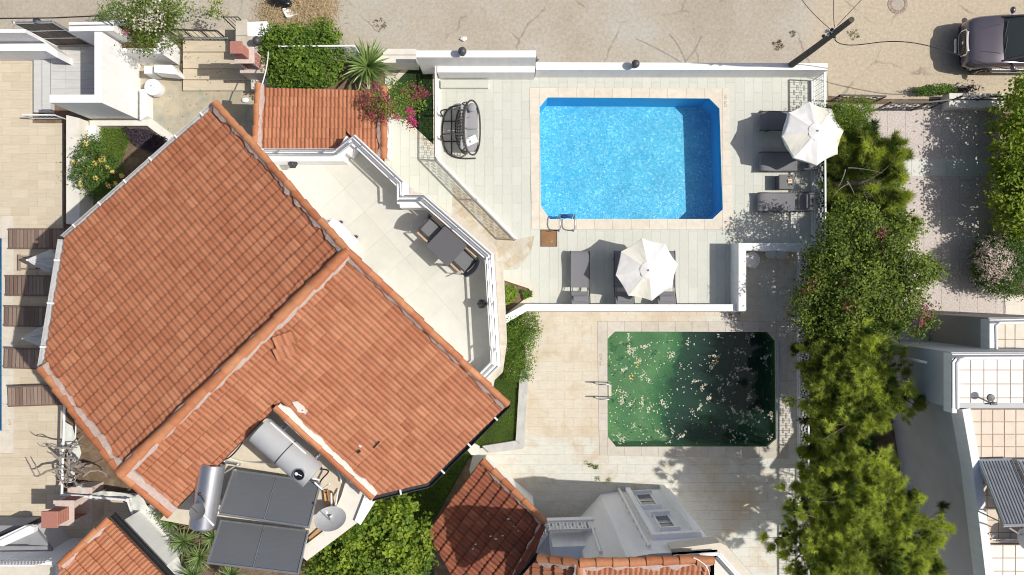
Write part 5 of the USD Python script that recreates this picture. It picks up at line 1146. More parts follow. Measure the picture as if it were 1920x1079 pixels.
for s in (-1, 1): t.add('leg', cbox(.04, .04, .3, .004, c=(-.18, s * .2, 0)), wood, tone=.5); t.add('leg', cbox(.04, .04, .3, .004, c=(.33, s * .2, 0)), wood, tone=.5)
# brick barbecues
def barbecue(px, py, z, s, label, rz=0):
    c = W(px, py, z + .72 if z else 0); t = Thing('brick_barbecue', label, 'barbecue', (c[0], c[1], z), local=True, rz=rz)
    if z: t.add('base_wall', cbox(1.2 * s, 1.6 * s, z, .01, c=(0, -.1, -z)), offwhite)
    t.add('worktop', cbox(1.45 * s, .95 * s, .09, .01, c=(0, 0, .72)), pinkstone); t.add('plinth', cbox(1.4 * s, .9 * s, .72, .01), pinkstone)
    w, d, h = .85 * s, .62 * s, .75; n = 0
    for row in range(9):
        z0 = .81 + row * .085
        for sx in (-1, 1):
            for k in range(3):
                t.add('brick', cbox(.09, d / 3 - .02, .068, .006, c=(sx * (w / 2 - .045), -d / 2 + d / 3 * (k + .5) + (.03 if row % 2 else -.0), z0)), brick, tone=rng.uniform(0, 1))
        for k in range(4): t.add('brick', cbox(w / 4 - .03, .09, .068, .006, c=(-w / 2 + w / 4 * (k + .5), d / 2 + .03, z0)), brick, tone=rng.uniform(0, 1))
    t.add('mortar_core', cat([cbox(.075, d, .75, .003, c=(sx * (w / 2 - .045), 0, .8)) for sx in (-1, 1)] + [cbox(w, .075, .75, .003, c=(0, d / 2 + .03, .8))]), pinkstone)
    t.add('shelf', cbox(w + .1, d + .14, .06, .008, c=(0, .03, 1.57)), pinkstone)
    t.add('chimney', cat([cbox(.5 * s, .5 * s, .07, .008, c=(0, .05, 1.63 + .085 * k)) for k in range(7)]), brick, tone=.6)
    t.add('chimney_core', cbox(.46 * s, .46 * s, .62, .004, c=(0, .05, 1.6)), pinkstone)
    t.add('chimney_cap', cbox(.62 * s, .62 * s, .06, .012, c=(0, .05, 2.24)), brick, tone=.8)
    return t
barbecue(477, 122, .68, .62, 'small brick barbecue at the courtyard steps beside the hedge')
barbecue(175, 935, 0, .85, 'brick barbecue with chimney beside the white pipe railing', rz=90)
# pillar lamps and courtyard bits
def globe(c, label, z, r=.135, group=None):
    t = Thing('globe_lamp', label, 'lamp', c, local=True, group=group)
    t.add('neck', lathe([(0, 0), (.07, 0), (.07, .03), (.045, .06), (.045, .16), (0, .16)], 14), dark_metal, smooth=40); t.add('globe', ball(r, (0, 0, .16 + r * .9), 3), dark_grey, smooth=True)
globe(W(868, 102, 1.85), 'dark globe lamp on the tall street wall above the loveseat', 1.85)
globe(W(1189, 125, .92), 'dark globe lamp on the long low street wall above the blue pool', .92)
globe(W(487, 82, 1.4), 'dark globe lamp on the pale pillar left of the hedge', 1.4)
globe(W(80, 47, 2.0), 'dark globe lamp behind the brown slatted gate', 2.0, .12)
solo('entrance_pillar', 'pale stone entrance pillar carrying a globe lamp beside the hedge', 'pillar', cat([prism(PG([(442, 68), (515, 68), (515, 97), (442, 97)], 1.35), 0, 1.35), prism(PG([(442, 36), (463, 36), (463, 67), (442, 67)], 1.38), 0, 1.38)]), ledge_stone, tone=.9)
solo('white_box_wall', 'white block wall behind the pillar lamp beside the straw heap', 'wall', prism(PG([(464, 42), (500, 40), (506, 70), (464, 69)], 1.3), 0, 1.3), white)
t = Thing('outdoor_unit', 'white air conditioner unit below the white planter in the courtyard', 'air conditioner', W(300, 133, .5) * [1, 1, 0])
t.add('case', prism(PG([(289, 122), (322, 122), (332, 134), (331, 140), (289, 136)], .9), .35, .9), white_clean); t.add('foot', prism(PG([(295, 124), (320, 124), (322, 134), (295, 134)], .35), .05, .35), dark_grey)
solo('white_chest', 'low white chest beside the courtyard air conditioner', 'box', prism(PG([(270, 124), (287, 124), (287, 138), (270, 138)], .7), .05, .7), white_clean)
c = W(285, 163, .5); t = Thing('water_barrel', 'white round barrel with lid and handle in the courtyard', 'barrel', (c[0], c[1], .05), local=True)
t.add('body', lathe([(0, 0), (.22, 0), (.27, .1), (.27, .38), (.24, .4), (0, .4)], 28), white_clean, smooth=40); t.add('lid', lathe([(0, .46), (.2, .45), (.275, .42), (.28, .39), (.0, .39)], 32), white_clean, smooth=30)
t.add('handle', sweep(curve([(-.06, .03, .46), (-.03, .04, .5), (.05, .0, .5), (.07, -.03, .46)], 12), .012), galv)
solo('white_slab', 'white wall panel standing at the foot of the tall white wall in the courtyard', 'wall', prism(PG([(262, 168), (275, 168), (276, 218), (262, 226)], .45), .05, .45), white)
solo('white_cloth', 'small white crumpled cloth near the porch roof corner in the courtyard', 'cloth', mv(ball(.13, (0, 0, 0), 2, (1, .7, .35)), *W(460, 188, .1)), white_clean)
solo('garden_tap_box', 'white meter box between the courtyard steps and the porch roof', 'box', cbox(.14, .2, .3, .01, c=W(479, 163, .05)), white_clean)
# ---------------------------------------------------------------- car
class CarThing(Thing):
    def add(s, name, mesh, m, **kw):
        mesh = mesh.copy(); v = mesh.vertices.copy(); x = v[:, 0]
        v[:, 0] = np.where(x > .5, np.where(x < 1.35, .5 + (x - .5) * .66, x - .29), x); v[:, 1] *= .93; mesh.vertices = v
        return super().add(name, mesh, m, **kw)
def car():
    c = W(1811, 80, .75); x0, cy = c[0], c[1]
    t = CarThing('parked_car', 'dark violet grey car parked at the right edge of the street, nose to the left', 'car', (x0, cy, 0), local=True)
    paint = mat('car_paint', (.13, .115, .14), rough=.28, metal=.5, coat_weight=.9, coat_roughness=.05)
    trim = mat('car_trim', (.02, .02, .022), rough=.5); chrome = mat('car_chrome', (.68, .68, .68), rough=.18, metal=1.0); tyre = asph
    glass = mat('car_glass', (.05, .06, .06), rough=.04, coat_weight=.5); lampm = mat('headlamp_glass', (.55, .56, .57), rough=.1, coat_weight=1.0)
    # stations along x: (x, half width at sill, half width at belt, half width at top, z sill, z belt, z top)
    st = [(.0, .62, .66, .58, .34, .60, .82), (.05, .74, .80, .68, .26, .64, .90), (.18, .83, .88, .76, .22, .68, .96), (.4, .89, .925, .80, .21, .70, 1.00), (.8, .92, .935, .81, .21, .76, 1.06), (1.2, .925, .935, .82, .22, .82, 1.10),
          (1.6, .925, .935, .84, .22, .86, 1.12), (2.6, .925, .935, .85, .22, .90, 1.10), (3.6, .925, .935, .85, .22, .92, 1.10), (4.3, .90, .92, .82, .25, .92, 1.08), (4.55, .80, .84, .74, .32, .90, 1.02)]
    V = []; n = 13
    for x, ws, wb, wt, zs, zb, zt in st:
        half = [(ws * .92, zs), (ws, zs + .1), (wb, zb - .08), (wb * .995, zb), ((wb + wt) / 2 + .02, (zb + zt) / 2 + .05), (wt, zt - .02), (wt * .55, zt + .012)]
        ring = [(-y, z) for y, z in half] + [(0, zt + .02)] + [(y, z) for y, z in half[::-1]]
        V.append([(x, y, z) for y, z in ring])
    n = len(V[0]); V = np.array(V).reshape(-1, 3); k = np.arange(n); F = []
    for j in range(len(st) - 1): F.append(quads(np.c_[k + j * n, k + (j + 1) * n, (k + 1) % n + (j + 1) * n, (k + 1) % n + j * n]))
    e = len(st) - 1; F += [np.array([[0, i, i + 1] for i in range(1, n - 1)]), np.array([[e * n, e * n + i + 1, e * n + i] for i in range(1, n - 1)])]
    m = T(V, np.vstack(F)); m.fix_normals(); body = t.add('body', m, paint, smooth=35)
    def loft(rings): 
        R = np.array(rings); q, n = R.shape[:2]; k = np.arange(n - 1); f = np.vstack([quads(np.c_[k + j * n, k + 1 + j * n, k + 1 + (j + 1) * n, k + (j + 1) * n]) for j in range(q - 1)])
        m = T(R.reshape(-1, 3), f); return m
    def up_(m):
        if m.face_normals[:, 2].mean() < 0: m.invert()
        return m
    yy = np.linspace(-1, 1, 9)
    arc = lambda x, w, z, b: [(x + b * y * y, y * w, z - .03 * y * y) for y in yy]
    t.add('windscreen', up_(loft([arc(1.30, .76, 1.135, .10), arc(1.6, .73, 1.33, .08), arc(1.95, .68, 1.53, .05)])), glass, smooth=60)
    t.add('wiper', cat([rod((1.33, -.5, 1.15), (1.40, .05, 1.185), .012), rod((1.33, .1, 1.15), (1.42, .6, 1.18), .012)]), trim)
    t.add('cowl', up_(loft([arc(1.18, .80, 1.10, .10), arc(1.31, .77, 1.14, .10)])), trim)
    t.add('roof_panel', up_(loft([arc(1.94, .69, 1.54, .05), arc(2.3, .66, 1.62, .02), arc(3.2, .65, 1.64, 0), arc(3.9, .62, 1.58, 0)])), paint, smooth=60)
    t.add('rear_window', up_(loft([arc(3.9, .62, 1.57, 0), arc(4.4, .70, 1.10, 0)])), glass)
    for s in (-1, 1):
        side = loft([[(1.35, s * .80, 1.10), (2.3, s * .85, 1.10), (3.4, s * .85, 1.10), (4.25, s * .80, 1.09)], [(2.0, s * .69, 1.50), (2.4, s * .66, 1.58), (3.3, s * .65, 1.60), (3.9, s * .62, 1.54)]]); 
        g = side.copy(); g.invert(); t.add('side_window', cat([side, g]), glass)
        t.add('pillar', sweep([(1.28, s * .79, 1.12), (1.98, s * .69, 1.53), (2.5, s * .66, 1.62)], .035, 6), paint)
        t.add('window_strip', rod((1.5, s * .86, 1.11), (4.2, s * .84, 1.10), .012), chrome)
        t.add('roof_bar', sweep([(2.1, s * .62, 1.62), (2.6, s * .6, 1.69), (3.5, s * .6, 1.69), (3.9, s * .58, 1.62)], .018, 6), chrome)
        mr = t.add('mirror', mv(ball(.11, (0, 0, 0), 3, (.75, 1.1, .75)), 1.62, s * 1.03, 1.12), paint, smooth=True); t.add('mirror_arm', rod((1.62, s * .86, 1.08), (1.62, s * .98, 1.10), .03), trim, parent=mr)
        t.add('sill_strip', cbox(3.0, .05, .16, .02, c=(2.3, s * .93, .22)), trim); t.add('sill_chrome', cbox(2.2, .02, .03, .005, c=(2.5, s * .962, .36)), chrome)
        h = t.add('headlight', mv(ball(.13, (0, 0, 0), 3, (1.25, .75, .5)), .30, s * .70, .80), lampm, smooth=True); t.add('lamp_strip', rod((.16, s * .58, .83), (.46, s * .86, .90), .014), chrome, parent=h)
        f = t.add('fog_lamp_bezel', sweep([(.09, s * .62, .70), (.06, s * .70, .48), (.2, s * .84, .46), (.3, s * .88, .62), (.12, s * .66, .68)], .014, 6), chrome)
        for q in range(3): t.add('intake_bar', rod((.06 + .03 * q, s * (.62 + .04 * q), .46 + .07 * q), (.22 + .03 * q, s * (.83 + .02 * q), .50 + .07 * q), .012), trim)
        for x in (.86, 3.55):
            w = t.add('wheel', mv(rot(lathe([(.2, -.11), (.33, -.11), (.355, -.07), (.355, .07), (.33, .11), (.2, .11)], 36), 90, 'x'), x, s * .83, .355), tyre, smooth=40)
            t.add('rim', mv(rot(lathe([(0, .1), (.2, .09), (.235, .12), (.24, .08), (0, .05)], 24), -90 * s, 'x'), x, s * .83, .355), chrome, parent=w)
            a = np.linspace(-.1, math.pi + .1, 16); t.add('arch_trim', sweep(np.c_[x + .40 * np.cos(a), np.full(16, s * .925), .355 + .40 * np.sin(a)], .035, 6), trim)
        t.add('door_handle', cbox(.2, .025, .03, .008, c=(2.55, s * .945, .86)), chrome)
    # grille: rounded plate leaning back, with studs
    gp = Polygon([(-.36, .0), (-.44, .08), (-.44, .28), (-.34, .35), (.34, .35), (.44, .28), (.44, .08), (.36, .0)])
    def on_nose(m, off=0):
        m = m.copy(); v = m.vertices.copy(); m.vertices = np.c_[.045 * (v[:, 1] / .38) - .075 - v[:, 2] + .22 * (v[:, 0]) ** 2 - off, v[:, 0], .52 + v[:, 1]]; return m
    def dense(m): return m.subdivide_to_size(.08) if len(m.faces) < 4000 else m
    g = dense(prism(gp, -.02, .012)); g = on_nose(g); g.fix_normals(); gid = t.add('grille', g, trim)
    o = dense(prism(gp.buffer(.035).difference(gp.buffer(-.01)), -.02, .03)); o = on_nose(o); o.fix_normals(); t.add('grille_frame', o, chrome, parent=gid)
    st_ = []
    for r in range(6):
        for q in range(13):
            y, z = -.40 + .066 * q + (.033 if r % 2 else 0), .04 + r * .058
            if gp.buffer(-.03).contains(Point(y, z)): st_.append(on_nose(mv(cbox(.03, .012, .01, .002), y, z, .014)))
    t.add('grille_stud', cat(st_), chrome, parent=gid)
    t.add('emblem', on_nose(mv(lathe([(0, .02), (.045, .02), (.05, 0)], 16).apply_scale([1.3, .8, 1]), 0, .20, .02)), chrome, parent=gid)
    np_ = on_nose(mv(cbox(.50, .10, .012, .004), 0, -.13, .03), .02); pl = t.add('number_plate', np_, paper)
    tm = meshkit.text_mesh('34 HB', .06, .003); tm.apply_translation([-tm.bounds[1][0] / 2, -.16 + .03, .046]); tm = on_nose(tm, .02)
    t.add('plate_smudge', on_nose(cat([mv(cbox(.04, .055, .004, .001), -.18 + .07 * q, -.108, .043) for q in range(6)]), .02), mat('plate_grey', (.42, .42, .42), rough=.8), parent=pl)
    t.add('bumper', up_(sweep([(.22, -.86, .42), (.03, -.66, .40), (-.04, -.3, .40), (-.05, 0, .40), (-.04, .3, .40), (.03, .66, .40), (.22, .86, .42)], .07, 8)), trim, smooth=50)
    t.add('bonnet_crease', cat([sweep([(.34, s * .40, 1.005), (.8, s * .47, 1.078), (1.16, s * .52, 1.112)], .009, 5) for s in (-1, 1)]), paint)
    for s in (-1, 1): t.add('front_seat', mv(rot(cbox(.16, .5, .55, .06), -18, 'y'), 2.3, s * .36, .75), cushion); 
    t.add('dashboard', cbox(.35, 1.3, .1, .03, c=(1.62, 0, 1.02)), trim)
car()
# ---------------------------------------------------------------- street: pole, cables, manhole, straw, litter
t = Thing('utility_pole', 'leaning dark timber utility pole behind the long white street wall', 'utility pole', W(1464, 136, 0))
pp = W(1464, 136, 0) + (W(1597, 37, 5.1) - W(1464, 136, 0)) * np.linspace(0, 1, 20)[:, None] + np.sin(np.linspace(0, np.pi, 20))[:, None] * [.015, -.015, 0]; t.add('shaft', sweep(pp, np.linspace(.115, .08, 20), 12), polewood, smooth=50)
t.add('clamp', cat([cbox(.3, .06, .05, .01, c=W(1556, 62, 3.9), rz=-40), cbox(.3, .05, .05, .01, c=W(1566, 57, 4.15), rz=30)]), galv)
for dx, dy in ((-9, -3), (-5, 3), (2, -6), (6, 7), (-14, 6)): t.add('insulator', ball(.05, W(1558 + dx, 62 + dy, 3.95), 2, (1, 1, 1.3)), galv if dx % 2 else dark_metal)
for k, (p, q, l) in enumerate((((1557, 55, 4.0), (1490, -20, 4.6), 'left overhead cable running up from the utility pole'), ((1565, 52, 4.1), (1567, -30, 4.6), 'middle overhead cable running straight up from the utility pole'), ((1570, 48, 4.3), (1640, -25, 4.6), 'right overhead cable running up from the utility pole'))):
    a, b = W(*p), W(*q); m = (a + b) / 2 - [0, 0, .12]; solo('overhead_cable', l, 'cable', sweep(curve([a, m, b], 12), .010, 5), asph)
solo('overhead_cable', 'sagging cable running from the utility pole across the car', 'cable', sweep(curve([W(1566, 70, 3.9), W(1572, 81, 3.5), W(1600, 85, 3.3), W(1655, 79, 3.4), W(1790, 101, 3.3), W(1990, 128, 3.3)], 40), .015, 5), asph)
c = W(1683, 8); t = Thing('manhole_cover', 'round manhole with reddish brick ring at the top of the street', 'manhole', (c[0], c[1], .004), local=True)
ring_m = mat('manhole_ring', (.26, .19, .15), (.40, .31, .25), tone=True, rough=.9, noise=(20, .2)); a = np.arange(28) / 28 * 2 * np.pi
for k, q in enumerate(a): t.add('ring_stone', cbox(.075, .11, .014, .004, c=(.29 * math.cos(q), .29 * math.sin(q), 0), rz=math.degrees(q) + 90), ring_m, tone=float(rng.uniform(.2, 1)))
t.add('lid', lathe([(0, .012), (.2, .012), (.23, .008), (.23, 0)], 32), mat('manhole_lid', (.40, .35, .29), rough=.9, noise=(14, .2)))
# dry straw
def blades(c, n, spread, ln, wd, zmax, g):
    p = np.c_[g.normal(size=(n, 2)) * spread, np.zeros(n)]; p[:, 2] = np.abs(g.normal(size=n)) * zmax * np.exp(-(p[:, 0] / spread) ** 2 / 3)
    a = g.uniform(0, 2 * np.pi, n); d = np.c_[np.cos(a), np.sin(a), g.normal(size=n) * .15] * (ln * g.uniform(.5, 1.2, n))[:, None]; s = np.c_[-np.sin(a), np.cos(a), g.normal(size=n) * .4] * wd
    b = np.asarray(c) + p; V = np.stack([b - d / 2, b + s, b + d / 2, b - s], 1).reshape(-1, 3); k = np.arange(n) * 4
    return T(V, np.vstack([np.c_[k, k + 1, k + 2], np.c_[k, k + 2, k + 3]])), np.repeat(g.uniform(0, 1, n), 4)
g = np.random.default_rng(5); mm, tt = [], []
for px, py, n, sx in ((548, 30, 2200, .42), (590, 32, 1800, .35), (520, 38, 900, .3), (565, 12, 1200, .4), (605, 8, 700, .25), (505, 22, 300, .25)):
    m, tn = blades(W(px, py, .03), n, sx, .26, .006, .10, g); mm.append(m); tt.append(tn)
solo('dry_straw', 'heap of dry straw on the street above the hedge', 'straw', cat(mm), straw, tone=np.concatenate(tt), kind='stuff')
b = ball(.32, (0, 0, 0), 4, (1.05, .7, .75)); v = b.vertices; v *= (1 + .22 * (meshkit.fbm(v * 6, 3)[:, None] - .5)); b.apply_translation(W(523, 0, .25)); 
b2 = ball(.2, (0, 0, 0), 3, (1.1, .8, .8)); b2.vertices *= (1 + .25 * (meshkit.fbm(b2.vertices * 9, 3)[:, None] - .5)); b2.apply_translation(W(536, 8, .2))
solo('rubbish_bag', 'black rubbish bag on the straw at the top edge of the street', 'bag', cat([b, b2]), black_gloss, smooth=60)
t = Thing('foam_box', 'open white foam tray leaning on the straw beside the black bag', 'box', W(544, 25, .2)); fb = W(544, 25, .1)
t.add('tray', mv(rot(rot(cbox(.42, .34, .05, .01), 25, 'y'), 30), *fb), paper); t.add('rim', mv(rot(rot(cat([cbox(.42, .03, .12, .005, c=(0, s * .16, 0)) for s in (-1, 1)]), 25, 'y'), 30), *fb), paper)
lt = ball(.09, (0, 0, 0), 3, (1.3, .8, .5)); lt.vertices *= (1 + .9 * (meshkit.fbm(lt.vertices * 22, 2)[:, None] - .5)); lt.apply_translation(W(870, 73, .06)); solo('crumpled_paper', 'small crumpled white paper on the street above the tall wall', 'litter', lt, paper)

# ---------------------------------------------------------------- plants
def leaves(P, N, size, asp, g, droop=.0, fold=.25):
    """one folded diamond leaf per point; returns (vertices, faces)"""
    n = len(P); N = N / np.maximum(np.linalg.norm(N, axis=1, keepdims=True), 1e-9)
    r = g.normal(size=(n, 3)); d = r - N * (r * N).sum(1, keepdims=True); d /= np.linalg.norm(d, axis=1, keepdims=True); d[:, 2] -= droop; w = np.cross(N, d)
    s = (size * g.uniform(.65, 1.25, n))[:, None]; h = N * s * fold
    V = np.stack([P - d * s * .5, P + w * s * asp * .5 + h * .5, P + d * s * .5, P - w * s * asp * .5 + h * .5], 1).reshape(-1, 3); k = np.arange(n) * 4
    return V, np.vstack([np.c_[k, k + 1, k + 2], np.c_[k, k + 2, k + 3]])
def blob_points(blobs, n, g, clump=18, spread=.12, shell=(.72, 1.05), up=.35):
    """leaf points in clumps spread over the upper shells of blobs (x, y, z, r[, rz])"""
    vol = np.array([b[3] ** 2 for b in blobs]); m = g.multinomial(max(1, n // clump), vol / vol.sum()); P, N, C = [], [], []
    for b, q in zip(blobs, m):
        d = g.normal(size=(q, 3)); d[:, 2] = d[:, 2] * .8 + up; d /= np.linalg.norm(d, axis=1, keepdims=True); f = b[3] * g.uniform(*shell, q)
        rz_ = b[4] if len(b) > 4 else 1.0; c = np.array(b[:3]) + d * f[:, None] * [1, 1, rz_]
        c += (meshkit.noise(c * 2.1)[:, None] - .5) * d * b[3] * .5
        s = spread * g.uniform(.6, 1.4, q); p = c[:, None] + g.normal(size=(q, clump, 3)) * s[:, None, None]; P.append(p.reshape(-1, 3))
        nn = d[:, None] * .7 + [0, 0, .55] + g.normal(size=(q, clump, 3)) * .55; N.append(nn.reshape(-1, 3)); C.append(np.repeat(g.uniform(0, 1, q), clump))
    return np.vstack(P), np.vstack(N), np.concatenate(C)
def limbs(root, blobs, g, r0=.09):
    ms = []; root = np.array(root, float)
    for b in blobs:
        e = np.array(b[:3]) + [0, 0, .1 * b[3]]; mid_ = (root + e) / 2 + g.normal(size=3) * .12; mid_[2] += .15
        ms.append(sweep(curve([root + [0, 0, .4], mid_, e], 10), np.linspace(r0 * .6, .018, 10), 6))
        for _ in range(3):
            q = e + g.normal(size=3) * b[3] * .55; ms.append(rod(mid_ * .3 + e * .7, q, .012, 5))
    return cat(ms)
def plant(name, label, cat_, blobs, n, size, m, g, asp=.5, trunk=True, flowers=(), clump=18, spread=.12, tone=(.45, .25), group=None, shell=(.72, 1.05), tr=.09):
    c = np.array([[b[0], b[1]] for b in blobs]).mean(0); c = np.array([blobs[0][0], blobs[0][1]]) if trunk == 'first' else c
    t = Thing(name, label, cat_, (c[0], c[1], 0), group=group)
    if trunk:
        zc = min(b[2] for b in blobs); t.add('trunk', sweep(curve([(c[0], c[1], -.02), (c[0] + .04, c[1] - .03, zc * .4), (c[0], c[1], zc * .8)], 8), np.linspace(tr, tr * .6, 8), 8), bark, smooth=60)
        t.add('branch', limbs((c[0], c[1], zc * .45), blobs, g, tr), bark)
    P, N, C = blob_points(blobs, n, g, clump, spread, shell); zlo = P[:, 2].min(); k = P[:, 2] > .03; P, N, C = P[k], N[k], C[k]
    V, F = leaves(P, N, size, asp, g); tn = np.clip(tone[0] + (C - .5) * tone[1] * 2 + g.normal(size=len(P)) * .16, 0, 1)
    t.add('crown' if trunk else 'foliage', (V, F), m, tone=np.repeat(tn, 4))
    for nm, pts, cnt, sp, fs, fm in flowers:
        c2 = np.array(pts); q = c2[g.integers(0, len(c2), cnt)] + g.normal(size=(cnt, 3)) * sp; V, F = leaves(q, np.array([0, 0, 1.]) + g.normal(size=(cnt, 3)) * .5, fs, .8, g)
        t.add(nm, (V, F), fm, tone=np.repeat(g.uniform(0, 1, cnt), 4), kind='stuff')
    return t
def B(px, py, z, rp, rz_=1.0): p = W(px, py, z); return (p[0], p[1], z, rp / PX * (1 - z / HC), rz_)
g = np.random.default_rng(21)
plant('hedge_bush', 'big clipped green hedge bush above the porch roof', 'hedge', [B(525, 90, 1.2, 30), (B(560, 85, 1.3, 38)), B(598, 82, 1.3, 36), B(545, 125, 1.35, 36), B(590, 125, 1.35, 38), B(615, 110, 1.2, 26), B(520, 125, 1.2, 28), B(560, 110, 1.5, 36), B(530, 145, 1.3, 24), B(570, 148, 1.3, 24), B(610, 140, 1.3, 24), B(515, 70, 1.1, 20), B(615, 68, 1.2, 22)], 14000, .12, leaf_mid, g, asp=.45, clump=26, spread=.10, tone=(.42, .4))
plant('lime_tree', 'bright lime green leafy tree between the solar collectors and the dusty roof', 'tree', [B(700, 1000, 2.4, 62), B(755, 990, 2.4, 48), B(650, 1025, 2.3, 52), B(720, 1055, 2.3, 62), B(775, 1040, 2.2, 38), B(620, 1065, 2.1, 42), B(690, 955, 2.2, 32), B(740, 950, 2.1, 25), B(670, 1075, 2.3, 50), B(790, 1010, 2.0, 22)], 13500, .135, leaf_lime, g, asp=.7, clump=34, spread=.115, tone=(.42, .42), shell=(.7, 1.08))
plant('rose_bush', 'rose bush full of yellow blooms beside the main roof gutter', 'rose bush', [B(175, 300, .75, 32), B(200, 325, .75, 30), B(165, 330, .7, 28), B(190, 355, .6, 24), B(175, 275, .6, 20), B(215, 350, .55, 18)], 5200, .075, leaf_dark, g, asp=.6, trunk=False, clump=12, spread=.08, tone=(.55, .3),
      flowers=[('yellow_bloom', [W(x, y, 1.05) for x, y in ((161, 270), (195, 295), (189, 303), (179, 306), (203, 315), (167, 316), (212, 322), (163, 325), (180, 335), (199, 345), (217, 345), (228, 330), (140, 305), (150, 345), (205, 350))], 520, .038, .06, yellow)])
def mound(name, label, cat_, pix, n, size, asp, m, h, g, tone=(.5, .25), zb=.05, flowers=(), upright=.0):
    P0 = PG(pix, zb); x0, y0, x1, y1 = P0.bounds; pts = []
    from shapely import contains_xy
    while len(pts) < n:
        q = g.uniform((x0, y0), (x1, y1), (n, 2)); pts += list(q[contains_xy(P0, q[:, 0], q[:, 1])])
    P = np.array(pts[:n]); z = zb + h * g.uniform(0, 1, n) * (.4 + .9 * meshkit.noise(np.c_[P * 2.2, np.zeros(n)])); P = np.c_[P, z]
    V, F = leaves(P, np.array([0, 0, 1.]) + g.normal(size=(n, 3)) * (.5 + upright), size, asp, g); tn = np.clip(tone[0] + g.normal(size=n) * tone[1] + (meshkit.noise(P * 1.5) - .5) * .5, 0, 1)
    c = P0.centroid; t = Thing(name, label, cat_, (c.x, c.y, 0), kind='stuff' if name == 'undergrowth' else None); t.add('foliage', (V, F), m, tone=np.repeat(tn, 4))
    for nm, pp, cnt, sp, fs, fm in flowers:
        c2 = np.array(pp); q = c2[g.integers(0, len(c2), cnt)] + g.normal(size=(cnt, 3)) * sp; V, F = leaves(q, np.array([0, 0, 1.]) + g.normal(size=(cnt, 3)) * .5, fs, .8, g); t.add(nm, (V, F), fm, tone=np.repeat(g.uniform(0, 1, cnt), 4), kind='stuff')
    return t
mound('ground_cover_plant', 'bright green ground cover patch beside the rose bush', 'ground cover', [(180, 240), (238, 242), (246, 262), (232, 300), (205, 320), (182, 290)], 3800, .05, .5, grassm, .18, g, tone=(.5, .2))
mound('purple_plant', 'dark purple leaved plant patch below the white wall corner', 'plant', [(236, 241), (285, 245), (318, 262), (300, 290), (268, 280), (245, 262)], 1500, .11, .22, purple, .3, g, tone=(.5, .3), upright=.3)
def lawn(name, label, pix, n, m, hgt, zb, wd=.007, tone=(.5, .2)):
    P0 = PG(pix, zb) if not isinstance(pix, Polygon) else pix
    x0, y0, x1, y1 = P0.bounds; from shapely import contains_xy
    q = rng.uniform((x0, y0), (x1, y1), (int(n * (x1 - x0) * (y1 - y0)), 2)); q = q[contains_xy(P0, q[:, 0], q[:, 1])]; k = len(q)
    b = np.c_[q, np.full(k, zb)]; a = rng.uniform(0, 2 * np.pi, k); lean = rng.uniform(.2, 1.0, k)[:, None] * hgt; tip = b + np.c_[np.cos(a), np.sin(a), np.zeros(k)] * lean + np.c_[np.zeros((k, 2)), hgt * rng.uniform(.6, 1.1, k)]
    s = np.c_[-np.sin(a), np.cos(a), np.zeros(k)] * wd; V = np.stack([b - s, b + s, tip], 1).reshape(-1, 3); tn = np.clip(tone[0] + rng.normal(0, tone[1], k) + (meshkit.noise(b * 2.5) - .5) * .6, 0, 1)
    return solo(name, label, 'grass', T(V, np.arange(3 * k).reshape(-1, 3)), m, tone=np.repeat(tn, 3), kind='stuff')
lawnbase = mat('lawn_soil', (.035, .055, .015), rough=1.0, noise=(12, .3)); turfbase = mat('turf_base', (.02, .045, .014), rough=1.0, noise=(12, .2))
LAWN = PG([(948, 600), (985, 590), (985, 640), (976, 700), (967, 828), (885, 845), (860, 870), (800, 960), (740, 960), (700, 900), (820, 780), (900, 700), (945, 690)], .03)
LAWN2 = PG([(700, 900), (900, 845), (880, 860), (800, 1000), (820, 1110), (560, 1110), (600, 1000)], .03)
LW = unary_union([LAWN, LAWN2]).buffer(0)
struct('lawn_ground', flat(LW, .02), lawnbase)
lawn('lawn_grass', 'green lawn strip beside the main roof and under the lime green tree', PG([(948, 600), (985, 590), (976, 700), (967, 828), (885, 845), (870, 866), (800, 1000), (690, 960), (700, 920), (800, 820), (900, 700), (945, 690)], .03), 2600, grassm, .055, .02)
BEDP = BED.difference(LineString(XY([(822, 305), (745, 232)], .04)).buffer(.16, cap_style=2)); 
solo('bed_kerb', 'cream stone edging round the lawn bed beside the white railing', 'kerb', prism(BED.difference(BED.buffer(-.16)), 0, .06), cream, tone=.2)
struct('turf_ground', flat(BED.buffer(-.16), .012), turfbase)
lawn('turf_grass', 'dark green turf in the triangular bed beside the white railing', PG([(782, 128), (816, 128), (818, 282), (765, 232), (765, 128)], .03).intersection(BED.buffer(-.17)), 3000, turfm, .05, .012)
P_ = PG([(945, 528), (988, 543), (990, 549), (950, 578), (945, 580)], .04)
solo('bed_kerb', 'cream stone edging of the small three cornered flower bed', 'kerb', prism(FBED.buffer(.12).difference(FBED.buffer(-.03)), 0.03, .075), cream, tone=.3)
mound('bed_plant', 'lime green leafy plant in the three cornered flower bed by the terrace', 'plant', [(946, 535), (966, 538), (972, 555), (960, 568), (946, 572)], 420, .10, .75, leaf_lime, .22, g)
mound('bed_plant', 'small dark green clump at the tip of the three cornered flower bed', 'plant', [(978, 544), (997, 546), (998, 556), (982, 562)], 300, .07, .5, leaf_mid, .18, g)
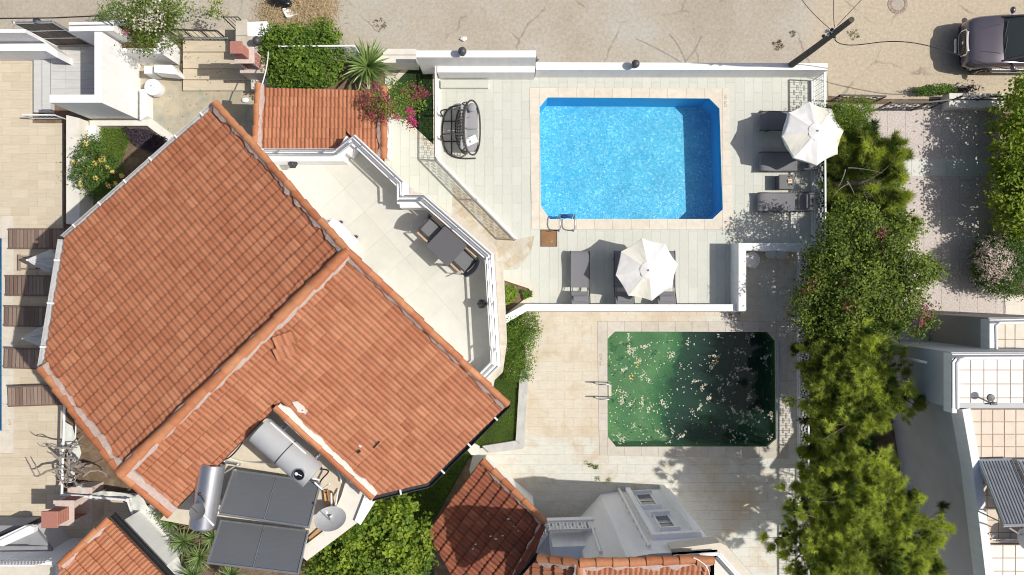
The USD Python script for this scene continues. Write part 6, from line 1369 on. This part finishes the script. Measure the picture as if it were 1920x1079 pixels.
plant('ivy_hedge', 'olive green trailing hedge with pale blooms below the terrace and divider wall', 'hedge', [B(965, 610, .5, 20), B(990, 605, .45, 18), B(962, 640, .55, 20), B(985, 640, .5, 17), B(965, 670, .5, 18), B(985, 675, .4, 14), B(958, 695, .4, 15), B(978, 697, .3, 14), B(1000, 620, .3, 10)], 6000, .07, leaf_mid, g, trunk=False, clump=10, spread=.09, tone=(.28, .25),
      flowers=[('pale_bloom', [W(x, y, .8) for x, y in ((975, 606), (1002, 612), (985, 600), (954, 655), (1005, 630), (960, 690))], 60, .08, .035, paleflower)])
solo('lawn_kerb', 'long weathered grey kerb between the lawn and the lower deck', 'kerb', prism(PG([(975, 694), (991, 694), (983, 838), (967, 826)], .16), 0, .16), greystone)
solo('lawn_kerb', 'short grey kerb along the bottom end of the lawn', 'kerb', prism(PG([(967, 827), (983, 838), (980, 842), (918, 850), (904, 837)], .16), 0, .155), greystone)
solo('stone_sill', 'pale stone block with a drain cover between the lawn kerb and the dusty roof', 'block', cat([prism(PG([(874, 842), (884, 829), (900, 838), (893, 854), (884, 854)], .12), 0, .12), cbox(.12, .1, .012, .003, c=W(893, 846, .12))]), offwhite)
for k, (x, y) in enumerate(((1108, 872), (1117, 876), (1120, 897), (1142, 900), (1098, 868))):
    mound('weed', ['weed tuft in a joint of the lower deck, left of a pair', 'largest weed tuft at the end of the slanted deck joint', 'dry weed in the deck joint above the shaded white house', 'small dark weed nearest the white house wall', 'tiny weed at the upper end of the slanted deck joint'][k], 'weed', [(x - 5 + 2 * (k > 1), y - 4), (x + 5, y - 4), (x + 5, y + 4), (x - 5, y + 4)], [60, 90, 40, 50, 25][k], .06, .25, leaf_olive, .08, g, upright=.3)
deadleaf = leafmat('dead_leaf', (.09, .055, .03), (.26, .18, .10), trans=.1)
for k, (x, y, r, n) in enumerate(((1459, 86, 11, 90), (712, 47, 14, 60), (1003, 113, 8, 40), (1486, 64, 7, 30), (1600, 66, 12, 60))):
    mound('dry_weed', ['brown dry weed patch in a road crack left of the utility pole', 'brown dry weed tuft on the road right of the straw heap', 'small dry weed at the corner where the two street walls meet', 'tiny dry weed in a road crack near the pole', 'green brown weed patch on the road right of the utility pole'][k], 'weed', [(x - r, y - r * .5), (x + r * .4, y - r), (x + r, y + r * .3), (x - r * .3, y + r)], n, .09, .2, [deadleaf, deadleaf, deadleaf, deadleaf, leaf_olive][k], .06, np.random.default_rng(k), upright=.3, zb=.005, tone=(.4, .3))
q = np.vstack([np.c_[g.uniform(345, 478, 46), g.uniform(85, 172, 46)], np.c_[g.uniform(270, 440, 30), g.uniform(175, 280, 30)]]); zz = np.where(q[:, 1] > 172, .06, np.where(q[:, 1] > 149, .175, np.where(q[:, 1] > 128, .29, .53)))
V, F = leaves(np.array([W(x, y, z) for (x, y), z in zip(q, zz)]), np.array([0, 0, 1.]) + g.normal(size=(len(q), 3)) * .15, .06, .5, g, fold=.1)
solo('fallen_leaves', 'dry fallen leaves scattered on the courtyard steps and floor', 'leaves', T(V, F), deadleaf, tone=np.repeat(g.uniform(0, .7, len(q)), 4), kind='stuff')
# sword leaved plants
def rosette(name, label, c, n, ln, wd, g, m=blade, h=.5, trunk_h=.4, tone=(.5, .25), group=None, flatness=.25):
    t = Thing(name, label, 'yucca', (c[0], c[1], 0), group=group); c = np.array([c[0], c[1], trunk_h]); V, F, tn = [], [], []
    t.add('trunk', sweep([(c[0], c[1], -.02), (c[0], c[1], trunk_h)], [.09, .07], 8), bark)
    for i in range(n):
        a = i * 2.399 + g.normal() * .1; el = math.asin(min(1, (1 - (i / n)) ** .8 * .93 + flatness * .1)) * g.uniform(.85, 1.05); L = ln * g.uniform(.75, 1.1) * (.75 + .25 * math.cos(el)); d = np.array([math.cos(a), math.sin(a), 0]); s = np.array([-d[1], d[0], 0]); base_v = len(V)
        for q, f in enumerate((0, .3, .65, 1)):
            p = c + d * L * f * math.cos(el) + np.array([0, 0, L * f * math.sin(el) - L * .32 * f * f * math.cos(el)]); w = wd * (.7, 1, .75, .02)[q]; V += [p - s * w + [0, 0, w * .45], p, p + s * w + [0, 0, w * .45]]
        for q in range(3):
            o = base_v + 3 * q
            for z in (0, 1): F += [(o + z, o + z + 1, o + z + 4), (o + z, o + z + 4, o + z + 3)]
        tn += [np.clip(tone[0] + g.normal() * tone[1], 0, 1)] * 12
    t.add('leaf_rosette', T(V, F), m, tone=np.array(tn)); return t
rosette('yucca', 'large spiky yucca rosette between the hedge and the street wall', W(690, 124, .85), 80, 1.15, .042, g, trunk_h=.8, tone=(.6, .3))
G2 = 'spiky palms under the solar collectors'
for k, (x, y, s, l) in enumerate(((343, 1017, .92, 'largest clear spiky palm left of the lower collector'), (372, 1047, .8, 'spiky palm with pale tips left of the lower collector corner'), (398, 1010, .75, 'dark spiky palm in the shade under the silver boiler'), (360, 1082, .8, 'spiky palm at the bottom edge beside the tarp'), (432, 1082, .8, 'spiky palm peeking out below the lower collector'), (318, 980, .6, 'small spiky palm at the corner of the main roof'))):
    rosette('spiky_palm', l, W(x, y, 1.0), 60, s * .86, .020, g, trunk_h=.9, tone=(.5, .3), group=None)
plant('corner_shrub', 'small shrub with yellow buds at the lowest corner of the main roof', 'shrub', [B(322, 950, .9, 13), B(336, 958, .9, 10), B(300, 965, .8, 9), B(330, 970, .8, 9)], 700, .07, leaf_mid, g, trunk=False, flowers=[('yellow_bud', [W(334, 948, 1.15), W(325, 962, 1.15), W(318, 972, 1.1)], 24, .06, .035, yellow)])
# bougainvillea by the porch
plant('bougainvillea', 'bougainvillea with pink and wine red sprays over the porch roof corner', 'bougainvillea', [B(748, 190, 1.9, 24), B(770, 175, 1.7, 20), B(722, 205, 2.9, 20), B(760, 215, 1.6, 16), B(735, 160, 2.2, 12), B(708, 185, 3.0, 15), B(785, 195, 1.5, 12), B(695, 200, 3.0, 10)], 1900, .07, leaf_mid, g, asp=.6, clump=8, spread=.1, tone=(.5, .3), tr=.05,
      flowers=[('wine_bract', [W(x, y, 3.1 if x < 740 else 1.95) for x, y in ((702, 172), (690, 182), (706, 195), (712, 210), (698, 215), (722, 222), (735, 210), (718, 178), (702, 160), (775, 165), (788, 170), (797, 178), (775, 185), (690, 190), (728, 190), (770, 235))], 900, .085, .055, wine), ('pink_bract', [W(x, y, 1.9) for x, y in ((772, 212), (770, 222), (776, 230), (768, 207), (758, 173), (744, 220), (781, 178))], 330, .06, .055, pink)])
plant('bougainvillea', 'half bare bougainvillea shrub in the white planter beside the slatted gate', 'bougainvillea', [B(285, 40, 2.0, 40), B(250, 25, 2.0, 30), B(310, 65, 1.9, 28), B(270, 75, 1.9, 26), B(320, 25, 2.1, 28), B(290, 5, 2.1, 30)], 4200, .08, leaf_olive, g, asp=.6, clump=12, spread=.11, tone=(.35, .4), tr=.1, shell=(.6, 1.1),
      flowers=[('dry_bract', [W(x, y, 2.5) for x, y in ((275, 40), (285, 22), (268, 45), (290, 48), (255, 40), (300, 30))], 260, .14, .075, petal), ('pink_bract', [W(238, 62, 2.0), W(234, 58, 2.0)], 20, .05, .05, pink)])
plant('garden_shrub', 'fresh green shrub behind the slatted gate at the top edge', 'shrub', [B(212, 22, 1.5, 20), B(228, 10, 1.5, 18), B(200, 32, 1.4, 12), B(190, 38, 1.2, 10)], 1500, .06, leaf_mid, g, trunk=False, clump=10, spread=.07, tone=(.35, .25))
for k, (x, y) in enumerate(((365, 10), (400, 30), (415, 10), (355, 30), (420, 35))):
    mound('creeper_shoot', ['creeper shoot left at the top of the iron railing', 'creeper shoot in the middle of the iron railing', 'creeper shoot high above the iron railing end', 'creeper shoot beside the half bare bougainvillea', 'creeper shoot at the right end of the iron railing'][k], 'creeper', [(x - 14, y - 10), (x + 14, y - 8), (x + 14, y + 10), (x - 14, y + 8)], 90, .075, .6, leaf_olive, .9, g, zb=.9)
# bare dead tree
def dead_tree():
    c = W(170, 872, 0); t = Thing('dead_tree', 'bare grey dead tree leaning over the white pipe railing', 'tree', (c[0], c[1], 0)); g = np.random.default_rng(11); ms = []
    t.add('trunk', sweep(curve([c, c + [-.1, .1, .5], c + [-.25, .1, .9]], 8), np.linspace(.1, .06, 8), 8), deadwood, smooth=60)
    def grow(p, d, r, L, lv):
        pts = [p]; q = p.copy(); dd = d.copy()
        for _ in range(5): dd = dd + g.normal(size=3) * .28; dd /= np.linalg.norm(dd); q = q + dd * L / 5; pts.append(q.copy())
        ms.append(sweep(pts, np.linspace(r, r * .55, 6), 5))
        if lv: [grow(pts[int(g.integers(2, 6))], dd + g.normal(size=3) * .75 + [0, 0, .12], r * .6, L * .72, lv - 1) for _ in range(2)]
    o = c + [-.2, .1, .8]
    for d in ((-1, .9, .3), (-1, .2, .5), (-.4, -.6, .5), (.3, .7, .4), (-.3, 1, .7), (.8, -.1, .5), (-.9, -.2, .2)): grow(o, np.array(d) / np.linalg.norm(d), .066, .82, 2)
    t.add('branch', cat(ms), deadwood)
dead_tree()
# tarps round the neighbour's corner
def sheet(name, label, pix, z, seed, m=tarp, amp=.12):
    P = PG(pix, z); g = np.random.default_rng(seed); x0, y0, x1, y1 = P.bounds; s = trimesh.creation.triangulate_polygon(P.segmentize(.12), engine='earcut'); mesh_ = T(np.c_[s[0][:, :2], np.zeros(len(s[0]))], s[1]).subdivide_to_size(.12)
    v = mesh_.vertices.copy(); v[:, 2] = z + amp * (meshkit.fbm(np.c_[v[:, :2] * 1.6, np.full(len(v), seed)], 3) - .5) * 2; b = T(v - [0, 0, .012], mesh_.faces[:, ::-1]); solo(name, label, 'tarp', cat([T(v, mesh_.faces), b]), m, smooth=False)
sheet('tarp_sheet', 'long pale tarp hanging down beside the spiky palms and the small orange roof', [(240, 938), (262, 925), (285, 962), (330, 1030), (352, 1090), (335, 1090), (300, 1050), (262, 1000)], .7, 2)
sheet('tarp_sheet', 'crumpled pale tarp over the railing below the dead tree', [(146, 932), (195, 920), (240, 928), (258, 930), (240, 938), (160, 936)], .8, 3, amp=.2)
sheet('tarp_sheet', 'small square tarp flap at the end of the white pipe railing', [(138, 916), (152, 908), (162, 922), (148, 933)], .8, 5)
sheet('tarp_sheet', 'pale tarp strip beside the dead tree and the main roof', [(122, 790), (136, 800), (150, 850), (135, 905), (122, 905)], .4, 6)
solo('dirt_patch', 'patch of brown earth beside the dead tree under the main roof edge', 'earth', prism(PG([(150, 880), (195, 860), (255, 915), (240, 925), (165, 915)], .05), 0, .05), soil)
# street side plants
mound('street_shrub', 'low dark green shrub row at the iron fence of the right yard', 'shrub', [(1705, 172), (1730, 164), (1780, 164), (1785, 178), (1720, 182)], 1300, .07, .5, leaf_dark, .5, g, tone=(.7, .3))
mound('street_shrub', 'reddish weed row behind the pale front wall of the right yard', 'shrub', [(1788, 166), (1820, 165), (1822, 174), (1788, 175)], 300, .06, .5, purple, .4, g)
plant('cypress_bush', 'yellow green bush behind the parasol and iron fence', 'shrub', [B(1580, 210, 1.3, 24), B(1610, 205, 1.3, 24), B(1595, 228, 1.2, 22), B(1628, 205, 1.2, 14), B(1570, 230, 1.2, 16)], 4200, .06, leaf_lime, g, asp=.4, clump=10, spread=.08, tone=(.25, .25))
plant('broadleaf_tree', 'yellow green broadleaf tree on the right edge shading the patterned yard', 'tree', [B(1905, 215, 1.48, 42), B(1900, 290, 1.48, 40), B(1895, 360, 1.41, 42), B(1925, 400, 1.41, 45), B(1890, 410, 1.33, 28), B(1920, 165, 1.41, 25), B(1930, 300, 1.63, 50), B(1885, 330, 1.26, 24), B(1945, 230, 1.63, 50), B(1955, 360, 1.63, 50)], 11000, .135, leaf_lime, g, asp=.6, clump=12, spread=.12, tone=(.5, .3), tr=.12)
plant('flowering_bush', 'round bush covered in pale pink blossoms in the right yard', 'shrub', [B(1878, 492, .9, 46, .9), B(1905, 475, .9, 40), B(1905, 520, .8, 36), B(1860, 515, .7, 30), B(1855, 470, .7, 26)], 16000, .08, leaf_dark, g, trunk=False, clump=14, spread=.1, tone=(.4, .35),
      flowers=[('pale_bloom', [W(1878 + 52 * math.sqrt(f_) * math.cos(a_), 494 + 52 * math.sqrt(f_) * math.sin(a_), 1.65 - .8 * f_) for f_, a_ in zip(g.random(220), g.random(220) * 6.283)], 2400, .06, .05, paleflower)])
dt = plant('bougainvillea_tree', 'wide dark green bougainvillea tree with magenta sprays between the pines', 'tree', [B(1600, 430, 2.40, 52), B(1650, 480, 2.40, 52), B(1560, 490, 2.24, 46), B(1600, 540, 2.40, 58), B(1665, 560, 2.40, 48), B(1540, 550, 2.08, 44), B(1700, 510, 2.40, 38), B(1715, 590, 2.24, 34), B(1510, 580, 1.92, 28), B(1735, 505, 2.32, 24), B(1700, 425, 2.24, 24), B(1580, 600, 2.24, 46), B(1640, 610, 2.16, 40), B(1530, 620, 1.84, 25)], 30000, .10, leaf_olive, g, asp=.6, clump=28, spread=.13, tone=(.45, .45), tr=.14, shell=(.6, 1.05),
      flowers=[('magenta_bract', [W(x, y, 2.85) for x, y in ((1654, 440), (1652, 455), (1655, 472), (1650, 430), (1597, 567), (1600, 580), (1590, 575), (1605, 588), (1585, 530), (1733, 575), (1740, 590), (1725, 605))], 360, .09, .06, pink), ('wine_bract', [W(x, y, 2.7) for x, y in ((1510, 545), (1530, 530), (1735, 500), (1745, 575), (1720, 560), (1680, 590), (1640, 545))], 260, .12, .05, wine)])
mound('undergrowth', 'dark green undergrowth added below the row of pines to darken crown gaps', 'undergrowth', [(1522, 200), (1600, 200), (1690, 330), (1690, 600), (1640, 640), (1640, 1110), (1512, 1110), (1512, 480), (1540, 470), (1535, 300)], 26000, .13, .5, leaf_dark, .35, g, tone=(.25, .22), zb=.04)  # dark leaf layer added so gaps in the crowns look deep instead of sunlit
# pines
def pine(label, tips, trunk, n, g, nl=.19, nn=30, tone=(.5, .25), bare=(), lr=.045):
    """tips: branch-end blobs (px, py, z, radius px); needles radiate from tufts on short twigs"""
    c = W(*trunk, 0); t = Thing('pine_tree', label, 'pine tree', (c[0], c[1], 0)); zt = max(q[2] for q in tips)
    top = np.mean([W(q[0], q[1], q[2]) for q in tips], axis=0); t.add('trunk', sweep(curve([c, (c * .6 + top * .4) * [1, 1, 0] + [0, 0, zt * .45], top * [1, 1, 0] + [0, 0, zt * .9]], 10), np.linspace(.15, .05, 10), 8), bark, smooth=60)
    bl = [B(*q) for q in tips]; ms = []; vol = np.array([b[3] ** 2 for b in bl]); m = g.multinomial(n, vol / vol.sum()); P, D, C = [], [], []
    for b, q in zip(bl, m):
        e = np.array(b[:3]); s = top * [1, 1, 0] * .6 + c * .4; s[2] = e[2] * .75; mid_ = (s + e) / 2 + g.normal(size=3) * .1; ms.append(sweep(curve([s, mid_, e], 8), np.linspace(lr, lr * .35, 8), 5)); out = e - s; out[2] = max(out[2], .2); out /= np.linalg.norm(out)
        nb = max(3, q // 9); hub = e + g.normal(size=(nb, 3)) * b[3] * [.5, .5, .28]
        for h in hub: ms.append(rod(e - out * b[3] * .4, h, .009, 4))
        k = g.integers(0, nb, q); dd = g.normal(size=(q, 3)) * [1, 1, .6]; p = hub[k] + dd * b[3] * .15; P.append(p); dn = (p - e) / b[3] * .7 + out * .45 + [0, 0, .45] + g.normal(size=(q, 3)) * .25; D.append(dn / np.linalg.norm(dn, axis=1, keepdims=True)); C.append(np.clip(.5 + .36 * g.normal(size=nb), -.1, 1)[k])
    if bare: t.add('bare_branch', cat([sweep(curve([W(*p), (W(*p) + W(*q)) / 2 + g.normal(size=3) * .06, W(*q)], 8), np.linspace(.020, .008, 8), 5) for p, q in bare]), deadwood)
    P, D, C = np.vstack(P), np.vstack(D), np.concatenate(C); q = len(P); r = g.normal(size=(q, nn, 3)); d = D[:, None] * .75 + r * .72; d /= np.linalg.norm(d, axis=2, keepdims=True)
    L = nl * g.uniform(.65, 1.15, (q, nn, 1)); off = D[:, None] * g.uniform(-.07, .05, (q, nn, 1)); b0 = P[:, None] + off; tip = b0 + d * L; w = np.cross(d, g.normal(size=(q, nn, 3))); w /= np.linalg.norm(w, axis=2, keepdims=True); w *= .008
    V = np.stack([b0 - w, b0 + w, tip], 2).reshape(-1, 3); tn = np.clip(tone[0] - .5 + C[:, None] + g.normal(size=(q, nn)) * .12, 0, 1)
    t.add('branch', cat(ms), bark); t.add('crown', (V, np.arange(len(V)).reshape(-1, 3)), needle, tone=np.repeat(tn.ravel(), 3)); return t
g = np.random.default_rng(33)
pine('long needled pine reaching over the patterned yard beside the parasol', [(1600, 265, 1.00, 36), (1650, 270, 1.62, 34), (1685, 285, 2.00, 22), (1690, 325, 2.00, 26), (1640, 320, 1.50, 36), (1590, 330, 0.88, 36), (1585, 380, 0.81, 34), (1640, 375, 1.50, 34), (1680, 370, 2.00, 26), (1575, 300, 0.69, 24), (1670, 420, 1.88, 26), (1690, 440, 2.00, 22), (1580, 420, 0.75, 28)], (1540, 350), 1700, g, lr=.018, nn=44, nl=.24, tone=(.45, .25), bare=(((1590, 315, 1.5), (1655, 325, 2.0)), ((1585, 318, 1.4), (1572, 350, 1.3)), ((1590, 345, 1.4), (1560, 372, 1.2)), ((1588, 340, 1.5), (1602, 366, 1.6))))
pine('dense pine beside the green pool railing, above the other dense pine', [(1600, 640, 2.66, 44), (1560, 660, 2.44, 36), (1640, 660, 2.81, 44), (1600, 700, 2.96, 50), (1545, 710, 2.52, 34), (1650, 710, 2.89, 44), (1690, 740, 2.81, 34), (1620, 755, 2.96, 48), (1560, 760, 2.66, 40), (1520, 780, 2.15, 26), (1545, 810, 2.37, 34), (1600, 810, 2.81, 42), (1650, 780, 2.89, 36), (1700, 745, 2.74, 20), (1570, 840, 2.52, 34), (1530, 740, 2.29, 34), (1520, 690, 2.07, 28), (1525, 840, 1.92, 28), (1515, 650, 1.85, 26), (1535, 610, 1.92, 26)], (1535, 700), 2700, g, tone=(.5, .25), nl=.175, nn=50)
pine('biggest dense pine at the bottom between the railing and the grey building', [(1580, 885, 3.6, 42), (1630, 880, 3.9, 42), (1660, 895, 3.8, 28), (1540, 925, 3.4, 40), (1600, 930, 4.1, 50), (1650, 940, 4.2, 46), (1700, 950, 4.1, 38), (1740, 990, 4.0, 34), (1770, 1005, 3.9, 24), (1560, 980, 3.8, 46), (1620, 990, 4.2, 52), (1680, 1000, 4.2, 46), (1720, 1040, 3.9, 36), (1590, 1045, 4.0, 50), (1650, 1050, 4.1, 50), (1530, 1030, 3.4, 40), (1500, 940, 3.0, 30), (1490, 1050, 2.8, 30), (1460, 1010, 2.5, 22), (1690, 1080, 4.0, 46), (1750, 1070, 3.8, 26), (1560, 1085, 3.8, 46), (1500, 1085, 3.0, 36), (1525, 900, 2.8, 32), (1520, 985, 3.0, 36), (1545, 1060, 3.2, 36), (1600, 860, 3.4, 30)], (1540, 980), 3900, g, tone=(.52, .25), nl=.18, nn=50, bare=(((1690, 1020, 3.6), (1735, 1022, 3.6)), ((1620, 965, 3.9), (1660, 955, 4.0))))
# petals and leaves floating on the green pool
g = np.random.default_rng(77); inn = gp.buffer(-.06); x0, y0, x1, y1 = inn.bounds; pts = []
cl = g.uniform((x0, y0), (x1, y1), (95, 2)); cl = cl[np.argsort(cl[:, 0])]
keepc = [c for c in cl if g.random() < 1.15 - .75 * (c[0] - x0) / (x1 - x0)]
for c in keepc:
    k = int(g.integers(4, 26)); a = g.uniform(0, np.pi); d = np.array([math.cos(a), math.sin(a)]); pts += list(c + g.normal(size=(k, 1)) * .085 * d + g.normal(size=(k, 2)) * .04)
q = g.uniform((x0, y0), (x1, y1), (420, 2)); q = q[g.random(420) < 1.1 - .75 * (q[:, 0] - x0) / (x1 - x0)]; pts += list(q)
from shapely import contains_xy
P = np.array(pts); P = P[contains_xy(inn, P[:, 0], P[:, 1])]; P = np.c_[P, np.full(len(P), -.05) + g.uniform(0, .006, len(P))]
V, F = leaves(P, np.array([0, 0, 1.]) + g.normal(size=(len(P), 3)) * .12, .052, .75, g, fold=.1)
solo('floating_petals', 'pale fallen petals and leaves scattered on the green pool', 'petals', T(V, F), petal, tone=np.repeat(g.beta(2, 1.2, len(P)), 4), kind='stuff')
for k, (x, y) in enumerate(((1181, 706), (1194, 684), (1342, 681))):
    c = W(x, y, -.045); q = c + g.normal(size=(7, 3)) * [.05, .05, .002]; V, F = leaves(q, np.array([0, 0, 1.]) + g.normal(size=(7, 3)) * .1, .08, .6, g, fold=.1); solo('yellow_leaf_clump', ['yellow leaf clump floating near the green pool ladder', 'greener leaf clump floating above the yellow clump', 'pale yellow leaf clump floating right of the pool middle'][k], 'leaves', T(V, F), yellow, tone=float(.2 + .3 * k))
